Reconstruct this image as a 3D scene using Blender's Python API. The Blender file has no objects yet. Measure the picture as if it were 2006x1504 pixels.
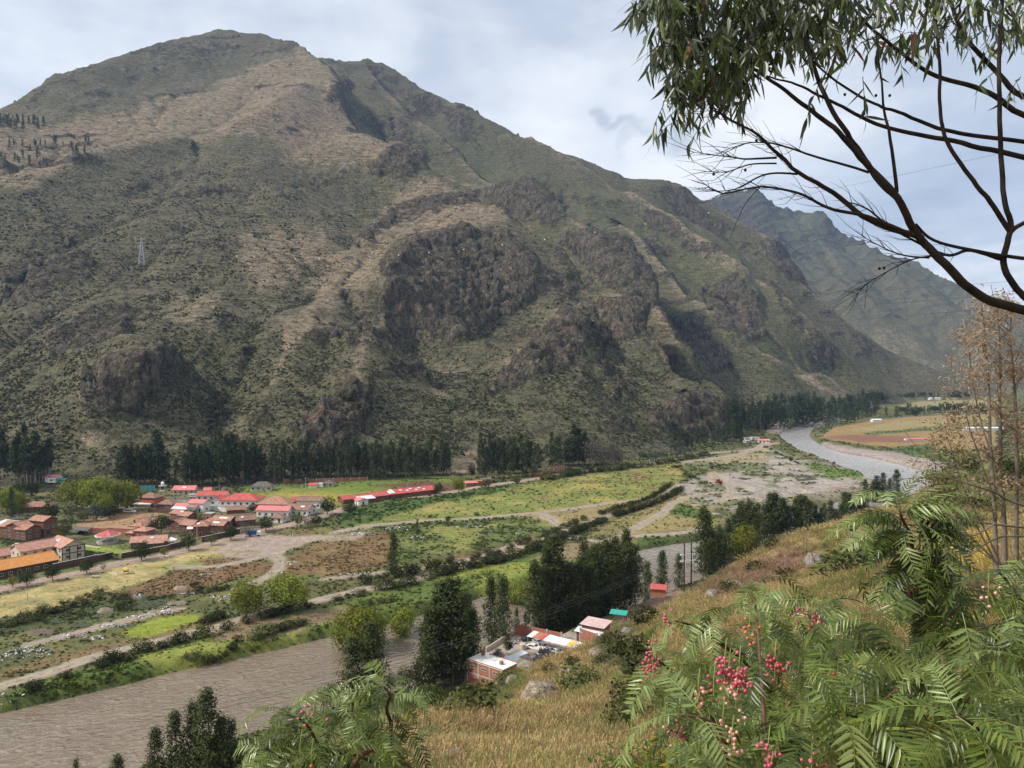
import bpy, math, random
import numpy as np
from mathutils import Vector, Matrix
R = math.radians
random.seed(7)
rng = np.random.default_rng(7)
SC = bpy.context.scene
COL = SC.collection
# camera
CAMZ, FOC, PITCH = 82.0, 1506.0, R(1.4)
CP, SP = math.cos(PITCH), math.sin(PITCH)
cam = bpy.data.cameras.new('camera')
cam.sensor_width = 36.0
cam.lens = 36.0 * FOC / 2006.0
cam.clip_start, cam.clip_end = 0.1, 20000.0
cam_ob = bpy.data.objects.new('camera', cam)
cam_ob.location = (0, 0, CAMZ)
cam_ob.rotation_euler = (R(90) - PITCH, 0, 0)
COL.objects.link(cam_ob)
SC.camera = cam_ob
# exposure and sampling
SC.view_settings.view_transform = 'Standard'
SC.view_settings.look = 'None'
SC.view_settings.exposure = 0.42
SC.view_settings.gamma = 1.0
SC.view_settings.use_curve_mapping = False
SC.render.engine = 'CYCLES'
SC.cycles.use_denoising = True
try:
 SC.cycles.denoising_prefilter = 'ACCURATE'
except Exception:
 pass
SC.cycles.max_bounces = 6
SC.cycles.diffuse_bounces = 2
SC.cycles.glossy_bounces = 2
SC.cycles.transmission_bounces = 3
SC.cycles.transparent_max_bounces = 6
SC.cycles.volume_bounces = 0
SC.cycles.sample_clamp_indirect = 3.0
SC.cycles.sample_clamp_direct = 8.0
# node helper
class NT:
 def __init__(s, tree):
  s.t = tree
  tree.nodes.clear()
 def n(s, typ, ins=None, **props):
  nd = s.t.nodes.new(typ)
  for k, v in props.items():
   setattr(nd, k, v)
  for k, v in (ins or {}).items():
   so = nd.inputs[k]
   if isinstance(v, bpy.types.NodeSocket):
    s.t.links.new(v, so)
   else:
    if isinstance(v, tuple) and len(v) == 3 and so.type == 'RGBA':
     v = (*v, 1.0)
    so.default_value = v
  return nd
 def math(s, op, a, b=0.0, c=0.0, clamp=False):
  return s.n('ShaderNodeMath', {0: a, 1: b, 2: c}, operation=op, use_clamp=clamp).outputs[0]
 def vmath(s, op, a, b=(0, 0, 0)):
  nd = s.n('ShaderNodeVectorMath', {0: a, 1: b}, operation=op)
  return nd.outputs[1] if op in ('LENGTH', 'DISTANCE', 'DOT_PRODUCT') else nd.outputs[0]
 def mix(s, f, a, b, typ='RGBA', blend='MIX'):
  nd = s.n('ShaderNodeMix', data_type=typ, blend_type=blend)
  ia = {'RGBA': (0, 6, 7, 2), 'FLOAT': (0, 2, 3, 0), 'VECTOR': (0, 4, 5, 1)}[typ]
  for i, v in zip(ia[:3], (f, a, b)):
   if isinstance(v, bpy.types.NodeSocket):
    s.t.links.new(v, nd.inputs[i])
   else:
    if isinstance(v, tuple) and len(v) == 3 and typ == 'RGBA':
     v = (*v, 1.0)
    nd.inputs[i].default_value = v
  return nd.outputs[ia[3]]
 def noise(s, vec, scale, detail=4.0, rough=0.55, dist=0.0, dims='3D'):
  nd = s.n('ShaderNodeTexNoise', {'Scale': scale, 'Detail': detail, 'Roughness': rough, 'Distortion': dist}, noise_dimensions=dims)
  if vec is not None:
   s.t.links.new(vec, nd.inputs['Vector'])
  return nd.outputs['Fac']
 def rng(s, v, a, b, c=0.0, d=1.0, smooth=True):
  return s.n('ShaderNodeMapRange', {'Value': v, 1: a, 2: b, 3: c, 4: d},
       interpolation_type='SMOOTHSTEP' if smooth else 'LINEAR').outputs[0]
 def scale(s, vec, x, y, z):
  return s.vmath('MULTIPLY', vec, (x, y, z))
 def ramp(s, f, stops):
  nd = s.n('ShaderNodeValToRGB', {0: f})
  el = nd.color_ramp.elements
  while len(el) < len(stops):
   el.new(0.5)
  for e, (p, c) in zip(el, stops):
   e.position = p
   e.color = (*c, 1.0)
  return nd.outputs[0]
# sky and sun
SUN_EL, SUN_RZ = R(44), R(-104)          # behind the left shoulder of the camera, veiled by cloud
sun_dir = Vector((math.sin(SUN_RZ) * math.cos(SUN_EL), math.cos(SUN_RZ) * math.cos(SUN_EL), math.sin(SUN_EL)))
def px_dir(px, py):
 u, v = (px - 1003.0) / FOC, (752.0 - py) / FOC
 d = Vector((u, CP + v * SP, -SP + v * CP))
 return d
world = bpy.data.worlds.new('World')
SC.world = world
world.use_nodes = True
w = NT(world.node_tree)
sky = w.n('ShaderNodeTexSky', sky_type='NISHITA', sun_disc=False, sun_elevation=SUN_EL, sun_rotation=SUN_RZ,
    altitude=2900.0, air_density=1.0, dust_density=1.5, ozone_density=1.0)
tc = w.n('ShaderNodeTexCoord')
dirv = tc.outputs['Generated']
sep = w.n('ShaderNodeSeparateXYZ', {0: dirv})
zc = w.math('ADD', w.math('MAXIMUM', sep.outputs[2], 0.0), 0.16)
cx, cy = w.math('DIVIDE', sep.outputs[0], zc), w.math('DIVIDE', sep.outputs[1], zc)
cv = w.n('ShaderNodeCombineXYZ', {0: cx, 1: cy, 2: 0.0}).outputs[0]
n1 = w.noise(w.scale(cv, 1.0, 0.7, 1.0), 0.9, 5.0, 0.55, 0.4)
n2 = w.noise(w.vmath('ADD', cv, (7.3, 2.1, 0.0)), 3.2, 6.0, 0.6, 0.3)
t = w.math('ADD', w.math('MULTIPLY', n1, 1.15), w.math('ADD', w.math('MULTIPLY', n2, 0.5), -0.32))
# broad darker and brighter banks of the overcast
wd = w.vmath('ADD', dirv, w.scale(w.vmath('SUBTRACT', w.n('ShaderNodeTexNoise', {'Vector': dirv, 'Scale': 5.0, 'Detail': 5.0}).outputs['Color'], (0.5, 0.5, 0.5)), 0.16, 0.16, 0.16))
wd2 = w.vmath('ADD', dirv, w.scale(w.vmath('SUBTRACT', w.n('ShaderNodeTexNoise', {'Vector': dirv, 'Scale': 20.0, 'Detail': 6.0}).outputs['Color'], (0.5, 0.5, 0.5)), 0.09, 0.09, 0.09))
def bank(px, py, r, amt, v=wd, sx=1.0, sz=1.0):
 d = px_dir(px, py).normalized()
 q = w.scale(w.vmath('SUBTRACT', v, tuple(d)), sx, sx, sz)
 return w.math('MULTIPLY', w.rng(w.vmath('LENGTH', q), 0.0, r, 1.0, 0.0), amt)
acc = t
for a in ((1010, 110, .30, -.13, wd, .7, 1.5), (1830, 430, .22, -.17, wd, .6, 1.7), (620, 20, .22, .12, wd, .6, 1.5),
    (1250, 330, .26, .20, wd, .7, 1.5), (1700, 640, .30, .16, wd, .5, 2.0), (60, 60, .30, -.04, wd, .7, 1.5),
    (1560, 320, .16, .12, wd, .7, 1.5), (80, 190, .16, .14, wd, .6, 1.8)):
 acc = w.math('ADD', acc, bank(*a))
cloud = w.ramp(acc, ((0.16, (3.6, 4.15, 5.1)), (0.40, (4.9, 5.4, 6.2)), (0.55, (6.6, 6.95, 7.4)), (0.74, (8.3, 8.35, 8.4))))
puff = bank(1190, 222, .034, 1.0, wd2, 1.0, 1.0)
for a in ((1222, 250, .034, .9, wd2, .6, 1.5), (1262, 262, .030, .7, wd2, .6, 1.6), (1318, 272, .040, .9, wd2, .8, 1.2), (1236, 285, .022, .6, wd2, .8, 1.2), (1345, 240, .03, .5, wd2, .7, 1.4), (1450, 215, .03, .5, wd2, .7, 1.4)):
 puff = w.math('MAXIMUM', puff, bank(*a))
puff = w.rng(puff, 0.05, 0.95)
cloud = w.mix(w.math('MULTIPLY', puff, 0.62), cloud, (3.6, 4.1, 4.85))
skyc = w.mix(0.93, sky.outputs[0], cloud)
bg = w.n('ShaderNodeBackground', {'Color': skyc, 'Strength': 0.1})
wo = w.n('ShaderNodeOutputWorld', {0: bg.outputs[0]})
sun = bpy.data.lights.new('sun', 'SUN')
sun.energy, sun.angle, sun.color = 3.9, R(6), (1.0, 0.94, 0.85)
sun_ob = bpy.data.objects.new('sun', sun)
sun_ob.rotation_euler = (-sun_dir).to_track_quat('-Z', 'Y').to_euler()
sun_ob.location = (0, 0, 400)
COL.objects.link(sun_ob)
# points from the survey of the photograph
def P(px, py, Y):
 """the point at distance Y (metres ahead) seen at photograph pixel px, py"""
 d = px_dir(px, py)
 k = Y / d.y
 return Vector((d.x * k, Y, CAMZ + d.z * k))
def G(px, py, z=3.0):
 """the point of the level z seen at photograph pixel px, py"""
 d = px_dir(px, py)
 k = (z - CAMZ) / d.z
 return Vector((d.x * k, d.y * k, z))
def proj(X, Y, Z):
 """world -> photograph pixels (numpy)"""
 dz = Z - CAMZ
 dep = Y * CP - dz * SP
 return 1003.0 + FOC * X / dep, 752.0 - FOC * (Y * SP + dz * CP) / dep
# noise in numpy
def _h(ix, iy, iz, seed):
 h = (ix.astype(np.int64) * 374761393 + iy.astype(np.int64) * 668265263 + iz.astype(np.int64) * 2147483647 + seed * 1274126177) & 0xffffffff
 h = ((h ^ (h >> 13)) * 1274126177) & 0xffffffff
 h = ((h ^ (h >> 16)) * 2246822519) & 0xffffffff
 return ((h ^ (h >> 15)) & 0xffffff) / float(0xffffff)
def vnoise(x, y, z=None, seed=0):
 if z is None:
  z = np.zeros_like(x)
 fx, fy, fz = np.floor(x), np.floor(y), np.floor(z)
 tx, ty, tz = x - fx, y - fy, z - fz
 tx, ty, tz = (t * t * t * (t * (t * 6 - 15) + 10) for t in (tx, ty, tz))
 r = 0
 for a in (0, 1):
  wa = tx if a else 1 - tx
  for b in (0, 1):
   wb = wa * (ty if b else 1 - ty)
   for c in (0, 1):
    r = r + wb * (tz if c else 1 - tz) * _h(fx + a, fy + b, fz + c, seed)
 return r * 2 - 1
def fbm(x, y, z=None, oct=4, seed=0, rough=0.5, ridge=False):
 s, a, tot = 0.0, 1.0, 0.0
 for o in range(oct):
  v = vnoise(x, y, z, seed + o * 17)
  if ridge:
   v = 1 - 2 * np.abs(v)
  s = s + a * v
  tot += a
  a *= rough
  x, y = x * 2.03 + 11.7, y * 2.03 - 4.3
  if z is not None:
   z = z * 2.03 + 2.9
 return s / tot
def smooth(a, b, x):
 t = np.clip((x - a) / (b - a), 0, 1)
 return t * t * (3 - 2 * t)
def inpoly(px, py, poly):
 """signed distance-ish: positive inside (pixels)"""
 poly = np.asarray(poly, float)
 inside = np.zeros(px.shape, bool)
 dmin = np.full(px.shape, 1e9)
 n = len(poly)
 for i in range(n):
  x0, y0 = poly[i]
  x1, y1 = poly[(i + 1) % n]
  ex, ey = x1 - x0, y1 - y0
  tt = np.clip(((px - x0) * ex + (py - y0) * ey) / (ex * ex + ey * ey + 1e-9), 0, 1)
  dmin = np.minimum(dmin, np.hypot(px - x0 - tt * ex, py - y0 - tt * ey))
  if y0 != y1:
   c = ((y0 > py) != (y1 > py)) & (px < (x1 - x0) * (py - y0) / (y1 - y0) + x0)
   inside ^= c
 return np.where(inside, dmin, -dmin)
def polydist(X, Y, line):
 """distance to a polyline in plan and the position along it"""
 line = np.asarray(line, float)
 best = np.full(X.shape, 1e9)
 for i in range(len(line) - 1):
  x0, y0 = line[i][:2]
  x1, y1 = line[i + 1][:2]
  ex, ey = x1 - x0, y1 - y0
  tt = np.clip(((X - x0) * ex + (Y - y0) * ey) / (ex * ex + ey * ey + 1e-9), 0, 1)
  best = np.minimum(best, np.hypot(X - x0 - tt * ex, Y - y0 - tt * ey))
 return best
def rbf_fit(pts, smooth_=0.0, scale=300.0):
 p = np.array([(q[0], q[1]) for q in pts]) / scale
 z = np.array([q[2] for q in pts])
 n = len(p)
 d = np.hypot(p[:, None, 0] - p[None, :, 0], p[:, None, 1] - p[None, :, 1])
 K = d * d * np.log(d + 1e-9) + np.eye(n) * smooth_
 A = np.zeros((n + 3, n + 3))
 A[:n, :n] = K
 A[:n, n] = 1
 A[:n, n + 1:] = p
 A[n:, :n] = A[:n, n:].T
 c = np.linalg.solve(A, np.concatenate([z, np.zeros(3)]))
 def ev(X, Y):
  sh = X.shape
  x, y = X.ravel() / scale, Y.ravel() / scale
  out = c[n] + c[n + 1] * x + c[n + 2] * y
  for i in range(n):
   d2 = (x - p[i, 0]) ** 2 + (y - p[i, 1]) ** 2 + 1e-12
   out += c[i] * (0.5 * d2 * np.log(d2))
  return out.reshape(sh)
 return ev
def densify(line, step=90.0):
 out = []
 for a, b in zip(line[:-1], line[1:]):
  a, b = P(*a), P(*b)
  k = max(1, int((b - a).length / step))
  out += [a.lerp(b, i / k) for i in range(k)]
 out.append(P(*line[-1]))
 return out
# object helpers
def props(o, label=None, cat=None, group=None, kind=None):
 for k, v in (('label', label), ('category', cat), ('group', group), ('kind', kind)):
  if v:
   o[k] = v
 return o
def link(name, data, parent=None, loc=None):
 o = bpy.data.objects.new(name, data)
 COL.objects.link(o)
 if parent is not None:
  o.parent = parent
 if loc is not None:
  o.location = loc
 return o
def thing(name, label, cat, loc=(0, 0, 0), rz=0.0, group=None):
 o = link(name, None, None, loc)
 o.rotation_euler = (0, 0, rz)
 o.empty_display_size = 0.3
 return props(o, label, cat, group)
def mesh_np(name, verts, faces, mat=None, attrs=None, smooth_=True):
 """verts (n,3), faces (m,k) arrays with constant k, attrs name -> (n,4) point colours"""
 me = bpy.data.meshes.new(name)
 verts = np.ascontiguousarray(verts, np.float32)
 faces = np.ascontiguousarray(faces, np.int32)
 m, k = faces.shape
 me.vertices.add(len(verts))
 me.vertices.foreach_set('co', verts.ravel())
 me.loops.add(m * k)
 me.loops.foreach_set('vertex_index', faces.ravel())
 me.polygons.add(m)
 me.polygons.foreach_set('loop_start', np.arange(0, m * k, k, dtype=np.int32))
 me.polygons.foreach_set('loop_total', np.full(m, k, np.int32))
 me.polygons.foreach_set('use_smooth', np.full(m, smooth_, bool))
 for an, av in (attrs or {}).items():
  at = me.attributes.new(an, 'FLOAT_COLOR', 'POINT')
  av = np.asarray(av, np.float32)
  if av.shape[1] == 3:
   av = np.concatenate([av, np.ones((len(av), 1), np.float32)], 1)
  at.data.foreach_set('color', np.ascontiguousarray(av).ravel())
 me.update()
 me.validate()
 if mat:
  me.materials.append(mat)
 return me
def grid_faces(nr, nc):
 i = np.arange((nr - 1) * (nc - 1))
 r, c = i // (nc - 1), i % (nc - 1)
 a = r * nc + c
 return np.stack([a, a + 1, a + nc + 1, a + nc], 1)
class MB:
 """collects shapes into ONE mesh; faces carry material slots"""
 def __init__(s):
  s.v, s.f, s.m = [], [], []
 def add(s, vs, fs, mi=0):
  b = len(s.v)
  s.v += [tuple(v) for v in vs]
  s.f += [tuple(b + i for i in f) for f in fs]
  s.m += [mi] * len(fs)
 def box(s, x0, x1, y0, y1, z0, z1, mi=0):
  s.add([(x0, y0, z0), (x1, y0, z0), (x1, y1, z0), (x0, y1, z0), (x0, y0, z1), (x1, y0, z1), (x1, y1, z1), (x0, y1, z1)],
     [(0, 3, 2, 1), (4, 5, 6, 7), (0, 1, 5, 4), (1, 2, 6, 5), (2, 3, 7, 6), (3, 0, 4, 7)], mi)
 def prism(s, poly, z0, z1, mi=0):
  n = len(poly)
  s.add([(x, y, z0) for x, y in poly] + [(x, y, z1) for x, y in poly],
     [tuple(range(n))[::-1], tuple(range(n, 2 * n))] + [(i, (i + 1) % n, n + (i + 1) % n, n + i) for i in range(n)], mi)
 def tube(s, pts, rad, sides=6, mi=0, cap=True):
  pts = [Vector(p) for p in pts]
  if not hasattr(rad, '__len__'):
   rad = [rad] * len(pts)
  rings, prev = [], None
  for i, p in enumerate(pts):
   t_ = (pts[min(i + 1, len(pts) - 1)] - pts[max(i - 1, 0)])
   t_ = t_.normalized() if t_.length > 1e-9 else Vector((0, 0, 1))
   u = prev if prev is not None else (Vector((1, 0, 0)) if abs(t_.x) < .8 else Vector((0, 1, 0)))
   u = (u - t_ * u.dot(t_)).normalized()
   prev = u
   v = t_.cross(u)
   rings.append([p + (u * math.cos(2 * math.pi * k / sides) + v * math.sin(2 * math.pi * k / sides)) * rad[i] for k in range(sides)])
  fs = []
  for i in range(len(pts) - 1):
   for k in range(sides):
    a, b = i * sides + k, i * sides + (k + 1) % sides
    fs.append((a, b, b + sides, a + sides))
  if cap:
   fs.append(tuple(range(sides))[::-1])
   fs.append(tuple((len(pts) - 1) * sides + k for k in range(sides)))
  s.add([q for r_ in rings for q in r_], fs, mi)
 def quad(s, a, b, c, d, mi=0):
  s.add([a, b, c, d], [(0, 1, 2, 3)], mi)
 def mesh(s, name, mats, smooth_=False):
  me = bpy.data.meshes.new(name)
  me.from_pydata(s.v, [], s.f)
  for m_ in (mats if isinstance(mats, (list, tuple)) else [mats]):
   me.materials.append(m_)
  me.polygons.foreach_set('material_index', s.m)
  if smooth_:
   me.polygons.foreach_set('use_smooth', [True] * len(s.f))
  me.update()
  return me
 def build(s, name, mats, parent=None, loc=None, smooth_=False):
  return link(name, s.mesh(name, mats, smooth_), parent, loc)
def copy_thing(root, loc, rz=0.0, sc=(1, 1, 1), label=None, group=None):
 r = root.copy()
 COL.objects.link(r)
 r.location, r.rotation_euler, r.scale = loc, (0, 0, rz), sc
 if label:
  r['label'] = label
 if group:
  r['group'] = group
 for ch in root.children:
  c = ch.copy()
  COL.objects.link(c)
  c.parent = r
  for g in ch.children:
   d = g.copy()
   COL.objects.link(d)
   d.parent = c
 return r
# materials of the ground
def new_mat(name):
 m = bpy.data.materials.new(name)
 m.use_nodes = True
 return m, NT(m.node_tree)
def finish(nt, col, rough=0.9, normal=None, spec=0.2, **kw):
 ins = {'Base Color': col, 'Roughness': rough, 'Specular IOR Level': spec}
 ins.update(kw)
 b = nt.n('ShaderNodeBsdfPrincipled', ins)
 if normal is not None:
  nt.t.links.new(normal, b.inputs['Normal'])
 nt.n('ShaderNodeOutputMaterial', {0: b.outputs[0]})
 return b
def bump(nt, h, strength, dist):
 return nt.n('ShaderNodeBump', {'Height': h, 'Strength': strength, 'Distance': dist}).outputs[0]
def mountain_material(name, far=False):
 m, k = new_mat(name)
 pos = k.n('ShaderNodeNewGeometry').outputs['Position']
 at = k.n('ShaderNodeAttribute', attribute_name='zone')
 s = k.n('ShaderNodeSeparateColor', {0: at.outputs['Color']})
 rock, dry, green = s.outputs[0], s.outputs[1], s.outputs[2]
 big = k.noise(pos, 0.012, 5.0, 0.6)
 mid = k.noise(pos, 0.07, 5.0, 0.62)
 fine = k.noise(pos, 0.45, 5.0, 0.65)
 streak = k.noise(k.scale(pos, 0.02, 0.02, 0.28), 1.0, 4.0, 0.6)
 g = k.mix(k.rng(big, .36, .64), (.128, .113, .074), (.186, .154, .104))
 g = k.mix(k.math('MULTIPLY', k.rng(mid, .40, .62), .7), g, (.118, .106, .062))
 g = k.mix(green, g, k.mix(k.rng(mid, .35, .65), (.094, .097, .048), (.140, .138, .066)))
 dm = k.math('ADD', dry, k.math('MULTIPLY', k.math('SUBTRACT', fine, .5), 1.6))
 dm = k.math('ADD', dm, k.math('MULTIPLY', k.math('SUBTRACT', mid, .5), 1.2))
 g = k.mix(k.rng(dm, .34, .74), g, k.mix(k.rng(mid, .3, .7), (.25, .185, .13), (.31, .245, .165)))
 tz = k.n('ShaderNodeSeparateXYZ', {0: pos}).outputs[2]
 tz = k.math('ADD', tz, k.math('ADD', k.math('MULTIPLY', k.noise(pos, .012, 3.0), 60.0), k.math('MULTIPLY', k.noise(pos, .09, 3.0), 9.0)))
 tl = k.math('ABSOLUTE', k.math('SUBTRACT', k.math('FRACT', k.math('DIVIDE', tz, 8.5)), .5))
 tm = k.math('MULTIPLY', k.rng(tl, .16, .02), k.rng(k.noise(pos, .02, 4.0, .6), .44, .58))
 g = k.mix(k.math('MULTIPLY', tm, .72), g, (.040, .038, .026))  # terrace lines: brush on the risers plus their shade put into colour
 fl = k.math('ADD', k.math('MULTIPLY', k.noise(pos, 0.85, 3.0, .6), .6), k.math('MULTIPLY', k.noise(pos, .22, 3.0, .6), .4))
 g = k.mix(k.math('MULTIPLY', k.rng(fl, .50, .58), .80), g, (.048, .047, .026))
 g = k.mix(k.math('MULTIPLY', k.rng(streak, .54, .62), .62), g, (.058, .056, .034))  # level streaks: brush with riser shade painted in
 m2, m3 = k.noise(pos, .26, 4.0, .65), k.noise(k.vmath('ADD', pos, (31, 7, 3)), .115, 4.0, .65)
 m4 = k.noise(k.scale(pos, .5, .5, 1.6), .12, 5.0, .7)
 g = k.mix(k.math('MULTIPLY', k.rng(m2, .53, .60), k.rng(dry, .2, .9, .75, .35)), g, (.036, .037, .020))
 g = k.mix(k.math('MULTIPLY', k.rng(m3, .535, .60), .62), g, (.044, .045, .026))
 g = k.mix(k.math('MULTIPLY', k.rng(m4, .54, .64), .50), g, (.048, .044, .030))
 g = k.mix(k.math('MULTIPLY', k.rng(m2, .42, .34), .55), g, (.215, .180, .115))
 g = k.mix(k.math('MULTIPLY', k.rng(m4, .42, .34), .45), g, (.185, .150, .098))
 g = k.mix(k.math('MULTIPLY', k.rng(fine, .60, .72), .5), g, (.20, .17, .105))
 rv = k.scale(pos, 1.0, 1.0, 0.45)
 r1 = k.noise(rv, .09, 6.0, .68, .6)
 r2 = k.noise(rv, .5, 5.0, .7, .4)
 vor = k.n('ShaderNodeTexVoronoi', {'Vector': k.vmath('ADD', rv, k.scale(k.n('ShaderNodeTexNoise', {'Vector': pos, 'Scale': .3}).outputs['Color'], 3, 3, 3)), 'Scale': .16}, feature='DISTANCE_TO_EDGE').outputs[0]
 rc = k.ramp(r1, ((.28, (.056, .046, .036)), (.46, (.128, .102, .078)), (.60, (.182, .146, .112)), (.72, (.28, .235, .185))))
 rc = k.mix(k.math('MULTIPLY', k.rng(k.noise(pos, .035, 5.0, .65), .57, .68), .55), rc, (.23, .125, .092))
 rc = k.mix(k.math('MULTIPLY', k.rng(r2, .56, .74), .55), rc, (.26, .235, .21))
 rc = k.mix(k.math('MULTIPLY', k.rng(r2, .46, .34), .6), rc, (.030, .027, .025))
 rc = k.mix(k.math('MULTIPLY', k.rng(vor, .08, .0), .45), rc, (.026, .022, .021))
 rc = k.mix(k.math('MULTIPLY', k.rng(k.noise(pos, .16, 5.0, .65), .48, .56), .80), rc, (.080, .076, .042))
 c1 = k.noise(k.scale(pos, 1.0, 1.0, .30), .22, 5.0, .72, .8)
 c2 = k.noise(k.vmath('ADD', k.scale(pos, 1.0, 1.0, .35), (9, 2, 5)), .075, 5.0, .7, .5)
 rc = k.mix(k.math('MULTIPLY', k.rng(c1, .47, .40), .80), rc, (.022, .019, .018))
 rc = k.mix(k.math('MULTIPLY', k.rng(c2, .47, .40), .60), rc, (.030, .026, .024))
 rc = k.mix(k.math('MULTIPLY', k.rng(c1, .56, .66), .55), rc, (.25, .21, .175))
 rm = k.math('ADD', rock, k.math('MULTIPLY', k.math('SUBTRACT', mid, .5), 1.5))
 rm = k.math('ADD', rm, k.math('MULTIPLY', k.math('SUBTRACT', fine, .5), 1.1))
 rf = k.rng(rm, .42, .66)
 col = k.mix(rf, g, rc)
 h = k.math('ADD', k.math('MULTIPLY', r1, 5.0), k.math('ADD', k.math('MULTIPLY', r2, 2.2), k.math('MULTIPLY', k.rng(vor, 0, .2), 1.5)))
 h = k.math('MULTIPLY', h, rf)
 h = k.math('ADD', h, k.math('ADD', k.math('ADD', k.math('MULTIPLY', fl, 3.4), k.math('MULTIPLY', m2, 3.0)), k.math('ADD', k.math('MULTIPLY', fine, .8), k.math('MULTIPLY', k.math('MULTIPLY', c1, rf), 6.0))))
 finish(k, col, .95, bump(k, h, .85, 1.0), .08)
 return m
M_MOUNT = mountain_material('mountain_ground')
# the main mountain
RIDGES = [
 [(-420, 420, 1000), (-200, 320, 1250), (0, 212, 1500), (100, 155, 1700), (200, 118, 1900), (300, 90, 2080), (370, 76, 2200), (440, 71, 2300), (500, 75, 2280), (560, 81, 2150), (590, 92, 2090)],
 [(590, 92, 2090), (625, 106, 2150), (660, 117, 2260), (720, 118, 2360), (760, 128, 2380), (800, 155, 2350), (850, 187, 2300), (900, 207, 2260), (950, 237, 2220), (1000, 260, 2180), (1040, 268, 2150), (1100, 292, 2150), (1150, 308, 2150), (1200, 337, 2150), (1250, 356, 2150), (1300, 358, 2150), (1340, 372, 2150), (1370, 393, 2150), (1400, 406, 2150)],
 [(590, 92, 2090), (640, 130, 1960), (655, 165, 1880), (680, 230, 1730), (760, 280, 1590), (830, 322, 1480), (854, 338, 1440), (916, 372, 1380), (1004, 429, 1290), (1060, 462, 1230), (1119, 506, 1170), (1199, 562, 1080), (1241, 580, 1040), (1262, 640, 985), (1290, 672, 955), (1363, 745, 880), (1400, 800, 850), (1432, 850, 850)],
 [(700, 190, 1960), (738, 280, 1800), (802, 360, 1690), (880, 425, 1570), (960, 478, 1450), (1060, 550, 1330), (1180, 650, 1170), (1272, 700, 1060), (1357, 782, 945), (1440, 830, 930)],
 [(735, 150, 2250), (780, 205, 2060), (850, 250, 1960), (900, 300, 1860), (962, 357, 1740), (1035, 362, 1650), (1108, 415, 1540), (1147, 448, 1480), (1199, 464, 1420), (1240, 515, 1330), (1273, 562, 1250), (1292, 605, 1180), (1340, 655, 1090), (1400, 730, 1010), (1450, 800, 960)],
 [(850, 218, 2260), (950, 322, 2060), (1050, 405, 1900), (1120, 465, 1780), (1220, 545, 1600), (1300, 625, 1420), (1385, 712, 1240), (1445, 788, 1110), (1490, 825, 1060)],
 [(1040, 268, 2150), (1110, 300, 2110), (1180, 340, 2050), (1245, 372, 1960), (1307, 412, 1870), (1384, 470, 1780), (1470, 533, 1700), (1551, 594, 1650), (1629, 659, 1620), (1689, 719, 1600), (1728, 752, 1620)],
 [(1330, 400, 2120), (1410, 482, 2040), (1500, 556, 1930), (1580, 618, 1850), (1660, 690, 1780), (1720, 742, 1780), (1760, 770, 1860)],
 [(1400, 406, 2150), (1450, 432, 2130), (1500, 462, 2100), (1530, 500, 2060), (1575, 558, 2020), (1640, 612, 2010), (1700, 655, 2030), (1760, 695, 2080), (1820, 733, 2130), (1866, 768, 2190)],
 [(503, 130, 1900), (471, 219, 1560), (350, 292, 1290), (195, 407, 1010), (60, 500, 850), (-60, 590, 740)],
 [(600, 160, 1790), (480, 225, 1480), (314, 262, 1330), (175, 297, 1190), (0, 372, 1010), (-150, 440, 900)],
 [(640, 205, 1700), (560, 300, 1320), (440, 380, 1110), (300, 440, 950), (130, 560, 770), (0, 640, 680), (-150, 700, 640)],
 [(430, 590, 780), (380, 635, 705), (330, 650, 650), (306, 668, 606), (296, 690, 582)],
 [(316, 760, 596), (285, 825, 560), (240, 870, 530), (200, 905, 508)],
 [(352, 682, 670), (378, 760, 628), (408, 850, 570), (435, 920, 530)],
 [(640, 560, 900), (560, 680, 715), (503, 785, 600), (470, 850, 560)],
 [(760, 545, 905), (720, 640, 770), (696, 742, 668), (650, 840, 585), (600, 900, 548)],
 [(760, 600, 890), (850, 690, 805), (862, 760, 708), (880, 850, 625), (890, 910, 575)],
 [(742, 520, 960), (800, 470, 1075), (900, 440, 1170), (1000, 470, 1150), (1058, 540, 1050)],
  [(800, 650, 885), (880, 700, 845), (960, 655, 920), (1040, 612, 990)],
 [(1150, 575, 1078), (1105, 598, 960), (1050, 660, 865), (990, 725, 790), (940, 775, 735)],
 [(1105, 598, 960), (1140, 660, 885), (1126, 715, 818), (1164, 770, 765), (1217, 822, 725), (1280, 885, 690)],
 [(1180, 690, 925), (1240, 730, 880), (1300, 800, 810), (1345, 870, 770)],
 [(1215, 440, 1830), (1300, 520, 1660), (1384, 603, 1490), (1450, 650, 1410), (1525, 698, 1370), (1600, 732, 1420), (1690, 776, 1550)],
 [(1150, 320, 2120), (1290, 440, 1860), (1390, 530, 1690), (1480, 610, 1560), (1560, 680, 1490), (1640, 745, 1540)],
 [(950, 800, 685), (1000, 860, 640), (1050, 910, 602)],
]
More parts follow.
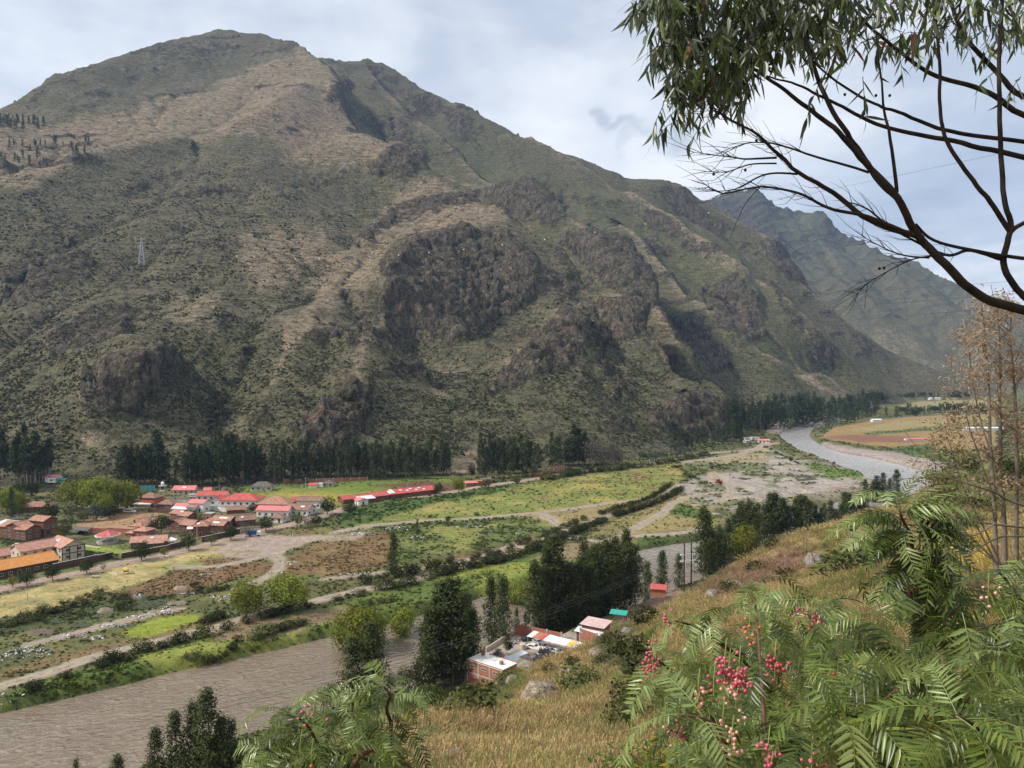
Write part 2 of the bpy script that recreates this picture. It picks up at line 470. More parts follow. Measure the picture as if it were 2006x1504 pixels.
NODES = [(-420, 600, 640), (-200, 600, 700), (-200, 460, 850), (100, 880, 515), (100, 760, 575), (60, 660, 660), (-50, 800, 555),
 (100, 480, 880), (280, 520, 855), (400, 480, 920), (520, 520, 890), (500, 640, 730), (520, 400, 1090), (640, 420, 1110), (640, 320, 1330), (720, 380, 1280), (820, 400, 1260), (700, 470, 1040),
 (100, 300, 1180), (100, 245, 1340), (50, 205, 1480), (200, 235, 1420), (300, 200, 1580), (400, 150, 1800), (470, 110, 2010), (250, 150, 1820),
 (550, 150, 1870), (600, 250, 1520), (860, 560, 960), (900, 620, 880), (960, 540, 1030), (800, 800, 660), (760, 860, 610), (560, 850, 572), (380, 880, 545),
 (1060, 780, 715), (1130, 840, 680), (1000, 700, 800), (1200, 640, 1000), (1180, 600, 1050),
 (1380, 600, 1500), (1440, 600, 1600), (1500, 700, 1400), (1560, 740, 1380), (1600, 780, 1420), (1350, 520, 1700), (1250, 440, 1800), (1150, 370, 1950), (1450, 480, 1900), (1650, 680, 1850), (1480, 640, 1480)]
BASE = [(-600, 520), (-420, 510), (-200, 500), (0, 492), (150, 486), (300, 500), (500, 522), (700, 540), (900, 562), (1100, 602), (1250, 672), (1350, 748), (1430, 850), (1500, 1040), (1600, 1290), (1700, 1560), (1800, 1900), (1880, 2220)]
pts = []
for rline in RIDGES:
 pts += densify(rline, 110.0)
pts += [P(*a) for a in NODES]
for px, Y in BASE:
 x = (px - 1003) / FOC * Y
 pts.append(Vector((x, Y, 5.0)))
 pts.append(Vector((x, Y - 60, -4.0)))
for a in RIDGES[0][:-1:2] + RIDGES[1][::2]:     # the far side falls away
 q = P(*a)
 pts.append(q + Vector((q.x * .22, q.y * .22, -230)))
for a in RIDGES[8]:
 q = P(*a)
 pts.append(Vector((q.x + 130, q.y + 110, max(q.z - 130, -5))))
 pts.append(Vector((q.x + 300, q.y + 260, max(q.z - 380, -8))))
pts += [Vector((700, 1400, -4)), Vector((900, 1800, -4)), Vector((1250, 2200, -5)), Vector((1500, 2700, -5)), Vector((500, 1000, -4)), Vector((1700, 3000, -5))]
clean = []
for q in pts:
 if all((q.x - c.x) ** 2 + (q.y - c.y) ** 2 > 18 ** 2 for c in clean):
  clean.append(q)
mount_z = rbf_fit(clean, 0.0006)
NR, NC = 660, 600
uu = np.linspace(-0.86, 0.80, NC)
yy = np.geomspace(455.0, 2720.0, NR)
U, Yg = np.meshgrid(uu, yy)
Xg = U * Yg
Zg = mount_z(Xg, Yg)
RD = np.full(Xg.shape, 1e9)
for i_, rl in enumerate(RIDGES):
 if i_ in (3, 5, 7, 9, 11, 14, 17, 19, 24):
  continue
 RD = np.minimum(RD, polydist(Xg, Yg, [P(*a) for a in rl]))
GD = np.full(Xg.shape, 1e9)
for i_ in (3, 5, 7, 9, 11, 14, 17, 24):
 GD = np.minimum(GD, polydist(Xg, Yg, [P(*a) for a in RIDGES[i_]]))
ysc = np.clip(Yg / 1150, .75, 2.0)
wr = (RD + 9 * fbm(Xg / 40, Yg / 40, None, 3, 15)) / ysc
Zg = Zg - smooth(12, 110, Zg) * (20 * ysc * (1 - np.exp(-np.maximum(wr, 0) / 52)))
Zg = Zg - smooth(5, 60, Zg) * 9 * np.clip(1 - GD / 55, 0, 1) ** 1.4
def erode_noise(X, Y, gx_, gy_, tile, octs=5, branch=1.3, gain=.5, seed=0):
 """runnels that follow the fall of the ground and branch uphill"""
 ln = np.hypot(gx_, gy_) + 1e-6
 dx, dy = -gy_ / ln, gx_ / ln
 H = np.zeros_like(X)
 DX, DY = np.zeros_like(X), np.zeros_like(X)
 a, f = 1.0, 1.0
 for o in range(octs):
  ex, ey = dx - DY * branch, dy + DX * branch
  l2 = np.maximum(np.hypot(ex, ey), 1.0)
  ex, ey = ex / l2, ey / l2
  px_, py_ = X / tile * f, Y / tile * f
  ix, iy = np.floor(px_), np.floor(py_)
  fx, fy = px_ - ix, py_ - iy
  va = np.zeros_like(X)
  vd = np.zeros_like(X)
  wt = np.zeros_like(X)
  zero = np.zeros_like(ix)
  for i in range(-1, 3):
   for j in range(-1, 3):
    hx = _h(ix - i, iy - j, zero, seed + o * 7 + 1) * .6
    hy = _h(ix - i, iy - j, zero, seed + o * 7 + 2) * .6
    qx_, qy_ = fx + i - hx - .5, fy + j - hy - .5
    w_ = np.exp(-2.2 * (qx_ * qx_ + qy_ * qy_))
    mg = (qx_ * ex + qy_ * ey) * 6.2832
    va += np.cos(mg) * w_
    vd -= np.sin(mg) * w_
    wt += w_
  va /= wt
  vd /= wt
  H += va * a
  DX += vd * ex * a
  DY += vd * ey * a
  a *= gain
  f *= 2.0
 return H
def stream_erosion(step=8.0, iters=13, k=.0075, m_=.45):
 """rain cuts gullies into the surveyed shape: flow routed downhill on a square grid, each reach lowered towards the one below"""
 gx_ = np.arange(-2450, 2200, step)
 gy_ = np.arange(440, 2760, step)
 X, Y = np.meshgrid(gx_, gy_)
 fr = np.clip((np.log(Y) - np.log(yy[0])) / (np.log(yy[-1]) - np.log(yy[0])) * (NR - 1), 0, NR - 1.001)
 fc = np.clip((X / Y - uu[0]) / (uu[-1] - uu[0]) * (NC - 1), 0, NC - 1.001)
 r0, c0 = fr.astype(int), fc.astype(int)
 tr, tq = fr - r0, fc - c0
 H0 = (Zg[r0, c0] * (1 - tr) + Zg[r0 + 1, c0] * tr) * (1 - tq) + (Zg[r0, c0 + 1] * (1 - tr) + Zg[r0 + 1, c0 + 1] * tr) * tq
 H0 = H0 + (3.0 * fbm(X / 60, Y / 60, None, 4, 19, .6) + 1.2 * rng.standard_normal(X.shape)) * smooth(4, 40, H0)
 H = H0.copy()
 nr_, nc_ = H.shape
 offs = [(-1, 0, 1), (1, 0, 1), (0, -1, 1), (0, 1, 1), (-1, -1, 1.414), (-1, 1, 1.414), (1, -1, 1.414), (1, 1, 1.414)]
 ids = np.arange(nr_ * nc_).reshape(nr_, nc_)
 for it in range(iters):
  best = np.zeros_like(H)
  rec = ids.copy()
  for dy, dx, dl in offs:
   sh = np.full_like(H, 1e9)
   si = ids.copy()
   ys, yd = slice(max(dy, 0), nr_ + min(dy, 0)), slice(max(-dy, 0), nr_ + min(-dy, 0))
   xs, xd = slice(max(dx, 0), nc_ + min(dx, 0)), slice(max(-dx, 0), nc_ + min(-dx, 0))
   sh[yd, xd] = H[ys, xs]
   si[yd, xd] = ids[ys, xs]
   g = (H - sh) / dl
   b = g > best
   best[b] = g[b]
   rec[b] = si[b]
  order = np.argsort(-H.ravel(), kind='stable').tolist()
  rl = rec.ravel().tolist()
  A = [1.0] * (nr_ * nc_)
  for c in order:
   q = rl[c]
   if q != c:
    A[q] += A[c]
  A = np.array(A)
  F = (k * A ** m_ * smooth(2, 25, H).ravel()).tolist()
  hl = H.ravel().tolist()
  for c in reversed(order):
   q = rl[c]
   if q != c:
    hl[c] = (hl[c] + F[c] * hl[q]) / (1 + F[c])
  H = np.array(hl).reshape(nr_, nc_)
  if it % 3 == 2:       # creep rounds the divides a little
   H[1:-1, 1:-1] += .08 * (H[2:, 1:-1] + H[:-2, 1:-1] + H[1:-1, 2:] + H[1:-1, :-2] - 4 * H[1:-1, 1:-1])
 D = H - H0
 Aw = np.log(A.reshape(nr_, nc_))
 def pick(V):
  fx, fy = np.clip((Xg - gx_[0]) / step, 0, nc_ - 1.001), np.clip((Yg - gy_[0]) / step, 0, nr_ - 1.001)
  x0, y0 = fx.astype(int), fy.astype(int)
  tx, ty = fx - x0, fy - y0
  return (V[y0, x0] * (1 - ty) + V[y0 + 1, x0] * ty) * (1 - tx) + (V[y0, x0 + 1] * (1 - ty) + V[y0 + 1, x0 + 1] * ty) * tx
 full = pick(H) - Zg
 return full, pick(Aw)
CUT, FLOW = stream_erosion()
print('cut', CUT.min(), CUT.mean(), np.percentile(CUT, [1, 10, 50, 90]))
Zg = Zg + np.clip(CUT, -70, 6) * smooth(2, 12, Zg)
def behind(line):
 best, sg = np.full(Xg.shape, 1e9), np.zeros(Xg.shape)
 ln = [P(*a) for a in line]
 for a, b in zip(ln[:-1], ln[1:]):
  ex, ey = b.x - a.x, b.y - a.y
  t_ = np.clip(((Xg - a.x) * ex + (Yg - a.y) * ey) / (ex * ex + ey * ey), 0, 1)
  d = np.hypot(Xg - a.x - t_ * ex, Yg - a.y - t_ * ey)
  c = ex * (Yg - a.y) - ey * (Xg - a.x)
  m_ = d < best
  best[m_], sg[m_] = d[m_], c[m_]
 return best, sg > 0
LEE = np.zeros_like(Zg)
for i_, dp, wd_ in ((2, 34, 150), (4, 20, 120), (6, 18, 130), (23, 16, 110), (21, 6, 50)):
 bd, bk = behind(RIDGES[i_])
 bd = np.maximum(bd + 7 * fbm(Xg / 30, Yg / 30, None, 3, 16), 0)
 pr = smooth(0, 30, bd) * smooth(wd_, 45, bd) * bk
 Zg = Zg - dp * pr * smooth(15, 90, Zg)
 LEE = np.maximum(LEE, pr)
ERO = np.clip(1.0 - FLOW / 2.2, -1.2, 1.0)     # +1 on the divides, negative along the runnels
base_z = Zg.copy()
# direction of fall, for gullies that run downhill
e = 6.0
qx, qy = proj(Xg, Yg, Zg)
CLIFFS = [
 ([(742, 520), (790, 470), (900, 445), (1000, 470), (1060, 540), (1050, 590), (1000, 610), (930, 660), (880, 690), (830, 650), (780, 620), (750, 580)], 1.0),
 ([(1100, 598), (1130, 620), (1150, 680), (1120, 720), (1060, 740), (1000, 760), (950, 790), (938, 772), (1000, 715), (1060, 650)], 1.1),
 ([(1130, 610), (1200, 590), (1245, 580), (1268, 640), (1240, 668), (1180, 685), (1150, 662)], 1.1),
 ([(1060, 540), (1120, 520), (1190, 570), (1150, 600), (1080, 590)], .55),
 ([(720, 335), (770, 285), (830, 300), (843, 335), (790, 358), (735, 352)], 1.0),
 ([(695, 462), (760, 420), (850, 385), (935, 375), (945, 388), (860, 422), (780, 448), (720, 478)], .75),
 ([(640, 175), (660, 155), (690, 160), (680, 190), (650, 205), (636, 195)], .95),
 ([(715, 170), (733, 160), (735, 176), (716, 178)], .9),
 ([(700, 240), (740, 225), (790, 235), (820, 285), (800, 290), (740, 265)], .85), ([(765, 208), (800, 210), (825, 240), (800, 245)], .6),
 ([(940, 375), (1030, 355), (1070, 370), (1112, 415), (1090, 445), (1040, 440), (990, 425)], 1.0),
 ([(1095, 480), (1150, 445), (1200, 462), (1250, 520), (1290, 585), (1285, 615), (1230, 585), (1150, 535)], 1.0),
 ([(165, 740), (215, 705), (297, 685), (318, 700), (316, 760), (280, 820), (240, 812), (195, 815), (165, 800)], 1.05),
 ([(0, 540), (80, 510), (170, 508), (205, 528), (100, 572), (60, 605), (0, 605)], .75), ([(85, 690), (150, 620), (220, 590), (268, 620), (255, 660), (180, 685), (110, 725)], .7),
 ([(190, 400), (270, 360), (355, 335), (340, 352), (260, 390)], .6), ([(560, 380), (640, 340), (700, 335), (690, 350), (600, 385)], .55),
 ([(560, 840), (640, 785), (700, 745), (732, 770), (722, 820), (690, 862), (640, 885), (575, 872)], .9), ([(480, 800), (520, 790), (540, 830), (490, 850)], .55),
 ([(1258, 832), (1330, 765), (1400, 788), (1432, 840), (1400, 855), (1330, 862)], .95), ([(1150, 690), (1190, 700), (1240, 760), (1210, 790), (1170, 740)], .6), ([(1180, 830), (1220, 800), (1245, 850), (1200, 870)], .6),
 ([(1330, 630), (1372, 605), (1392, 660), (1440, 720), (1400, 735), (1345, 680)], 1.0), ([(1385, 580), (1440, 535), (1480, 590), (1512, 665), (1460, 670), (1400, 632)], 1.0),
 ([(1475, 472), (1525, 462), (1560, 515), (1602, 572), (1560, 555), (1500, 512)], .95), ([(1490, 540), (1520, 560), (1575, 640), (1550, 640)], .7),
 ([(1258, 470), (1290, 462), (1320, 505), (1270, 503)], .85), ([(1345, 480), (1400, 475), (1420, 500), (1380, 498)], .8), ([(1120, 388), (1170, 385), (1180, 415), (1130, 410)], .6), ([(1180, 395), (1215, 390), (1225, 408), (1185, 408)], .65),
 ([(1650, 640), (1710, 660), (1740, 700), (1680, 690)], .5), ([(130, 215), (160, 205), (210, 200), (180, 215), (135, 228)], .7),
 ([(260, 98), (330, 78), (420, 74), (480, 90), (440, 110), (380, 130), (300, 120)], .45), ([(490, 72), (560, 80), (555, 95), (500, 90)], .4), ([(560, 78), (592, 82), (596, 95), (560, 95)], .9), ([(60, 180), (190, 118), (180, 140), (40, 215)], .45), ([(890, 200), (925, 202), (930, 220), (900, 216)], .7)]
wx = qx + 13 * fbm(Xg / 26, Yg / 40, Zg / 26, 5, 3, .6)
wy = qy + 11 * fbm(Xg / 26, Yg / 40, Zg / 26, 5, 9, .6)
rock = np.zeros_like(Xg)
hidden_ok = np.ones_like(Xg)
for poly, amt in CLIFFS:
 poly = np.asarray(poly, float)
 x0, y0 = poly.min(0) - 14
 x1, y1 = poly.max(0) + 14
 sel = (qx > x0 - 12) & (qx < x1 + 12) & (qy > y0 - 12) & (qy < y1 + 12)
 d = inpoly(wx[sel], wy[sel], poly)
 rock[sel] = np.maximum(rock[sel], amt * smooth(-7, 9, d))
# bedding: thin hard bands that crop out here and there along the contour, dipping west
bed = np.sin((Zg * 1.0 - 0.34 * Xg - .05 * Yg + 14 * fbm(Xg / 130, Yg / 130, None, 3, 21)) / 9.5)
crop_ = smooth(.15, .5, fbm(Xg / 150 + 3, Yg / 150, None, 4, 31))
bedrock = smooth(.66, .92, bed) * crop_ * .80 * smooth(20, 80, Zg)
rock = np.maximum(rock, bedrock)
# brows: hard rock stands forward of the ground under it
brow = np.zeros_like(Xg)
for poly, amt in CLIFFS:
 if amt < .65:
  continue
 pl = np.asarray(poly, float)
 x0, y0 = pl.min(0)
 x1, y1 = pl.max(0)
 cxs = np.linspace(x0, x1, 40)
 top, bot = np.full(40, y1), np.full(40, y0)
 for i_ in range(len(pl)):
  a, b = pl[i_], pl[(i_ + 1) % len(pl)]
  if abs(a[0] - b[0]) < 1e-6:
   continue
  ins = (cxs >= min(a[0], b[0])) & (cxs <= max(a[0], b[0]))
  yv = a[1] + (cxs - a[0]) / (b[0] - a[0]) * (b[1] - a[1])
  top = np.where(ins, np.minimum(top, yv), top)
  bot = np.where(ins, np.maximum(bot, yv), bot)
 sel = (qx > x0 - 15) & (qx < x1 + 15) & (qy > y0 - 70) & (qy < y1 + 25)
 xx, yv = wx[sel] * .5 + qx[sel] * .5, wy[sel] * .5 + qy[sel] * .5
 tp, bt = np.interp(xx, cxs, top), np.interp(xx, cxs, bot)
 hh = np.maximum(bt - tp, 6)
 tt = (bt - yv) / hh
 prof = smooth(-.05, .85, tt) * smooth(1 + 45 / hh, 1.0, tt)
 prof *= smooth(x0 - 8, x0 + 18, xx) * smooth(x1 + 8, x1 - 18, xx)
 brow[sel] = np.maximum(brow[sel], amt * prof * np.minimum(hh, 110) * Yg[sel] / FOC * .35)
gz, gx = np.gradient(Zg, axis=0) / np.gradient(Yg, axis=0), np.gradient(Zg, axis=1) / np.gradient(Xg, axis=1)
slope = np.hypot(gz, gx)
brk = fbm(Xg / 17, Yg / 17, Zg / 11, 5, 35, .65)
led = np.sin((Zg - .34 * Xg + 10 * fbm(Xg / 45, Yg / 45, Zg / 45, 4, 36)) / 3.6)
rock = np.clip(rock * (1.02 + .75 * brk) - .30 * smooth(.25, .9, led), 0, 1.1)
rock = np.maximum(rock, smooth(1.2, 1.7, slope + .35 * brk) * smooth(30, 90, Zg) * .75)
rock = np.maximum(rock, smooth(.40, .70, brk + .35 * fbm(Xg / 95, Yg / 95, None, 3, 37)) * .8 * smooth(25, 80, Zg))
crag = fbm(Xg / 42, Yg / 42, Zg / 75, 4, 41, .6, ridge=True)
crag2 = fbm(Xg / 11, Yg / 11, Zg / 17, 4, 47, .6, ridge=True)
ledge = np.abs(((Zg - .34 * Xg + 10 * fbm(Xg / 60, Yg / 60, None, 3, 53)) / 13.0) % 1 - .5)
amp = np.clip((Yg - 480) / 120, .4, 1.0)
big = fbm(Xg / 260, Yg / 260, None, 4, 61, .5, ridge=True) * 17 * smooth(15, 160, Zg) * smooth(8, 90, RD)
gul = fbm(Xg / 55 + .5 * fbm(Xg / 160, Yg / 160, None, 2, 5), Yg / 130, None, 4, 71, .5, ridge=True)
flat = smooth(2, 40, Zg)
edge = smooth(0, 260, np.abs(1.0))  # keep skyline lines where they were surveyed
terr = np.abs(((Zg + 5 * fbm(Xg / 90, Yg / 90, None, 3, 77)) / 7.5) % 1 - .5) * 2
dz = big * .5 + gul * 2.0 * amp * flat + fbm(Xg / 14, Yg / 14, None, 4, 81) * 1.3 * flat
dz += rock * (crag * 11 + crag2 * 6 + (ledge - .25) * 6) * amp
dz += (1 - np.clip(rock, 0, 1)) * (np.clip(terr * 1.6, 0, 1) - .5) * 2.2 * smooth(80, 200, Zg) * smooth(-.1, .35, fbm(Xg / 200, Yg / 200, None, 3, 87))
SKD = np.minimum(polydist(Xg, Yg, [P(*a) for a in RIDGES[0]]), polydist(Xg, Yg, [P(*a) for a in RIDGES[1]]))
dz += np.exp(-SKD / 45) * np.maximum(fbm(Xg / 48, Yg / 48, None, 4, 83, .6) - .02, 0) * 17
Zg = Zg + dz
# rock leans out towards the valley where it is steep
push = np.clip(rock, 0, 1) * (crag2 * 2.6 + crag * 4.0) * amp + brow * np.clip(slope, .25, 1.0)
nl = np.sqrt(1 + slope ** 2)
Xd = Xg - gx / nl * push
Yd = Yg - gz / nl * push
qx, qy = proj(Xg, Yg, base_z)
def zone(polys, ax, ay, soft=18):
 r = np.zeros_like(ax)
 for poly, amt in polys:
  r = np.maximum(r, amt * smooth(-soft, soft, inpoly(ax, ay, poly)))
 return r
dxw, dyw = qx + 40 * fbm(Xg / 70, Yg / 70, None, 4, 91), qy + 26 * fbm(Xg / 70, Yg / 70, None, 4, 95)
dry = zone([([(600, 560), (640, 500), (700, 455), (780, 390), (842, 338), (990, 430), (900, 440), (770, 470), (700, 560), (650, 600)], 1.15),
   ([(-20, 250), (120, 235), (300, 215), (470, 150), (590, 100), (680, 200), (600, 260), (470, 260), (330, 270), (160, 310), (0, 370)], 1.1),
   ([(600, 100), (690, 220), (830, 320), (700, 330), (560, 330), (520, 240)], .8),
   ([(450, 480), (640, 430), (640, 520), (560, 560), (470, 560)], .7), ([(300, 560), (420, 560), (440, 700), (330, 640)], .42), ([(540, 620), (640, 600), (630, 650), (560, 655)], .75),
   ([(780, 720), (900, 700), (880, 800), (820, 800)], .4), ([(1240, 575), (1262, 585), (1200, 575), (1130, 510), (1000, 430), (1010, 428), (1120, 500)], .7), ([(850, 340), (930, 372), (1010, 430), (990, 432), (900, 380)], .9),
   ([(895, 905), (930, 880), (960, 940), (900, 940)], .9), ([(1240, 370), (1384, 470), (1560, 630), (1690, 760), (1670, 760), (1520, 620), (1350, 470)], .5), ([(1480, 660), (1600, 730), (1720, 790), (1700, 795), (1560, 730)], .8), ([(190, 855), (225, 848), (222, 862), (196, 866)], .9)], dxw, dyw, 22)
green = zone([([(-50, 700), (500, 640), (900, 700), (1250, 650), (1440, 860), (900, 980), (-50, 980)], .55), ([(1330, 700), (1450, 640), (1700, 790), (1480, 840)], .75), ([(700, 215), (1000, 290), (1400, 440), (1720, 780), (1450, 820), (1290, 640), (1240, 575), (1120, 500), (900, 365), (780, 285)], .85), ([(1270, 640), (1370, 750), (1430, 850), (1290, 880), (1180, 720)], .35)], dxw, dyw, 60)  # face behind the front crest: grey-green grass, with its shade painted in
RDG = np.full(Xg.shape, 1e9)
for i_ in (2, 4, 6, 8, 15, 16, 20, 21, 23):
 RDG = np.minimum(RDG, polydist(Xg, Yg, [P(*a) for a in RIDGES[i_]]))
dry = dry + .75 * np.exp(-RDG / (8 * ysc)) * smooth(30, 90, Zg) + .16 * ERO
green = green - .18 * ERO + .35 * LEE  # slopes behind the crests coloured darker for their shade
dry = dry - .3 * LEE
green = np.clip(green + .25 * fbm(Xg / 120, Yg / 120, None, 3, 99), 0, 1)
dry = np.clip(dry + .30 * fbm(Xg / 90, Yg / 90, None, 4, 101), 0, 1)
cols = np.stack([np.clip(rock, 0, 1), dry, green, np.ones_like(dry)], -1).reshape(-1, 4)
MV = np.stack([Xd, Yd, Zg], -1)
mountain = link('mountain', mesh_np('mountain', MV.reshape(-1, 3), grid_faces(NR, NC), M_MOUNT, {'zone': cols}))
mountain['kind'] = 'structure'
M_ROCKMASK, M_DRY, M_GREEN = rock, dry, green
# the far range
def far_range():
 sky_l = [(1250, 400, 4300), (1330, 405, 4300), (1395, 397, 4200), (1440, 382, 4200), (1462, 388, 4200), (1487, 383, 4200), (1500, 402, 4200), (1530, 415, 4200), (1565, 427, 4150), (1620, 430, 4100), (1636, 458, 4050), (1700, 490, 4000), (1800, 528, 3900), (1900, 578, 3800), (2006, 622, 3700), (2150, 680, 3600), (2300, 720, 3600)]
 low = [(1250, 760, 2900), (1400, 765, 2800), (1600, 768, 2750), (1860, 766, 2680), (1950, 762, 2700), (2100, 770, 2500), (2300, 800, 2200)]
 mids = [(1500, 520, 3600), (1600, 560, 3450), (1660, 560, 3500), (1700, 620, 3250), (1780, 640, 3200), (1800, 590, 3450), (1880, 650, 3150), (1900, 700, 2950), (1750, 690, 3050), (1820, 720, 2880), (2000, 690, 3000), (1960, 650, 3200), (1620, 640, 3200), (1560, 480, 3850), (1650, 500, 3820)]
 pp = densify(sky_l, 200) + densify(low, 200) + [P(*a) for a in mids]
 for a in sky_l:
  q = P(*a)
  pp.append(q + Vector((q.x * .12, q.y * .12, -200)))
 for a in low:
  q = P(*a)
  pp.append(Vector((q.x * .9, q.y * .9, -6)))
 f = rbf_fit(pp, 0.0004, 600)
 nr, nc = 300, 300
 U, Y = np.meshgrid(np.linspace(.14, .92, nc), np.geomspace(2280, 4850, nr))
 X = U * Y
 Z = f(X, Y)
 crag = fbm(X / 160, Y / 160, Z / 200, 5, 131, .6, ridge=True)
 rock = smooth(.12, .5, fbm(X / 300, Y / 300, Z / 300, 4, 133) + .5 * smooth(500, 900, Z)) * smooth(150, 500, Z)
 bed = np.abs(((Z - .28 * X + 40 * fbm(X / 500, Y / 500, None, 3, 135)) / 46) % 1 - .5) * 2
 rock = np.clip(rock * .8 + smooth(.7, .95, bed) * .5 * smooth(100, 300, Z), 0, 1)
 gy_, gx_ = np.gradient(Z, axis=0) / np.gradient(Y, axis=0), np.gradient(Z, axis=1) / np.gradient(X, axis=1)
 er = erode_noise(X, Y, gx_, gy_, 330.0, 5, 1.2, .5, 60)
 Z = Z + smooth(0, 150, Z) * (er * 26 + crag * 10 + rock * (crag * 18 + (bed - .5) * 20) + fbm(X / 60, Y / 60, None, 4, 137) * 6)
 dry = np.clip(.30 + .15 * er + .5 * fbm(X / 260, Y / 260, None, 4, 139) - .3 * smooth(300, 700, Z), 0, 1)
 c = np.stack([rock * .85, dry, np.full_like(dry, .4), np.ones_like(dry)], -1).reshape(-1, 4)
 o = link('far_mountain', mesh_np('far_mountain', np.stack([X, Y, Z], -1).reshape(-1, 3), grid_faces(nr, nc), M_MOUNT, {'zone': c}))
 o['kind'] = 'structure'
far_range()
# low brush on the mountain (uncountable)
def scatter_object(name, pts_, sizes, tint, proto, rots=None, tilt=None, label=None):
 """a cloud of points that carries instanced copies of one clump (ground cover)"""
 me = bpy.data.meshes.new(name)
 pts_ = np.ascontiguousarray(pts_, np.float32)
 n = len(pts_)
 me.vertices.add(n)
 me.vertices.foreach_set('co', pts_.ravel())
 a = me.attributes.new('size', 'FLOAT_VECTOR', 'POINT')
 a.data.foreach_set('vector', np.ascontiguousarray(sizes, np.float32).ravel())
 a = me.attributes.new('turn', 'FLOAT_VECTOR', 'POINT')
 rr = np.zeros((n, 3), np.float32)
 rr[:, 2] = rng.uniform(0, 6.283, n)
 if tilt is not None:
  rr[:, 0] = rng.normal(0, tilt, n)
  rr[:, 1] = rng.normal(0, tilt, n)
 a.data.foreach_set('vector', rr.ravel())
 a = me.attributes.new('tint', 'FLOAT_COLOR', 'POINT')
 a.data.foreach_set('color', np.ascontiguousarray(np.concatenate([tint, np.ones((n, 1))], 1), np.float32).ravel())
 o = link(name, me)
 o['kind'] = 'stuff'
 ng = bpy.data.node_groups.new(name + '_spread', 'GeometryNodeTree')
 ng.interface.new_socket('Geometry', in_out='INPUT', socket_type='NodeSocketGeometry')
 ng.interface.new_socket('Geometry', in_out='OUTPUT', socket_type='NodeSocketGeometry')
 k = NT(ng)
 gi = k.n('NodeGroupInput')
 oi = k.n('GeometryNodeObjectInfo', {'Object': proto, 'As Instance': True})
 sz = k.n('GeometryNodeInputNamedAttribute', {'Name': 'size'}, data_type='FLOAT_VECTOR')
 tn = k.n('GeometryNodeInputNamedAttribute', {'Name': 'turn'}, data_type='FLOAT_VECTOR')
 ip = k.n('GeometryNodeInstanceOnPoints', {'Points': gi.outputs[0], 'Instance': oi.outputs['Geometry'], 'Rotation': tn.outputs[0], 'Scale': sz.outputs[0]})
 k.n('NodeGroupOutput', {0: ip.outputs[0]})
 md = o.modifiers.new('spread', 'NODES')
 md.node_group = ng
 return o
def tint_material(name, base=(1, 1, 1), trans=.25, var=.35):
 """leaf matter whose colour comes from the clump it belongs to"""
 m, k = new_mat(name)
 at = k.n('ShaderNodeAttribute', attribute_name='tint', attribute_type='INSTANCER')
 lf = k.n('ShaderNodeAttribute', attribute_name='leaf')
 v = k.rng(lf.outputs['Fac'], 0, 1, 1 - var, 1 + var, False)
 c = k.mix(1.0, at.outputs['Color'], k.n('ShaderNodeCombineColor', {0: v, 1: v, 2: v}).outputs[0], blend='MULTIPLY')
 d = k.n('ShaderNodeBsdfDiffuse', {'Color': c})
 tr = k.n('ShaderNodeBsdfTranslucent', {'Color': c})
 mx = k.n('ShaderNodeMixShader', {0: trans, 1: d.outputs[0], 2: tr.outputs[0]})
 k.n('ShaderNodeOutputMaterial', {0: mx.outputs[0]})
 return m
def leaf_cloud(n, rad, size, seed, flat=1.0, shell=.45, aspect=.55):
 """n small leaf-sized quads through a lumpy volume; returns verts, faces, per-vertex leaf value"""
 r_ = np.random.default_rng(seed)
 d = r_.normal(size=(n, 3))
 d /= np.linalg.norm(d, axis=1)[:, None]
 rr = rad * (shell + (1 - shell) * r_.random(n) ** .6)
 lump = .78 + .34 * vnoise(d[:, 0] * 2.1 + seed, d[:, 1] * 2.1, d[:, 2] * 2.1, seed)
 c = d * (rr * lump)[:, None] * np.array([1, 1, flat])
 nrm = d * .6 + r_.normal(size=(n, 3)) * .6 + np.array([0, 0, .35])
 return quads_at(c, nrm, size * (.6 + .8 * r_.random(n)), aspect, r_)
def quads_at(c, nrm, size, aspect, r_):
 n = len(c)
 nrm = nrm / np.linalg.norm(nrm, axis=1)[:, None]
 a = np.cross(nrm, r_.normal(size=(n, 3)))
 a /= np.linalg.norm(a, axis=1)[:, None] + 1e-9
 b = np.cross(nrm, a)
 a = a * size[:, None] * .5
 b = b * (size * aspect)[:, None] * .5
 v = np.stack([c - a, c - b * .9, c + a, c + b * .9], 1).reshape(-1, 3)
 f = np.arange(4 * n).reshape(n, 4)
 lv = np.repeat(r_.random(n), 4)
 return v, f, lv
def cloud_mesh(name, v, f, lv, mat):
 me = mesh_np(name, v, f, mat, None, False)
 at = me.attributes.new('leaf', 'FLOAT', 'POINT')
 at.data.foreach_set('value', lv.astype(np.float32))
 return me
M_TINT = tint_material('brush_leaves')
_v, _f, _l = leaf_cloud(60, 1.0, .75, 5, .75)
_v[:, 2] += .35
brush_proto = bpy.data.objects.new('brush_clump', cloud_mesh('brush_clump', _v, _f, _l, M_TINT))
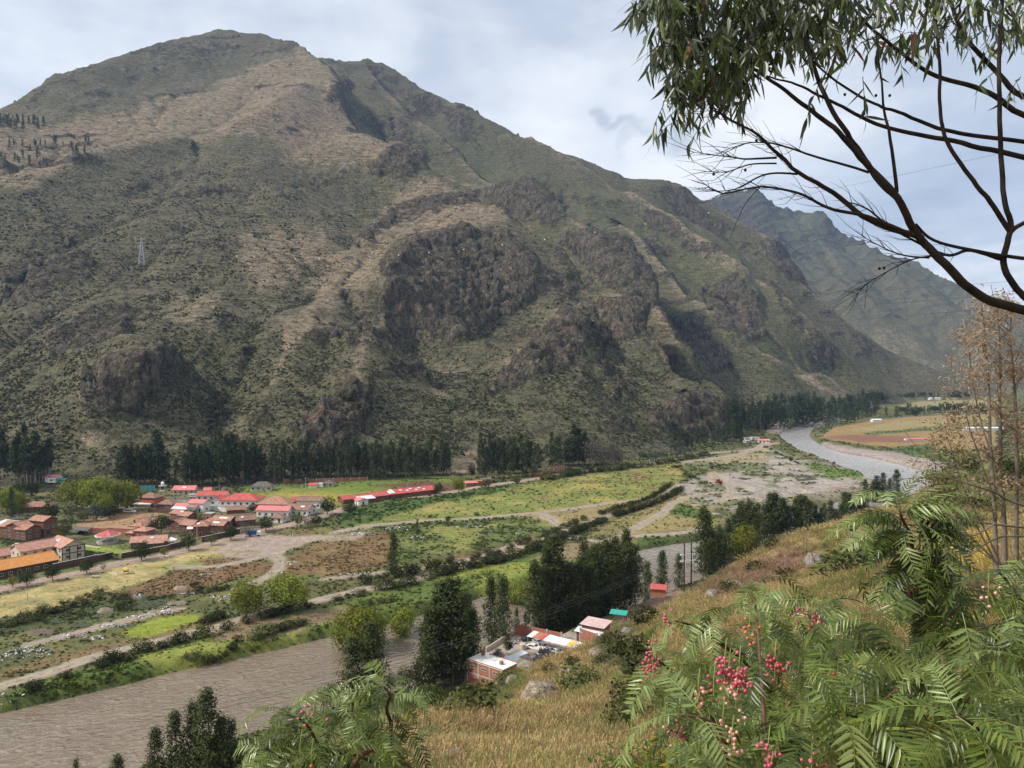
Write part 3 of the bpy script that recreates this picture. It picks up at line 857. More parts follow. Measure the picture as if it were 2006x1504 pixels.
def mountain_brush():
 n = 420000
 yy_ = np.exp(rng.uniform(np.log(478), np.log(1450), n))
 u_ = rng.uniform(-.80, .45, n)
 fr = (np.log(yy_) - np.log(yy[0])) / (np.log(yy[-1]) - np.log(yy[0])) * (NR - 1)
 fc = (u_ - uu[0]) / (uu[-1] - uu[0]) * (NC - 1)
 r0, c0 = fr.astype(int), fc.astype(int)
 tr, tcn = (fr - r0)[:, None], (fc - c0)[:, None]
 g = lambda A: (A[r0, c0] * (1 - tr) + A[r0 + 1, c0] * tr) * (1 - tcn) + (A[r0, c0 + 1] * (1 - tr) + A[r0 + 1, c0 + 1] * tr) * tcn
 p = g(MV)
 z = g(np.stack([rock, dry, green], -1))
 clump = fbm(p[:, 0] / 26, p[:, 1] / 26, p[:, 2] / 26, 4, 201, .6)
 dens = .32 - .20 * ERO[r0, c0] + .75 * clump + .25 * z[:, 2] - .38 * z[:, 1] - .30 * z[:, 0]
 dens *= smooth(1500, 900, yy_) * smooth(4, 14, p[:, 2])
 keep = rng.random(n) < dens
 p, z, yk = p[keep], z[keep], yy_[keep]
 m = len(p)
 s = (.36 + .95 * rng.random(m) ** 2.6) * (.75 + yk / 1700)
 t = rng.random((m, 1))
 a, b = np.array([[.050, .052, .030]]), np.array([[.112, .102, .062]])
 tint = a * (1 - t) + b * t
 tint = tint * (1 - .3 * z[:, 2:3]) + np.array([[.055, .072, .028]]) * .3 * z[:, 2:3]
 tall = rng.random(m) < .04
 s[tall] *= 1.5
 tint[tall] = np.array([.032, .045, .020])
 scatter_object('mountain_brush', p, np.stack([s, s, s * .8], 1), tint, brush_proto)
 return m
print('brush', mountain_brush())
# valley floor, river, tracks
FLOOR = 3.0
RIVER = [(-340, -36, 23), (-258, 32, 23), (-104, 160, 23), (-38, 212, 22), (-14, 233, 21), (25, 273, 21), (68, 318, 21), (106, 343, 21), (170, 405, 23), (262, 482, 26), (286, 560, 27), (293, 665, 24), (292, 742, 15), (332, 900, 14), (402, 1035, 14), (515, 1185, 15), (610, 1205, 18), (780, 1270, 18), (1050, 1420, 18), (1500, 1700, 18)]
RIV = np.array(RIVER, float)
def catmull(a, n=14):
 a = np.asarray(a, float)
 out = []
 for i in range(len(a) - 1):
  p0, p1, p2, p3 = a[max(i - 1, 0)], a[i], a[i + 1], a[min(i + 2, len(a) - 1)]
  for k in range(n):
   t_ = k / n
   out.append(.5 * ((2 * p1) + (p2 - p0) * t_ + (2 * p0 - 5 * p1 + 4 * p2 - p3) * t_ ** 2 + (3 * p1 - p0 - 3 * p2 + p3) * t_ ** 3))
 out.append(a[-1])
 return np.array(out)
RIVC = catmull(RIV, 10)
def river_dist(X, Y):
 """distance outside the water's edge (negative in the water)"""
 best = np.full(X.shape, 1e9)
 for i in range(len(RIVC) - 1):
  x0, y0, w0 = RIVC[i]
  x1, y1, w1 = RIVC[i + 1]
  ex, ey = x1 - x0, y1 - y0
  tt = np.clip(((X - x0) * ex + (Y - y0) * ey) / (ex * ex + ey * ey), 0, 1)
  best = np.minimum(best, np.hypot(X - x0 - tt * ex, Y - y0 - tt * ey) - (w0 + (w1 - w0) * tt))
 return best
TRACKS = {
 'dike': ([(-80, 1372), (0, 1344), (101, 1316), (176, 1291), (239, 1274), (302, 1258), (365, 1243), (449, 1221), (525, 1199), (596, 1184), (641, 1171), (689, 1160), (787, 1138), (832, 1128), (874, 1116), (924, 1104), (1000, 1084), (1042, 1067), (1110, 1042), (1130, 1033), (1172, 1017), (1212, 1003), (1249, 992), (1287, 978), (1304, 968), (1332, 949)], 4.2, 'pale dirt track along the dike between two rows of dark bushes'),
 'fork': ([(1106, 1043), (1118, 1050), (1140, 1056), (1175, 1062), (1207, 1055), (1249, 1050), (1299, 1047), (1349, 1042), (1400, 1036)], 4.0, ''),
 'cut': ([(1207, 1055), (1224, 1045), (1264, 1024), (1299, 1004), (1322, 984), (1350, 974), (1400, 965)], 3.6, ''),
 'field': ([(655, 1043), (695, 1035), (724, 1030), (774, 1025), (849, 1019), (924, 1016), (1000, 1009), (1050, 1005), (1100, 999), (1150, 992), (1224, 982), (1262, 977)], 4.0, ''),
 'cross': ([(1060, 1006), (1080, 1018), (1098, 1030), (1108, 1042)], 5.0, ''),
 'lane': ([(520, 1090), (537, 1089), (549, 1099), (546, 1112), (535, 1124), (518, 1133), (498, 1143)], 3.6, ''),
 'loop': ([(520, 1088), (470, 1101), (436, 1108), (374, 1112), (345, 1108)], 3.4, ''),
 'dump': ([(60, 1262), (140, 1243), (220, 1222), (300, 1203), (350, 1193)], 2.6, ''),
 'low': ([(640, 1134), (700, 1128), (745, 1122), (800, 1116), (900, 1101), (960, 1084), (1010, 1069)], 2.6, ''),
 'village': ([(-90, 1176), (0, 1155), (50, 1145), (100, 1133), (175, 1118), (224, 1105), (299, 1093), (362, 1079), (436, 1060), (500, 1043), (560, 1030), (612, 1015), (660, 1001), (714, 985), (749, 977), (824, 972), (889, 963), (949, 952), (1025, 942), (1075, 933), (1112, 927), (1175, 919), (1249, 912), (1312, 902), (1374, 890), (1424, 885), (1474, 880), (1500, 868)], 6.0, ''),
 'quarry': ([(1340, 905), (1400, 898), (1450, 890), (1500, 872), (1520, 868)], 7.0, ''),
 'quarry2': ([(1395, 925), (1410, 940), (1430, 955), (1425, 975), (1400, 985)], 5.0, ''),
}
TRW = {k_: ([G(*q, FLOOR) for q in v[0]], v[1]) for k_, v in TRACKS.items()}
TRW = {k_: (catmull([(q.x, q.y) for q in v[0]], 6), v[1]) for k_, v in TRW.items()}
def track_dist(X, Y):
 d = np.full(X.shape, 1e9)
 for ln, w_ in TRW.values():
  x0, y0 = ln.min(0) - 12
  x1, y1 = ln.max(0) + 12
  s = (X > x0) & (X < x1) & (Y > y0) & (Y < y1)
  if s.any():
   d[s] = np.minimum(d[s], polydist(X[s], Y[s], ln) - w_ / 2)
 return d
def floor_z(X, Y):
 X, Y = np.asarray(X, float), np.asarray(Y, float)
 rd = river_dist(X, Y)
 wob = 1.6 * fbm(X / 9, Y / 9, None, 3, 301)
 z = -2.5 + (FLOOR + 2.5) * smooth(-1.0, 5.5, rd + wob)
 bumps = .38 * fbm(X / 11, Y / 11, None, 3, 303) * smooth(3, 10, rd)
 px, py = proj(X, Y, np.full_like(X, FLOOR))
 q = smooth(-10, 15, inpoly(px, py, GRAVEL))
 bumps = bumps + q * 1.6 * fbm(X / 16, Y / 16, None, 3, 305, .6, ridge=True)
 dmp = smooth(-6, 12, inpoly(px, py, DUMP))
 bumps = bumps + dmp * .9 * np.maximum(fbm(X / 6, Y / 6, None, 3, 307), 0)
 bumps = bumps * smooth(0, 4, track_dist(X, Y))
 return z + bumps
GRAVEL = [(1335, 908), (1430, 890), (1500, 876), (1545, 893), (1620, 908), (1690, 925), (1720, 950), (1650, 990), (1480, 1005), (1400, 990), (1345, 978), (1330, 955), (1390, 925)]
DUMP = [(-30, 1290), (40, 1240), (120, 1215), (300, 1180), (460, 1130), (505, 1148), (420, 1195), (250, 1232), (120, 1285), (-30, 1320)]
VNR, VNC = 560, 600
vu = np.linspace(-.98, .92, VNC)
vy = np.geomspace(92.0, 2640.0, VNR)
VU, VY = np.meshgrid(vu, vy)
VX = VU * VY
VZ = floor_z(VX, VY)
vpx, vpy = proj(VX, VY, np.full_like(VX, FLOOR))
sc_ = np.clip(VY / 300, .6, 4)
f1 = fbm(VX / 26, VY / 26, None, 4, 311, .6)
f2 = fbm(VX / 9, VY / 9, None, 4, 313, .6)
f3 = fbm(VX / 3, VY / 3, None, 3, 317, .6)
wpx = vpx + 16 * fbm(VX / 20, VY / 20, None, 4, 321, .6) / sc_
wpy = vpy + 8 * fbm(VX / 20, VY / 20, None, 4, 323, .6) / sc_
vc = np.zeros(VX.shape + (4,))
def lay(poly, c, weed=.5, soft=5, amt=1.0, patch=None):
 global vc
 poly = np.asarray(poly, float)
 x0, y0 = poly.min(0) - 30
 x1, y1 = poly.max(0) + 30
 s = (vpx > x0) & (vpx < x1) & (vpy > y0) & (vpy < y1)
 if not s.any():
  return
 m_ = amt * smooth(-soft, soft, inpoly(wpx[s], wpy[s], poly))
 if patch is not None:
  f, lo, hi = patch
  m_ = m_ * smooth(lo, hi, f[s])
 vc[s] = vc[s] * (1 - m_[:, None]) + np.array([*c, weed]) * m_[:, None]
GRN, YEL, BRN, TAN, DGR = (.085, .105, .036), (.205, .195, .062), (.150, .098, .052), (.285, .225, .112), (.048, .060, .026)
vc[...] = np.array([.088, .098, .040, .75])
vc += (smooth(-.1, .5, f1) * .8)[..., None] * (np.array([.17, .15, .06, .45]) - vc)
vc += (smooth(.15, .6, f2) * .6)[..., None] * (np.array([.13, .09, .05, .5]) - vc)
lay([(-100, 1100), (0, 1010), (250, 975), (640, 975), (680, 1000), (500, 1048), (300, 1095), (0, 1158), (-100, 1180)], (.145, .125, .075), .25, 8, .85)
lay([(0, 1030), (120, 1000), (200, 1020), (330, 1040), (300, 1090), (100, 1130), (0, 1150)], (.095, .125, .038), .3, 8, .8, (f1, -.4, .2))
lay([(150, 1032), (175, 1015), (250, 1002), (330, 1005), (335, 1030), (260, 1042), (170, 1042)], (.30, .195, .105), .3, 3)
lay([(150, 1032), (175, 1015), (250, 1002), (330, 1005), (335, 1030), (260, 1042), (170, 1042)], (.25, .215, .11), .3, 3, .8, (f1, 0, .3))
lay([(280, 1000), (250, 998), (300, 992), (330, 1000)], (.16, .17, .05), .3, 3)
lay([(160, 1068), (260, 1075), (235, 1085), (150, 1078)], (.20, .24, .04), .2, 2, .9)
lay([(460, 990), (480, 955), (600, 950), (680, 942), (900, 935), (930, 950), (860, 965), (700, 972), (640, 990), (520, 990)], (.115, .155, .035), .3, 5)
lay([(500, 972), (560, 958), (690, 957), (760, 962), (650, 990), (540, 985)], (.27, .235, .055), .15, 8, .9)
lay([(560, 962), (660, 950), (780, 948), (800, 956), (700, 966)], (.12, .17, .035), .2, 6, .8)
lay([(725, 953), (800, 944), (905, 946), (905, 962), (850, 962), (780, 957)], (.115, .068, .042), .4, 4)
lay([(690, 1028), (690, 1005), (760, 990), (860, 972), (1000, 952), (1100, 938), (1250, 918), (1335, 906), (1345, 935), (1310, 962), (1262, 976), (1140, 992), (1050, 1003), (1000, 1008), (850, 1018)], (.165, .180, .052), .45, 6)
lay([(690, 1028), (690, 1005), (760, 990), (860, 972), (1000, 952), (1100, 938), (1250, 918), (1335, 906), (1345, 935), (1310, 962), (1262, 976), (1140, 992), (1050, 1003), (1000, 1008), (850, 1018)], (.27, .235, .075), .3, 6, .95, (f1, -.15, .25))
lay([(1000, 945), (1250, 918), (1335, 906), (1330, 950), (1250, 975), (1000, 980)], (.17, .105, .055), .5, 6, .8, (f2, .12, .4))
lay([(680, 1035), (660, 1000), (760, 975), (900, 958), (1010, 945), (1020, 955), (860, 985), (760, 1012)], (.072, .105, .032), .95, 5)
lay([(1000, 1012), (1120, 1000), (1262, 978), (1180, 1012), (1110, 1040), (1080, 1040), (1040, 1018)], (.25, .20, .095), .3, 4)
lay([(-40, 1175), (100, 1140), (250, 1108), (400, 1072), (500, 1050), (545, 1072), (440, 1098), (320, 1128), (210, 1163), (100, 1195), (-40, 1222)], (.33, .265, .118), .10, 4)
lay([(-40, 1175), (100, 1140), (250, 1108), (400, 1072), (500, 1050), (545, 1072), (440, 1098), (320, 1128), (210, 1163), (100, 1195), (-40, 1222)], (.22, .20, .085), .2, 4, .7, (f2, 0, .4))
lay([(290, 1118), (340, 1105), (440, 1085), (430, 1095), (340, 1120)], (.15, .18, .045), .4, 4, .8)
lay([(375, 1100), (470, 1085), (520, 1092), (460, 1106), (400, 1108)], (.17, .11, .06), .7, 4)
lay([(545, 1095), (600, 1072), (700, 1048), (760, 1043), (772, 1060), (765, 1115), (690, 1128), (600, 1138), (555, 1145), (530, 1130)], (.150, .098, .050), .95, 5)
lay([(545, 1095), (600, 1072), (700, 1048), (760, 1043), (772, 1060), (765, 1115), (690, 1128), (600, 1138), (555, 1145), (530, 1130)], (.195, .145, .065), .8, 5, .7, (f2, -.05, .35))
lay([(350, 1118), (430, 1112), (530, 1098), (545, 1108), (520, 1132), (450, 1152), (340, 1162), (230, 1178), (190, 1180), (290, 1140)], (.155, .100, .053), .9, 5)
lay([(-40, 1222), (120, 1190), (250, 1165), (340, 1160), (330, 1172), (220, 1200), (100, 1222), (-40, 1262)], (.055, .068, .028), 1.0, 5, .9)
lay([(380, 1160), (470, 1130), (640, 1130), (760, 1112), (840, 1090), (1050, 1052), (1100, 1035), (1040, 1015), (880, 1018), (770, 1030), (770, 1112), (560, 1148), (480, 1165)], (.10, .125, .040), .9, 5, .8)
lay([(780, 1035), (1000, 1020), (1090, 1030), (1060, 1050), (860, 1085), (780, 1100)], (.205, .20, .06), .4, 5, .8, (f1, 0, .3))
lay([(890, 1098), (960, 1078), (1050, 1050), (1060, 1058), (980, 1085), (900, 1108)], (.18, .11, .068), .4, 3, .9)
lay([(230, 1242), (290, 1215), (390, 1200), (400, 1222), (320, 1238), (260, 1247)], (.185, .215, .035), .12, 3)
lay([(0, 1330), (150, 1285), (300, 1245), (420, 1215), (430, 1203), (300, 1240), (120, 1280), (0, 1318)], (.165, .115, .060), .8, 4)
lay([(-40, 1395), (60, 1345), (300, 1275), (640, 1183), (840, 1132), (1000, 1092), (1080, 1075), (1090, 1110), (940, 1155), (700, 1228), (540, 1266), (300, 1338), (-40, 1425)], (.088, .118, .030), .9, 4)
lay([(-40, 1395), (60, 1345), (300, 1275), (640, 1183), (840, 1132), (1000, 1092), (1080, 1075), (1090, 1110), (940, 1155), (700, 1228), (540, 1266), (300, 1338), (-40, 1425)], (.205, .22, .05), .35, 4, .9, (f1, .05, .35))
lay([(400, 1236), (560, 1205), (680, 1182), (690, 1200), (600, 1232), (490, 1258), (400, 1262)], (.19, .135, .085), .5, 4, .9, (f2, -.4, .1))
lay([(1040, 1095), (1120, 1065), (1180, 1070), (1230, 1085), (1130, 1110), (1070, 1110)], (.22, .17, .095), .3, 4, .8)
lay([(1010, 1125), (1130, 1098), (1110, 1110), (1030, 1140)], (.15, .20, .04), .4, 4)
lay([(1140, 1055), (1210, 1018), (1330, 965), (1400, 985), (1400, 1034), (1250, 1048)], (.225, .185, .08), .4, 4)
lay([(1150, 1052), (1260, 1000), (1310, 985), (1230, 1035)], (.10, .12, .042), .6, 4, .7, (f2, -.3, .3))
lay([(1300, 1005), (1330, 985), (1380, 1000), (1395, 1022), (1340, 1012)], (.085, .125, .035), .7, 3)
lay([(1240, 1050), (1330, 1047), (1320, 1065), (1240, 1072)], (.08, .11, .035), .8, 3)
lay([(1245, 1090), (1260, 1076), (1330, 1068), (1390, 1060), (1400, 1075), (1350, 1080), (1290, 1102)], (.25, .225, .20), .05, 3)
lay(GRAVEL, (.29, .25, .215), .12, 6)
lay([(1335, 908), (1440, 888), (1510, 876), (1500, 905), (1400, 918)], (.27, .22, .125), .2, 5, .9)
lay(GRAVEL, (.125, .135, .06), .75, 6, .9, (f1, -.02, .22))
lay([(1560, 905), (1600, 908), (1690, 925), (1690, 942), (1620, 938), (1600, 925)], (.11, .15, .045), .6, 4)
lay([(1345, 905), (1400, 910), (1440, 918), (1400, 930), (1340, 935), (1330, 915)], (.10, .115, .045), .7, 4, .8)
lay([(1470, 985), (1700, 955), (1740, 985), (1620, 1040), (1450, 1060), (1400, 1020)], (.17, .15, .085), .5, 6, .8)
lay([(1500, 845), (1520, 828), (1600, 818), (1640, 812), (1640, 822), (1560, 832), (1530, 850)], (.26, .22, .195), .03, 2)
lay([(1575, 862), (1620, 868), (1700, 880), (1790, 890), (1850, 910), (1840, 935), (1740, 912), (1680, 897), (1600, 880)], (.28, .235, .205), .08, 3)
lay([(1600, 858), (1640, 835), (1700, 825), (1820, 812), (1950, 806), (1950, 880), (1800, 880), (1690, 872)], (.255, .175, .080), .15, 2)
lay([(1650, 842), (1760, 826), (1950, 815), (1950, 826), (1800, 836), (1700, 846)], (.26, .215, .10), .1, 2)
lay([(1690, 848), (1800, 838), (1950, 834), (1950, 840), (1800, 844), (1700, 853)], (.085, .12, .045), .4, 1.5)
lay([(1610, 856), (1700, 851), (1800, 856), (1800, 866), (1690, 866)], (.20, .105, .068), .05, 2)
lay([(1740, 876), (1810, 870), (1860, 882), (1850, 900), (1780, 893)], (.085, .125, .05), .6, 2)
lay([(1760, 796), (1800, 786), (1960, 781), (1960, 800), (1820, 801)], (.25, .215, .11), .1, 2)
lay([(1200, 1205), (1240, 1175), (1330, 1140), (1345, 1170), (1290, 1190), (1220, 1215)], (.21, .145, .115), .1, 3)
lay([(980, 1300), (1000, 1250), (1050, 1225), (1130, 1240), (1150, 1270), (1060, 1310)], (.33, .28, .235), .02, 3)
td = track_dist(VX, VY)
s_ = smooth(1.8, .2, td + 1.5 * f2)[..., None]
vc = vc * (1 - s_) + np.array([.30, .245, .185, 0]) * s_
for poly in ([(415, 1076), (470, 1055), (500, 1043), (560, 1048), (640, 1050), (690, 1046), (725, 1042), (705, 1056), (640, 1062), (600, 1064), (560, 1078), (545, 1094), (500, 1094), (450, 1092)],):
 lay(poly, (.30, .235, .19), .02, 3)
 lay(poly, (.24, .205, .115), .15, 3, .7, (f2, .1, .4))
rdv = river_dist(VX, VY)
s_ = smooth(3.2, .4, rdv + 1.2 * f2)[..., None]
vc = vc * (1 - s_) + np.array([.105, .088, .070, 0.0]) * s_
vc[..., 3] = np.where(td < .8, 0, vc[..., 3])
def ground_material(name):
 m, k = new_mat(name)
 pos = k.n('ShaderNodeNewGeometry').outputs['Position']
 c = k.n('ShaderNodeAttribute', attribute_name='soil').outputs['Color']
 a = k.noise(pos, .35, 5.0, .65)
 b = k.noise(pos, 1.6, 4.0, .65)
 d = k.noise(pos, .06, 4.0, .6)
 v = k.math('ADD', k.rng(a, .3, .7, .68, 1.30, False), k.rng(b, .3, .7, -.26, .26, False))
 v = k.math('MULTIPLY', v, k.rng(d, .3, .7, .86, 1.14, False))
 c = k.mix(1.0, c, k.n('ShaderNodeCombineColor', {0: v, 1: v, 2: v}).outputs[0], blend='MULTIPLY')
 finish(k, c, .95, bump(k, k.math('ADD', k.math('MULTIPLY', a, .5), k.math('MULTIPLY', b, .25)), .6, 1.0), .1)
 return m
M_GROUND = ground_material('valley_ground')
ground = link('ground', mesh_np('ground', np.stack([VX, VY, VZ], -1).reshape(-1, 3), grid_faces(VNR, VNC), M_GROUND, {'soil': vc.reshape(-1, 4)}))
ground['kind'] = 'structure'
# river
def river_material():
 m, k = new_mat('brown_river_water')
 pos = k.n('ShaderNodeNewGeometry').outputs['Position']
 ax, ay = .77, .64        # along the current
 rot = k.n('ShaderNodeMapping', {0: k.vmath('ADD', pos, (0, 0, 0)), 'Rotation': (0, 0, R(-40)), 'Scale': (.75, 1.0, 1.0)}).outputs[0]
 a = k.noise(rot, .42, 2.0, .5, 2.2)
 b = k.noise(rot, 1.5, 3.0, .6, .8)
 sw = k.noise(rot, .05, 3.0, .6, .6)
 c = k.mix(k.rng(sw, .35, .65), (.178, .136, .094), (.205, .158, .112))
 w2 = k.noise(k.scale(rot, 1.0, 1.7, 1.0), .21, 2.0, .45, 2.4)
 c = k.mix(k.math('MULTIPLY', k.rng(w2, .44, .76), .30), c, (.29, .235, .18))  # ripple sheen painted as lighter streaks
 c = k.mix(k.math('MULTIPLY', k.rng(w2, .46, .28), .16), c, (.115, .084, .056))  # darker ripple sides painted in
 c = k.mix(k.math('MULTIPLY', k.rng(a, .55, .8), .10), c, (.30, .25, .20))
 at = k.n('ShaderNodeAttribute', attribute_name='rapid_glare').outputs['Fac']
 foam = k.math('MULTIPLY', k.rng(k.math('ADD', k.math('MULTIPLY', b, .4), k.math('ADD', k.math('MULTIPLY', w2, .8), k.math('MULTIPLY', a, .5))), .78, 1.0), at)
 c = k.mix(k.math('MULTIPLY', at, .65), c, (.40, .40, .40))  # far reaches whitened: sky glare put into the colour with the rapids
 c = k.mix(k.math('MULTIPLY', foam, .42), c, (.66, .66, .64))
 h = k.math('ADD', k.math('MULTIPLY', a, .30), k.math('ADD', k.math('MULTIPLY', w2, .95), k.math('MULTIPLY', b, .015)))
 finish(k, c, k.mix(at, .10, .22, 'FLOAT'), bump(k, h, k.mix(at, .72, .22, 'FLOAT'), 1.0), 1.0)
 return m
def river_mesh():
 pts_ = catmull(RIV, 24)
 n = len(pts_)
 tg = np.gradient(pts_[:, :2], axis=0)
 tg /= np.linalg.norm(tg, axis=1)[:, None]
 nm = np.stack([-tg[:, 1], tg[:, 0]], 1)
 cols_ = np.linspace(-1, 1, 13)
 v = np.zeros((n, 13, 3))
 for j, c in enumerate(cols_):
  v[:, j, :2] = pts_[:, :2] + nm * (c * (pts_[:, 2] + 3.5))[:, None]
 v[:, :, 2] = .10 * fbm(v[:, :, 0] / 7, v[:, :, 1] / 7, None, 2, 401)
 rp = smooth(.5, 1.0, np.exp(-((v[:, :, 1] - 730) / 150) ** 2)) * .9 + .45 * smooth(420, 520, v[:, :, 1])
 rp = np.clip(rp + .35 * smooth(300, 340, v[:, :, 1]), 0, 1)  # away from the rapids this is painted sky glare
 me = mesh_np('river', v.reshape(-1, 3), grid_faces(n, 13), river_material())
 at = me.attributes.new('rapid_glare', 'FLOAT', 'POINT')
 at.data.foreach_set('value', rp.reshape(-1).astype(np.float32))
 o = link('river', me)
 o['kind'] = 'structure'
river_mesh()
# tracks: ribbons of worn dirt
def dirt_material(name, c1, c2):
 m, k = new_mat(name)
 pos = k.n('ShaderNodeNewGeometry').outputs['Position']
 a = k.noise(pos, .5, 5.0, .65)
 b = k.noise(pos, 2.2, 3.0, .6)
 c = k.mix(k.rng(a, .35, .65), c1, c2)
 at = k.n('ShaderNodeAttribute', attribute_name='across').outputs['Fac']
 gr = k.math('ADD', k.rng(at, .30, .04, 0, 1), k.rng(at, .95, 1.0, 0, 1.2))
 gr = k.math('MULTIPLY', gr, k.rng(a, .42, .58))
 c = k.mix(k.math('MULTIPLY', gr, .75), c, (.13, .13, .055))
 finish(k, c, .95, bump(k, b, .4, .2), .1)
 return m
M_DIRT = dirt_material('pale_dirt', (.33, .275, .215), (.26, .205, .155))
M_PINK = dirt_material('pink_dirt', (.36, .265, .215), (.29, .205, .165))
def ribbon(name, line, width, mat, z=FLOOR + .035, seed=0):
 n = len(line)
 tg = np.gradient(line, axis=0)
 tg /= np.linalg.norm(tg, axis=1)[:, None] + 1e-9
 nm = np.stack([-tg[:, 1], tg[:, 0]], 1)
 v = np.zeros((n, 5, 3))
 ac = np.zeros((n, 5))
 for j, c in enumerate((-1, -.5, 0, .5, 1)):
  wv = width / 2 * (1 + .18 * fbm(line[:, 0] / 6 + 9 * j, line[:, 1] / 6, None, 2, 411 + seed))
  v[:, j, :2] = line + nm * (c * wv)[:, None]
  ac[:, j] = abs(c)
 v[:, :, 2] = z
 me = mesh_np(name, v.reshape(-1, 3), grid_faces(n, 5), mat)
 at = me.attributes.new('across', 'FLOAT', 'POINT')
 at.data.foreach_set('value', ac.reshape(-1).astype(np.float32))
 o = link(name, me)
 o['kind'] = 'structure'
 return o
for i_, (k_, (ln, wd_)) in enumerate(TRW.items()):
 ribbon('road' if k_ in ('village', 'quarry') else 'path', ln, wd_, M_PINK if k_ == 'village' else M_DIRT, FLOOR + .035 + .006 * i_, i_)
# ponds in the gravel pit and the dump
def pond(name, pts_, mat):
 w_ = [G(*q, FLOOR) for q in pts_]
 c = sum(w_, Vector()) / len(w_)
 o = MB()
 n = 28
 ring = catmull([(q.x, q.y) for q in w_ + [w_[0]]], 5)
 o.add([(x, y, FLOOR + .22) for x, y in ring[:-1]], [tuple(range(len(ring) - 1))])
 b = o.build(name, mat)
 b['kind'] = 'structure'
mw_, kw_ = new_mat('pond_water')
finish(kw_, (.075, .085, .050), .12, bump(kw_, kw_.noise(kw_.n('ShaderNodeNewGeometry').outputs['Position'], 1.2, 3.0), .15, .3), .5)
pond('pond', [(1425, 930), (1445, 924), (1470, 926), (1492, 934), (1465, 938), (1435, 936)], mw_)
pond('pond', [(1556, 936), (1578, 930), (1602, 934), (1600, 944), (1570, 946)], mw_)
pond('pond', [(255, 1192), (280, 1180), (320, 1176), (326, 1181), (300, 1190), (268, 1195)], mw_)
pond('pond', [(135, 1228), (155, 1222), (180, 1222), (170, 1229), (150, 1230)], mw_)
# weeds of the valley floor
def valley_weeds():
 n = 330000
 yv = np.exp(rng.uniform(np.log(150), np.log(1250), n))
 u_ = rng.uniform(-.72, .66, n)
 fr = (np.log(yv) - np.log(vy[0])) / (np.log(vy[-1]) - np.log(vy[0])) * (VNR - 1)
 fc = (u_ - vu[0]) / (vu[-1] - vu[0]) * (VNC - 1)
 r0, c0 = fr.astype(int), fc.astype(int)
 soil = vc[r0, c0]
 x, y = u_ * yv, yv
 clump = fbm(x / 7, y / 7, None, 3, 421, .6)
 keep = rng.random(n) < np.clip(soil[:, 3] * (.42 + .8 * clump) - .02, 0, 1)
 keep &= river_dist(x, y) > 1.5
 x, y, soil = x[keep], y[keep], soil[keep]
 m = len(x)
 z = floor_z(x, y)
 keep2 = mount_z(x, y) < 6
 s = (.26 + .70 * rng.random(m) ** 2.2) * (.45 + .75 * soil[:, 3]) * np.clip(y / 330, .75, 1.9) * np.where(soil[:, 0] > soil[:, 1] * 1.3, .68, 1.0)
 t = rng.uniform(.66, 1.38, (m, 1))
 tint = soil[:, :3] * t
 gr = rng.random(m) < .35
 tint[gr] = tint[gr] * .55 + np.array([.055, .085, .024]) * .45
 scatter_object('weeds', np.stack([x, y, z], 1)[keep2], np.stack([s, s, s * .8], 1)[keep2], tint[keep2], brush_proto)
 print('weeds', keep2.sum())
valley_weeds()
# the slope the camera stands on
HC = [(1000, 1504, 24), (1000, 1450, 40), (1060, 1378, 56), (1000, 1356, 70), (1150, 1318, 85), (1100, 1346, 75), (1050, 1360, 66), (1300, 1238, 90), (1400, 1147, 110), (1500, 1075, 130), (1600, 1112, 95), (1650, 1030, 150), (1800, 965, 190), (1900, 915, 225), (2006, 893, 235),
   (1300, 1350, 42), (1500, 1250, 52), (1800, 1160, 46), (1955, 1140, 27), (2100, 1060, 40), (1920, 1010, 120), (800, 1500, 25), (700, 1490, 30), (780, 1425, 42), (850, 1385, 52), (1200, 1504, 23), (1500, 1450, 24), (1800, 1400, 18), (2200, 1200, 20), (1740, 1060, 105), (1400, 1220, 70), (2160, 900, 190)]
hp = [P(*a) for a in HC]
hp += [Vector(a) for a in ((0, 0, 80.4), (-8, 0, 78), (10, 0, 82.5), (0, -8, 83.5), (0, 10, 75.7), (-8, 10, 73.0), (8, 8, 77.8), (25, 0, 86), (-18, 8, 66), (-30, -10, 66), (30, -20, 93), (-20, 30, 55), (20, 15, 79),
   (-30, 60, 36), (-45, 85, 16), (-55, 105, 3), (-70, 60, 22), (-100, 80, 0), (-90, 30, 30), (-60, 20, 48), (-100, 40, 18), (-24, 100, 18), (-28, 128, 3), (-12, 148, 3), (-10, 105, 33), (12, 130, 28), (8, 152, 12), (0, 168, 4), (24, 165, 14), (26, 190, 3), (45, 215, 5), (50, 175, 28),
   (58, 245, 7), (80, 210, 28), (95, 265, 12), (100, 310, 4), (140, 350, 3), (130, 290, 16), (175, 330, 18), (210, 390, 5), (260, 430, 4), (200, 300, 26), (280, 360, 12), (320, 420, 6), (320, 500, 3), (300, 250, 40), (200, 150, 85), (100, 60, 90), (80, 100, 62), (330, 320, 20), (-120, 10, 30))]
hill_f = rbf_fit(hp, 0.0008, 60)
hxs = np.concatenate([np.linspace(-130, -45, 40), np.linspace(-44, 60, 200), np.linspace(61, 340, 130)])
hys = np.concatenate([np.linspace(-18, 0, 16), np.geomspace(1, 420, 300) - .5 + np.linspace(0, .4, 300)])
def hill_z(X, Y):
 X, Y = np.asarray(X, float), np.asarray(Y, float)
 d = np.hypot(X, Y)
 z = hill_f(X, Y)
 z = z + smooth(8, 40, d) * (.9 * fbm(X / 16, Y / 16, None, 3, 501) + .30 * fbm(X / 4, Y / 4, None, 3, 503))
 st = smooth(60, 120, d) * .8 * fbm(X / 22, Y / 22, None, 3, 505)
 return z + st
HX, HY = np.meshgrid(hxs, hys)
HZ = hill_z(HX, HY)
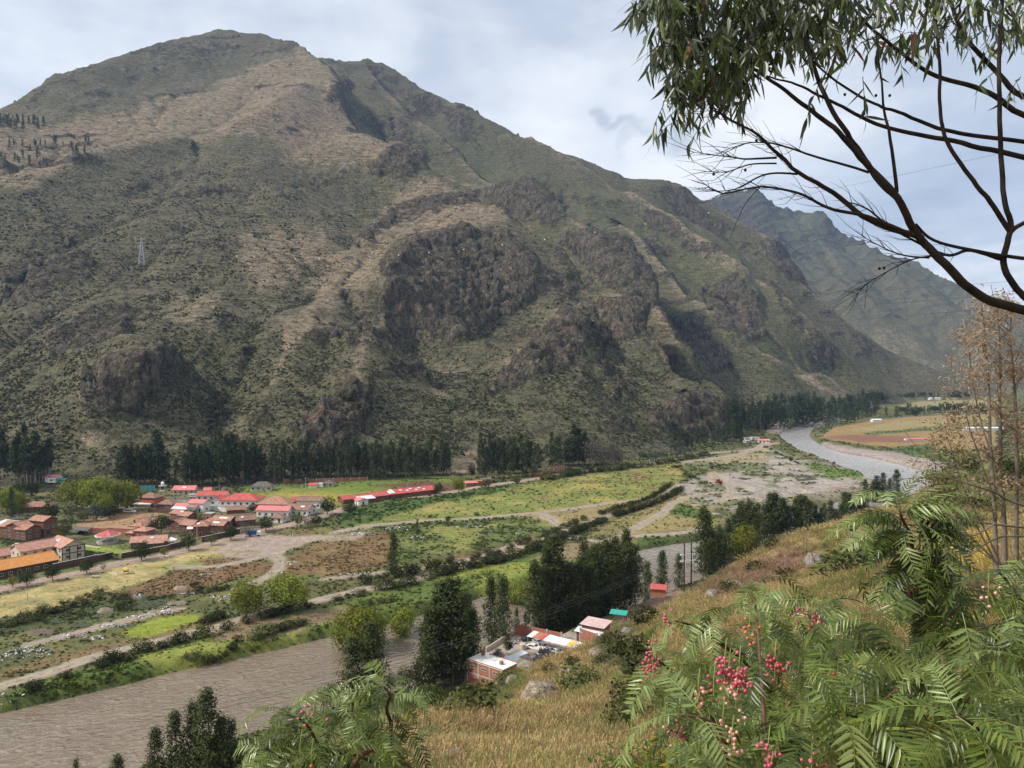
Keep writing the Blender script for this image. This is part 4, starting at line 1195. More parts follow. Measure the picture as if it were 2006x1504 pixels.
hsl = np.hypot(np.gradient(HZ, axis=0) / np.gradient(HY, axis=0), np.gradient(HZ, axis=1) / np.gradient(HX, axis=1))
h1, h2 = fbm(HX / 9, HY / 9, None, 4, 511, .6), fbm(HX / 2.4, HY / 2.4, None, 4, 513, .6)
hc = np.zeros(HX.shape + (4,))
hc[...] = np.array([.30, .225, .105, 1.0])
hc += smooth(-.05, .4, h1)[..., None] * .75 * (np.array([.215, .20, .075, 1.0]) - hc)
hc += smooth(.1, .5, h2)[..., None] * .6 * (np.array([.20, .125, .078, .7]) - hc)
hpx, hpy = proj(HX, HY, HZ)
def hlay(poly, c, d=1.0, soft=8, amt=1.0):
 ok = HY > 3
 m_ = np.zeros(HX.shape)
 m_[ok] = amt * smooth(-soft, soft, inpoly(hpx[ok] + 14 * h1[ok], hpy[ok] + 10 * h2[ok], poly))
 hc[...] = hc * (1 - m_[..., None]) + np.array([*c, d]) * m_[..., None]
hlay([(1340, 1150), (1420, 1120), (1560, 1080), (1600, 1100), (1560, 1130), (1400, 1180)], (.20, .125, .085), .5)
hlay([(1150, 1260), (1240, 1215), (1260, 1330), (1160, 1310)], (.125, .115, .058), .6)
hlay([(1820, 1060), (1960, 1050), (1960, 1160), (1880, 1150)], (.36, .27, .075), 1.0)
hlay([(900, 1330), (1010, 1310), (1040, 1340), (960, 1400), (900, 1390)], (.12, .135, .045), .8)
hlay([(1780, 860), (2050, 760), (2050, 1000), (1850, 1000)], (.125, .125, .055), .7)
hlay([(1160, 1225), (1200, 1200), (1205, 1230), (1165, 1250)], (.21, .10, .07), .1)
st_ = smooth(.75, 1.15, hsl)[..., None]
hc += st_ * .6 * (np.array([.15, .11, .075, .4]) - hc)
M_HILL = ground_material('hill_ground')
hillside = link('hillside', mesh_np('hillside', np.stack([HX, HY, HZ], -1).reshape(-1, 3), grid_faces(len(hys), len(hxs)), M_HILL, {'soil': hc.reshape(-1, 4)}))
hillside['kind'] = 'structure'
# dry grass: tufts of thin stalks
def tuft(seed, n=16, h=.5, spread=.16, width=.0065, droop=.25):
 r_ = np.random.default_rng(seed)
 vs, fs, lv = [], [], []
 for i in range(n):
  a = r_.uniform(0, 6.283)
  o = np.array([math.cos(a), math.sin(a), 0]) * r_.uniform(0, spread)
  l = np.array([math.cos(a), math.sin(a), 0]) * r_.uniform(.05, droop)
  hh = h * r_.uniform(.55, 1.15)
  sd = np.array([-math.sin(a + r_.uniform(-1, 1)), math.cos(a), 0]) * width
  q = r_.random()
  b = len(vs)
  p0, p1, p2 = o, o + l * .35 + np.array([0, 0, hh * .6]), o + l + np.array([0, 0, hh])
  head = r_.random() < .35
  w2 = sd * (1.5 if head else .35)
  vs += [p0 - sd * .6, p0 + sd * .6, p1 + sd * .5, p1 - sd * .5, p2 + w2, p2 - w2]
  fs += [(b, b + 1, b + 2, b + 3), (b + 3, b + 2, b + 4, b + 5)]
  lv += [q * .6, q * .6, q, q, 1.0 if head else q, 1.0 if head else q]
 return np.array(vs), np.array(fs), np.array(lv)
M_STRAW = tint_material('dry_grass_blades', trans=.35, var=.45)
tufts = []
for i_ in range(2):
 _v, _f, _l = tuft(11 + i_, 18, .46, .20)
 tufts.append(bpy.data.objects.new('grass_tuft', cloud_mesh('grass_tuft', _v, _f, _l, M_STRAW)))
def hill_pick(x, y):
 r0 = np.clip(np.searchsorted(hys, y) - 1, 0, len(hys) - 2)
 c0 = np.clip(np.searchsorted(hxs, x) - 1, 0, len(hxs) - 2)
 return hc[r0, c0]
def dry_grass():
 for q in range(2):
  n = 190000
  r_ = np.exp(rng.uniform(np.log(9), np.log(215), n))
  th = rng.uniform(R(-25), R(47), n)
  x, y = r_ * np.sin(th), r_ * np.cos(th)
  s4 = hill_pick(x, y)
  keep = (rng.random(n) < s4[:, 3] * (.50 + .45 * fbm(x / 3, y / 3, None, 3, 521 + q))) & (hill_f(x, y) > 9)
  x, y, s4, r_ = x[keep], y[keep], s4[keep], r_[keep]
  z = hill_z(x, y) - .03
  m = len(x)
  hgt = rng.uniform(.55, 1.25, m) * np.clip(.75 + r_ / 170, .8, 1.5)
  wd = hgt * rng.uniform(.9, 1.5, m) * np.clip(.8 + r_ / 110, .9, 2.4)
  t = rng.random((m, 1))
  tint = s4[:, :3] * (.8 + .75 * t)
  g = rng.random(m) < (.10 + .5 * np.clip(fbm(x / 7, y / 7, None, 3, 531), 0, 1))
  tint[g] = np.array([.15, .18, .05])
  r2 = rng.random(m) < .12
  tint[r2] = np.array([.20, .115, .075])
  scatter_object('grass', np.stack([x, y, z], 1), np.stack([wd, wd, hgt], 1), tint, tufts[q], tilt=.12)
dry_grass()
# trees of the valley
def leaf_material(name, c1, c2, trans=.25, hue=.12):
 m, k = new_mat(name)
 lf = k.n('ShaderNodeAttribute', attribute_name='leaf').outputs['Fac']
 oi = k.n('ShaderNodeObjectInfo').outputs['Random']
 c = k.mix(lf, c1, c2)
 v = k.rng(oi, 0, 1, 1 - hue * 1.6, 1 + hue * 1.6, False)
 c = k.mix(1.0, c, k.n('ShaderNodeCombineColor', {0: k.math('MULTIPLY', v, k.rng(oi, 0, 1, 1.06, .96, False)), 1: v, 2: v}).outputs[0], blend='MULTIPLY')
 d = k.n('ShaderNodeBsdfDiffuse', {'Color': c})
 tr = k.n('ShaderNodeBsdfTranslucent', {'Color': c})
 mx = k.n('ShaderNodeMixShader', {0: trans, 1: d.outputs[0], 2: tr.outputs[0]})
 k.n('ShaderNodeOutputMaterial', {0: mx.outputs[0]})
 return m
def plain(name, c, rough=.85, nscale=None, namt=.25, spec=.2, metal=0.0, c2=None, nd=4.0):
 m, k = new_mat(name)
 col = c
 if nscale:
  a = k.noise(k.n('ShaderNodeTexCoord').outputs['Object'], nscale, nd, .6)
  col = k.mix(k.rng(a, .32, .68), c2 or tuple(x * (1 - namt) for x in c), c)
 finish(k, col, rough, None, spec, **({'Metallic': metal} if metal else {}))
 return m
M_BARK = plain('grey_bark', (.20, .165, .13), .9, 3.0, .45)
M_BARK2 = plain('pale_bark', (.33, .27, .21), .9, 2.0, .45)
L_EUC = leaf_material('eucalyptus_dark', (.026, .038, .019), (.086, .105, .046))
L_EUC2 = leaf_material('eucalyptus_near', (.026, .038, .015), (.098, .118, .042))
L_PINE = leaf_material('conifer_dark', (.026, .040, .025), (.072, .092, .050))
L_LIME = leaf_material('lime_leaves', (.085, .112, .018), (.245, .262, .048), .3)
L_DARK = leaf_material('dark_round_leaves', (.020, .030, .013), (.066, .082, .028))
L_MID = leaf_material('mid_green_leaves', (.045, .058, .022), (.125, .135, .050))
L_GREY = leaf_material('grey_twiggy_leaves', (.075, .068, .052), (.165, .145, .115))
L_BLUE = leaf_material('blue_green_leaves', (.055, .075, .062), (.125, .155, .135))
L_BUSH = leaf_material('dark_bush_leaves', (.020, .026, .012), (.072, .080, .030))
L_YEL = leaf_material('yellow_flowers', (.32, .24, .015), (.50, .40, .03))
L_YELG = leaf_material('yellow_green_leaves', (.10, .10, .020), (.22, .20, .045))
def crown_cloud(seed, H, R_, z0, n_cl, n_lf, lsize, shape='euc', cl=.30, droop=.0):
 r_ = np.random.default_rng(seed)
 C, N, S, LV = [], [], [], []
 for i in range(n_cl):
  t_ = r_.random()
  if shape == 'euc':
   t_ = t_ ** .85
   prof = (.35 + .65 * math.sin(math.pi * min(1, t_ * .85 + .12)) ** .8) * (1 - .55 * t_ ** 3)
   rad = R_ * prof * (r_.random() ** .5)
   cz = z0 + (H - z0) * t_
  elif shape == 'poplar':
   prof = (.55 + .45 * math.sin(math.pi * min(1, t_ * .8 + .2))) * (1 - t_ ** 4 * .75)
   rad = R_ * prof * (r_.random() ** .4)
   cz = z0 + (H - z0) * t_
  elif shape == 'pine':
   rad = R_ * (1 - t_) ** .8 * (.3 + .7 * r_.random() ** .5) + .1
   cz = z0 + (H - z0) * t_
  else:   # round
   d = r_.normal(size=3)
   d /= np.linalg.norm(d)
   q = .45 + .55 * r_.random() ** .4
   hz = (H - z0) / 2
   LB = .80 + .35 * math.sin(d[0] * 3.1 + seed) * math.cos(d[1] * 2.7 + seed * 1.7)
   cx, cy_, cz = d[0] * R_ * q * LB, d[1] * R_ * q * LB, z0 + hz + d[2] * hz * q * LB
   rad = None
  if rad is not None:
   a = r_.uniform(0, 6.283)
   lob = .75 + .35 * math.sin(a * 2 + seed) * math.sin(cz * .6 + seed)
   cx, cy_ = rad * math.cos(a) * lob, rad * math.sin(a) * lob
  rc = cl * R_ * r_.uniform(.6, 1.25)
  c = np.array([cx, cy_, cz])
  off = r_.normal(size=(n_lf, 3)) * rc * np.array([.55, .55, .62 + droop])
  p = c + off
  out = np.array([cx, cy_, (cz - (z0 + H) / 2) * .4])
  out = out / (np.linalg.norm(out) + 1e-6)
  N.append(off / (rc + 1e-6) * .6 + out * .7 + r_.normal(size=(n_lf, 3)) * .55 + np.array([0, 0, .3]))
  C.append(p)
  S.append(lsize * (.6 + .8 * r_.random(n_lf)))
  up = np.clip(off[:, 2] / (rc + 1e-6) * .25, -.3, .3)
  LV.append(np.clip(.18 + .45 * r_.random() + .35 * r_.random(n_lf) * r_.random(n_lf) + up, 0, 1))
 v, f, _ = quads_at(np.concatenate(C), np.concatenate(N), np.concatenate(S), .55, r_)
 return v, f, np.repeat(np.concatenate(LV), 4)
def trunk_mesh(seed, H, r0, top=.85, limbs=6, lean=.02, spread=.2, mat=None, z_first=.35, sides=6):
 r_ = random.Random(seed)
 mb = MB()
 n = 6
 pts_ = []
 ox = oy = 0
 for i in range(n + 1):
  t_ = i / n
  pts_.append((ox, oy, -.25 + (H * top + .25) * t_))
  ox += r_.uniform(-1, 1) * lean * H / n
  oy += r_.uniform(-1, 1) * lean * H / n
 mb.tube(pts_, [r0 * (1 - .85 * i / n) for i in range(n + 1)], sides)
 for j in range(limbs):
  t_ = z_first + (1 - z_first) * .9 * j / max(limbs, 1)
  i = min(int(t_ * n), n - 1)
  b = Vector(pts_[i]).lerp(Vector(pts_[i + 1]), t_ * n - i)
  a = r_.uniform(0, 6.283)
  L = spread * H * (1.1 - .7 * t_)
  e = b + Vector((math.cos(a) * L, math.sin(a) * L, L * r_.uniform(.5, 1.2)))
  md = b.lerp(e, .5) + Vector((0, 0, -L * .1))
  rr = r0 * (1 - .85 * t_) * .55
  mb.tube([b, md, e], [rr, rr * .65, rr * .2], 5, cap=False)
 return mb.mesh('trunk', mat or M_BARK, True)
PROTO = {}
def proto(kind, variants, H, R_, z0, n_cl, n_lf, ls, shape, mat, r0, bark=None, limbs=6, cl=.3, spread=.18, lean=.02, zf=.35, extra=None):
 lst = []
 for i in range(variants):
  sd = hash_(kind) + i * 13
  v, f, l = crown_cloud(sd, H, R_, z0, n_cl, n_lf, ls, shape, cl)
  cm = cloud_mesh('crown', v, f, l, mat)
  fm = None
  if extra:
   r_ = np.random.default_rng(sd + 5)
   ids = r_.choice(len(v) // 4, extra[0], replace=False)
   c = v.reshape(-1, 4, 3)[ids].mean(1) * 1.06
   vv, ff, ll = quads_at(c, r_.normal(size=(len(c), 3)) + np.array([0, 0, .8]), np.full(len(c), extra[1]), .8, r_)
   fm = cloud_mesh('flowers', vv, ff, ll, extra[2])
  lst.append((cm, trunk_mesh(sd, H, r0, .9 if shape != 'round' else .6, limbs, lean, spread, bark, zf), fm))
 PROTO[kind] = (lst, H)
def hash_(s):
 return sum(ord(c) * (i + 3) for i, c in enumerate(s)) % 9973
#      kind     n  H    R   z0  cl  lf  leaf  shape   material
proto('eucalyptus_far', 6, 30, 5.0, 4.0, 105, 12, 1.2, 'euc', L_EUC, .38, M_BARK2, 5, .30)
proto('eucalyptus_tall', 3, 34, 4.8, 12, 110, 12, 1.2, 'euc', L_EUC, .45, M_BARK2, 6, .28)
proto('eucalyptus_near', 5, 24, 4.6, 2.2, 210, 18, .68, 'euc', L_EUC2, .28, M_BARK2, 8, .27)
proto('poplar', 3, 18, 2.7, .8, 200, 20, .46, 'poplar', L_EUC2, .2, M_BARK, 6, .36)
proto('conifer', 4, 20, 3.6, 1.0, 70, 10, .95, 'pine', L_PINE, .25, M_BARK, 0, .32)
proto('lime_tree', 3, 11, 5.4, 1.3, 170, 19, .62, 'round', L_LIME, .32, M_BARK, 7, .24, .3, .04, .3)
proto('round_tree', 3, 7, 3.6, 1.5, 110, 14, .50, 'round', L_DARK, .22, M_BARK, 7, .27, .3, .05, .3)
proto('green_tree', 3, 7, 3.5, 1.6, 85, 13, .46, 'round', L_MID, .2, M_BARK, 8, .26, .32, .05, .3)
proto('grey_tree', 2, 7, 3.8, 1.2, 80, 11, .38, 'round', L_GREY, .2, M_BARK, 10, .27, .35, .06, .25)
proto('olive_tree', 2, 7, 3.4, 1.6, 75, 12, .46, 'round', L_YELG, .2, M_BARK, 8, .26, .32, .05, .3)
proto('blue_tree', 2, 6, 1.7, .4, 46, 12, .5, 'round', L_BLUE, .12, M_BARK, 3, .34)
proto('bush', 4, 2.2, 1.35, .05, 46, 11, .30, 'round', L_BUSH, .06, M_BARK, 5, .33, .4, .1, .1)
proto('flowering_bush', 3, 2.2, 1.35, .05, 46, 11, .30, 'round', L_BUSH, .06, M_BARK, 5, .33, .4, .1, .1, extra=(60, .28, L_YEL))
proto('green_bush', 3, 2.0, 1.5, .05, 44, 11, .30, 'round', L_MID, .06, M_BARK, 5, .33, .4, .1, .1)
TREES = {}
def tree(kind, name, label, cat, loc, h, wid=1.0, group=None, var=None, rz=None):
 lst, H = PROTO[kind]
 i = var if var is not None else random.randrange(len(lst))
 key = (kind, i)
 s = h / H
 rz = random.uniform(0, 6.28) if rz is None else rz
 if key not in TREES:
  t_ = thing(name, label, cat, loc, rz, group)
  t_.scale = (s * wid, s * wid, s)
  cm, tm, fm = lst[i]
  link('trunk', tm, t_)
  c = link('crown', cm, t_)
  if fm:
   fl = link('flowers', fm, c)
  TREES[key] = t_
  return t_
 t_ = copy_thing(TREES[key], loc, rz, (s * wid, s * wid, s), label, group)
 t_.name = name
 t_['category'] = cat
 if group is None and 'group' in t_:
  del t_['group']
 return t_
def surf(x, y):
 """height of the valley floor or the mountain's foot under a point"""
 f = (math.log(max(y, yy[0] + .1)) - math.log(yy[0])) / (math.log(yy[-1]) - math.log(yy[0])) * (NR - 1)
 c = (x / y - uu[0]) / (uu[-1] - uu[0]) * (NC - 1)
 m_ = -99
 if 0 <= f < NR - 1 and 0 <= c < NC - 1 and y > yy[0]:
  m_ = MV[int(f), int(c), 2]
 f = min(max((math.log(max(y, vy[0])) - math.log(vy[0])) / (math.log(vy[-1]) - math.log(vy[0])) * (VNR - 1), 0), VNR - 2)
 c = min(max((x / y - vu[0]) / (vu[-1] - vu[0]) * (VNC - 1), 0), VNC - 2)
 return max(float(VZ[int(f + .5), int(c + .5)]), m_)
def mz(x, y):
 if y <= yy[0] + .5:
  return -99
 f = (math.log(y) - math.log(yy[0])) / (math.log(yy[-1]) - math.log(yy[0])) * (NR - 1)
 c = (x / y - uu[0]) / (uu[-1] - uu[0]) * (NC - 1)
 return MV[int(f), int(c), 2] if 0 <= f < NR - 1 and 0 <= c < NC - 1 else -99
def GM(px, py, z=FLOOR):
 q = G(px, py, z)
 if mz(q.x, q.y) > z + .2 or q.y < 0 or q.y > 2500:
  d = px_dir(px, py)
  y = 456.0
  while y < 2500:
   x, zr = d.x / d.y * y, CAMZ + d.z / d.y * y
   if zr < mz(x, y):
    return Vector((x, y, zr))
   y *= 1.0015
 return q
def at_px(px, py, z=FLOOR):
 q = GM(px, py, z)
 return Vector((q.x, q.y, surf(q.x, q.y)))
def tree_px(kind, name, label, px, base, top, wid=1.0, group=None, cat='tree', z=FLOOR, sink=.1):
 q = GM(px, base, z)
 q.z = surf(q.x, q.y) - sink
 bx, by = proj(q.x, q.y, q.z)
 h = max((by - top) * math.hypot(q.x * 0, q.y) / FOC, 1.0)
 return tree(kind, name, label, cat, q, h, wid, group)
ORD = ['leftmost', 'second from the left', 'third from the left', 'fourth from the left', 'fifth from the left', 'sixth from the left', 'seventh from the left', 'eighth from the left', 'ninth from the left', 'tenth from the left', 'eleventh from the left', 'twelfth from the left']
def place_word(i, n):
 if n <= 12:
  return ORD[i] if i < n - 1 or n == 1 else 'rightmost'
 q = max(3, min(6, n // 8))
 return [['left end', 'middle', 'right end'], ['left end', 'left half', 'right half', 'right end'], ['left end', 'left half', 'middle', 'right half', 'right end'], ['left end', 'left third', 'left of the middle', 'right of the middle', 'right third', 'right end']][q - 3][min(q - 1, i * q // n)]
def grove(kind, name, label, group, x0, x1, b0, b1, t0, t1, n, wid=1.0, jit=5.0, kinds=None, hv=.34):
 for i in range(n):
  f = (i + random.uniform(-.35, .35) + .5) / n
  px = x0 + (x1 - x0) * f
  base = b0 + (b1 - b0) * f + random.uniform(-jit, jit)
  top = t0 + (t1 - t0) * f
  nz = float(fbm(np.array([px / 22.0]), np.array([base / 50.0]), None, 3, 431, .6)[0])
  if n > 12 and nz < -.46 and b0 < 1000:
   continue
  h = (base - top) * random.uniform(1 - hv, 1 + hv * .3) * (.96 + .42 * nz)
  k_ = random.choice(kinds) if kinds else kind
  pw = place_word(i, n)
  tree_px(k_, name, label + ', ' + pw, px, base, base - h, wid * random.uniform(.7, 1.3), group if n <= 12 else group + ', ' + pw)
G_ = grove
G_('eucalyptus_tall', 'eucalyptus_tree', 'tall bare-trunked eucalyptus in the grove under the mountain', 'tall eucalyptus grove at the left edge', -14, 104, 962, 950, 822, 838, 20, .95, 6)
G_('eucalyptus_far', 'eucalyptus_tree', 'eucalyptus in the clump behind the red-orange house', 'eucalyptus clump behind the red-orange house', 232, 332, 952, 948, 862, 866, 17, .95, 5)
G_('eucalyptus_far', 'eucalyptus_tree', 'slim eucalyptus in the wood behind the red-roofed school', 'eucalyptus wood behind the school', 342, 562, 950, 940, 856, 852, 42, .9, 6)
G_('eucalyptus_far', 'eucalyptus_tree', 'slim eucalyptus in the wood behind the football field', 'eucalyptus wood behind the football field', 566, 882, 938, 934, 858, 866, 56, .9, 5)
G_('eucalyptus_far', 'eucalyptus_tree', 'dark eucalyptus in the grove right of the bare earth scar', 'eucalyptus grove beside the earth scar', 935, 1060, 934, 926, 846, 850, 24, .95, 6)
G_('eucalyptus_far', 'eucalyptus_tree', 'dark broad eucalyptus in the clump above the brick-red wall', 'eucalyptus clump above the brick-red wall', 1078, 1150, 918, 912, 846, 852, 13, 1.1, 5)
G_('grey_tree', 'thin_tree', 'thin half-bare tree at the rocky spur foot', 'thin trees on the spur foot', 1150, 1215, 914, 910, 862, 868, 9, .8, 4)
G_('conifer', 'conifer_tree', 'dark conifer below the cliff, near end of the riverside forest', 'near end of the riverside conifer forest', 1312, 1462, 884, 858, 838, 812, 30, 1.0, 5, ['conifer', 'eucalyptus_far'])
G_('conifer', 'conifer_tree', 'dark conifer in the long riverside forest front rank', 'long riverside conifer forest', 1424, 1722, 852, 806, 786, 768, 62, 1.0, 3, ['conifer', 'eucalyptus_far', 'conifer'])
G_('conifer', 'conifer_tree', 'dark conifer in the riverside forest back rank', 'back rank of the riverside forest', 1420, 1700, 838, 800, 778, 762, 46, 1.0, 3, ['conifer', 'conifer', 'eucalyptus_far'])
G_('conifer', 'conifer_tree', 'dark tree in the far clump by the river bend', 'far clump by the river bend', 1612, 1660, 838, 830, 812, 806, 6, 1.1, 2)
G_('eucalyptus_far', 'eucalyptus_tree', 'dark tree between the orange field and the river', 'far clump beside the orange field', 1655, 1715, 832, 818, 800, 790, 10, 1.1, 2)
G_('conifer', 'far_tree', 'small tree in the distant row beyond orange fields', 'distant tree row beyond the fields', 1735, 1960, 812, 804, 790, 788, 40, 1.2, 2, ['conifer', 'round_tree', 'eucalyptus_far'])
G_('round_tree', 'far_tree', 'small tree at the foot of the far mountainside', 'trees scattered at the far mountainside foot', 1690, 1900, 785, 778, 766, 764, 26, 1.3, 4, ['round_tree', 'conifer'])
# blue-green young trees at the foot of the woods
G_('blue_tree', 'young_tree', 'young blue-green tree along the football field wall', 'young blue-green trees by the wall', 556, 640, 944, 942, 926, 924, 9, 1.0, 2)
G_('blue_tree', 'young_tree', 'young blue-green tree at the gully foot', 'young blue-green trees at the gully foot', 1250, 1350, 902, 890, 884, 872, 13, 1.2, 4)
# near bank
G_('eucalyptus_near', 'eucalyptus_tree', 'eucalyptus in the belt behind the lime-green tree', 'riverbank belt behind the lime tree', 1372, 1482, 1120, 1062, 1010, 978, 13, 1.0, 7)
G_('eucalyptus_near', 'eucalyptus_tree', 'eucalyptus in the long belt above the river', 'riverbank belt above the upstream reach', 1482, 1700, 1052, 1030, 968, 962, 22, 1.1, 6)
G_('eucalyptus_near', 'eucalyptus_tree', 'slim tree at the upstream water edge', 'single trees at the upstream water edge', 1690, 1760, 985, 960, 930, 915, 6, 1.1, 5)
G_('eucalyptus_near', 'eucalyptus_tree', 'tall eucalyptus in the group beyond the scrap yard', 'riverbank group beyond the scrap yard', 1045, 1248, 1222, 1178, 1086, 1056, 22, .95, 8)
G_('eucalyptus_near', 'eucalyptus_tree', 'tall eucalyptus in the group left of the brick house', 'riverbank group left of the brick house', 838, 930, 1345, 1312, 1160, 1130, 12, 1.0, 14)
for px, b, t_ in ((962, 1255, 1130), (984, 1262, 1128)):
 tree_px('eucalyptus_near', 'eucalyptus_tree', 'slender eucalyptus with a bare lower trunk before the river, %s of two' % ('left' if px < 970 else 'right'), px, b, t_, .8)
for px, b, t_, s_ in ((690, 1375, 1245, 'left'), (730, 1372, 1218, 'right')):
 tree_px('eucalyptus_near', 'eucalyptus_tree', 'dense dark column of a tree, %s of the pair before the water' % s_, px, b, t_, 1.35)
for px, b, t_ in ((1297, 1150, 1078), (1330, 1140, 1085), (1268, 1160, 1100)):
 tree_px('eucalyptus_near', 'eucalyptus_tree', {1297: 'dark pointed tree above the small red-roofed brick hut', 1330: 'thin dark tree between the power poles and the glaring water', 1268: 'small dark tree left of the red-roofed hut'}[px], px, b, t_, 1.0)
for i_, (px, t_, w_) in enumerate(((305, 1425, 1.0), (345, 1392, .95), (380, 1375, .9), (408, 1348, .95), (436, 1402, 1.0), (455, 1410, .9), (420, 1440, 1.0))):
 tree_px('poplar', 'poplar_tree', ('dark narrow poplar at the water edge, leftmost of the front clump', 'dark poplar second from the left of the front clump', 'slim poplar just left of the tallest of the front clump', 'tallest dark poplar in the middle of the front clump', 'dark poplar at the right of the front clump', 'small dark poplar at the far right end of the front clump', 'lower poplar in front of the tallest one')[i_], px, 1552 - i_ % 3 * 6, t_, w_ * 1.3, 'poplars at the water edge')
tree_px('poplar', 'poplar_tree', 'treetop of a light green poplar rising over the bottom edge of the river', 232, 1600, 1478, 1.4)
tree_px('poplar', 'poplar_tree', 'tip of a small poplar at the bottom edge far left over the water', 150, 1600, 1486, .8)
for px, b, t_, w_ in ((790, 1352, 1305, 2.2), (820, 1360, 1292, 2.0), (765, 1356, 1318, 1.9), (650, 1385, 1335, .9)):
 tree_px('green_tree' if px != 650 else 'round_tree', 'leafy_tree', {790: 'low bushy green tree at the foot of the tall riverbank group', 820: 'bushy green tree against the trunks of the tall riverbank group', 765: 'small bushy tree at the water edge right of the dark pair', 650: 'small dark tree left of the dark pair, above the pepper leaves'}[px], px, b, t_, .9)
tree_px('conifer', 'conifer_tree', 'small pointed conifer beside the scrap yard wall', 1012, 1232, 1190, .9)
tree_px('conifer', 'conifer_tree', 'shorter pointed conifer right of the scrap yard wall conifer', 1030, 1232, 1198, .9)
tree_px('lime_tree', 'lime_tree', 'rounded yellow-green tree on the golden slope in front of the dark belt', 1458, 1104, 1022, .78)
# lime willows of the flood plain
for px, b, t_, w_, l_ in ((482, 1208, 1134, 1.15, 'broad yellow-green willow left of its twin on the dike track'), (566, 1198, 1120, 1.2, 'broad yellow-green willow right of its twin on the dike track'),
 (700, 1258, 1182, .9, 'bright green willow leaning over the far bank behind the dark pair'), (722, 1246, 1180, .8, 'bright green willow crown right beside the leaning one at the far bank'), (789, 1224, 1184, .9, 'small round willow alone on the far bank spit'),
 (1012, 1165, 1136, .9, 'small lime willow on the far bank, left of the yellowish one'), (1048, 1166, 1124, 1.1, 'yellowish lime willow on the far bank left of the dark group'), (1072, 1150, 1118, 1.0, 'pale lime willow half hidden by the dark riverbank group')):
 tree_px('lime_tree' if px < 1040 else 'olive_tree', 'willow_tree', l_, px, b, t_, w_)
tree_px('eucalyptus_near', 'eucalyptus_tree', 'lone thin eucalyptus standing in the brown weed field', 771, 1130, 1044, 1.0)
tree_px('conifer', 'conifer_tree', 'lone sparse little pine beside the white rubbish on the field', 818, 1056, 1016, .8)
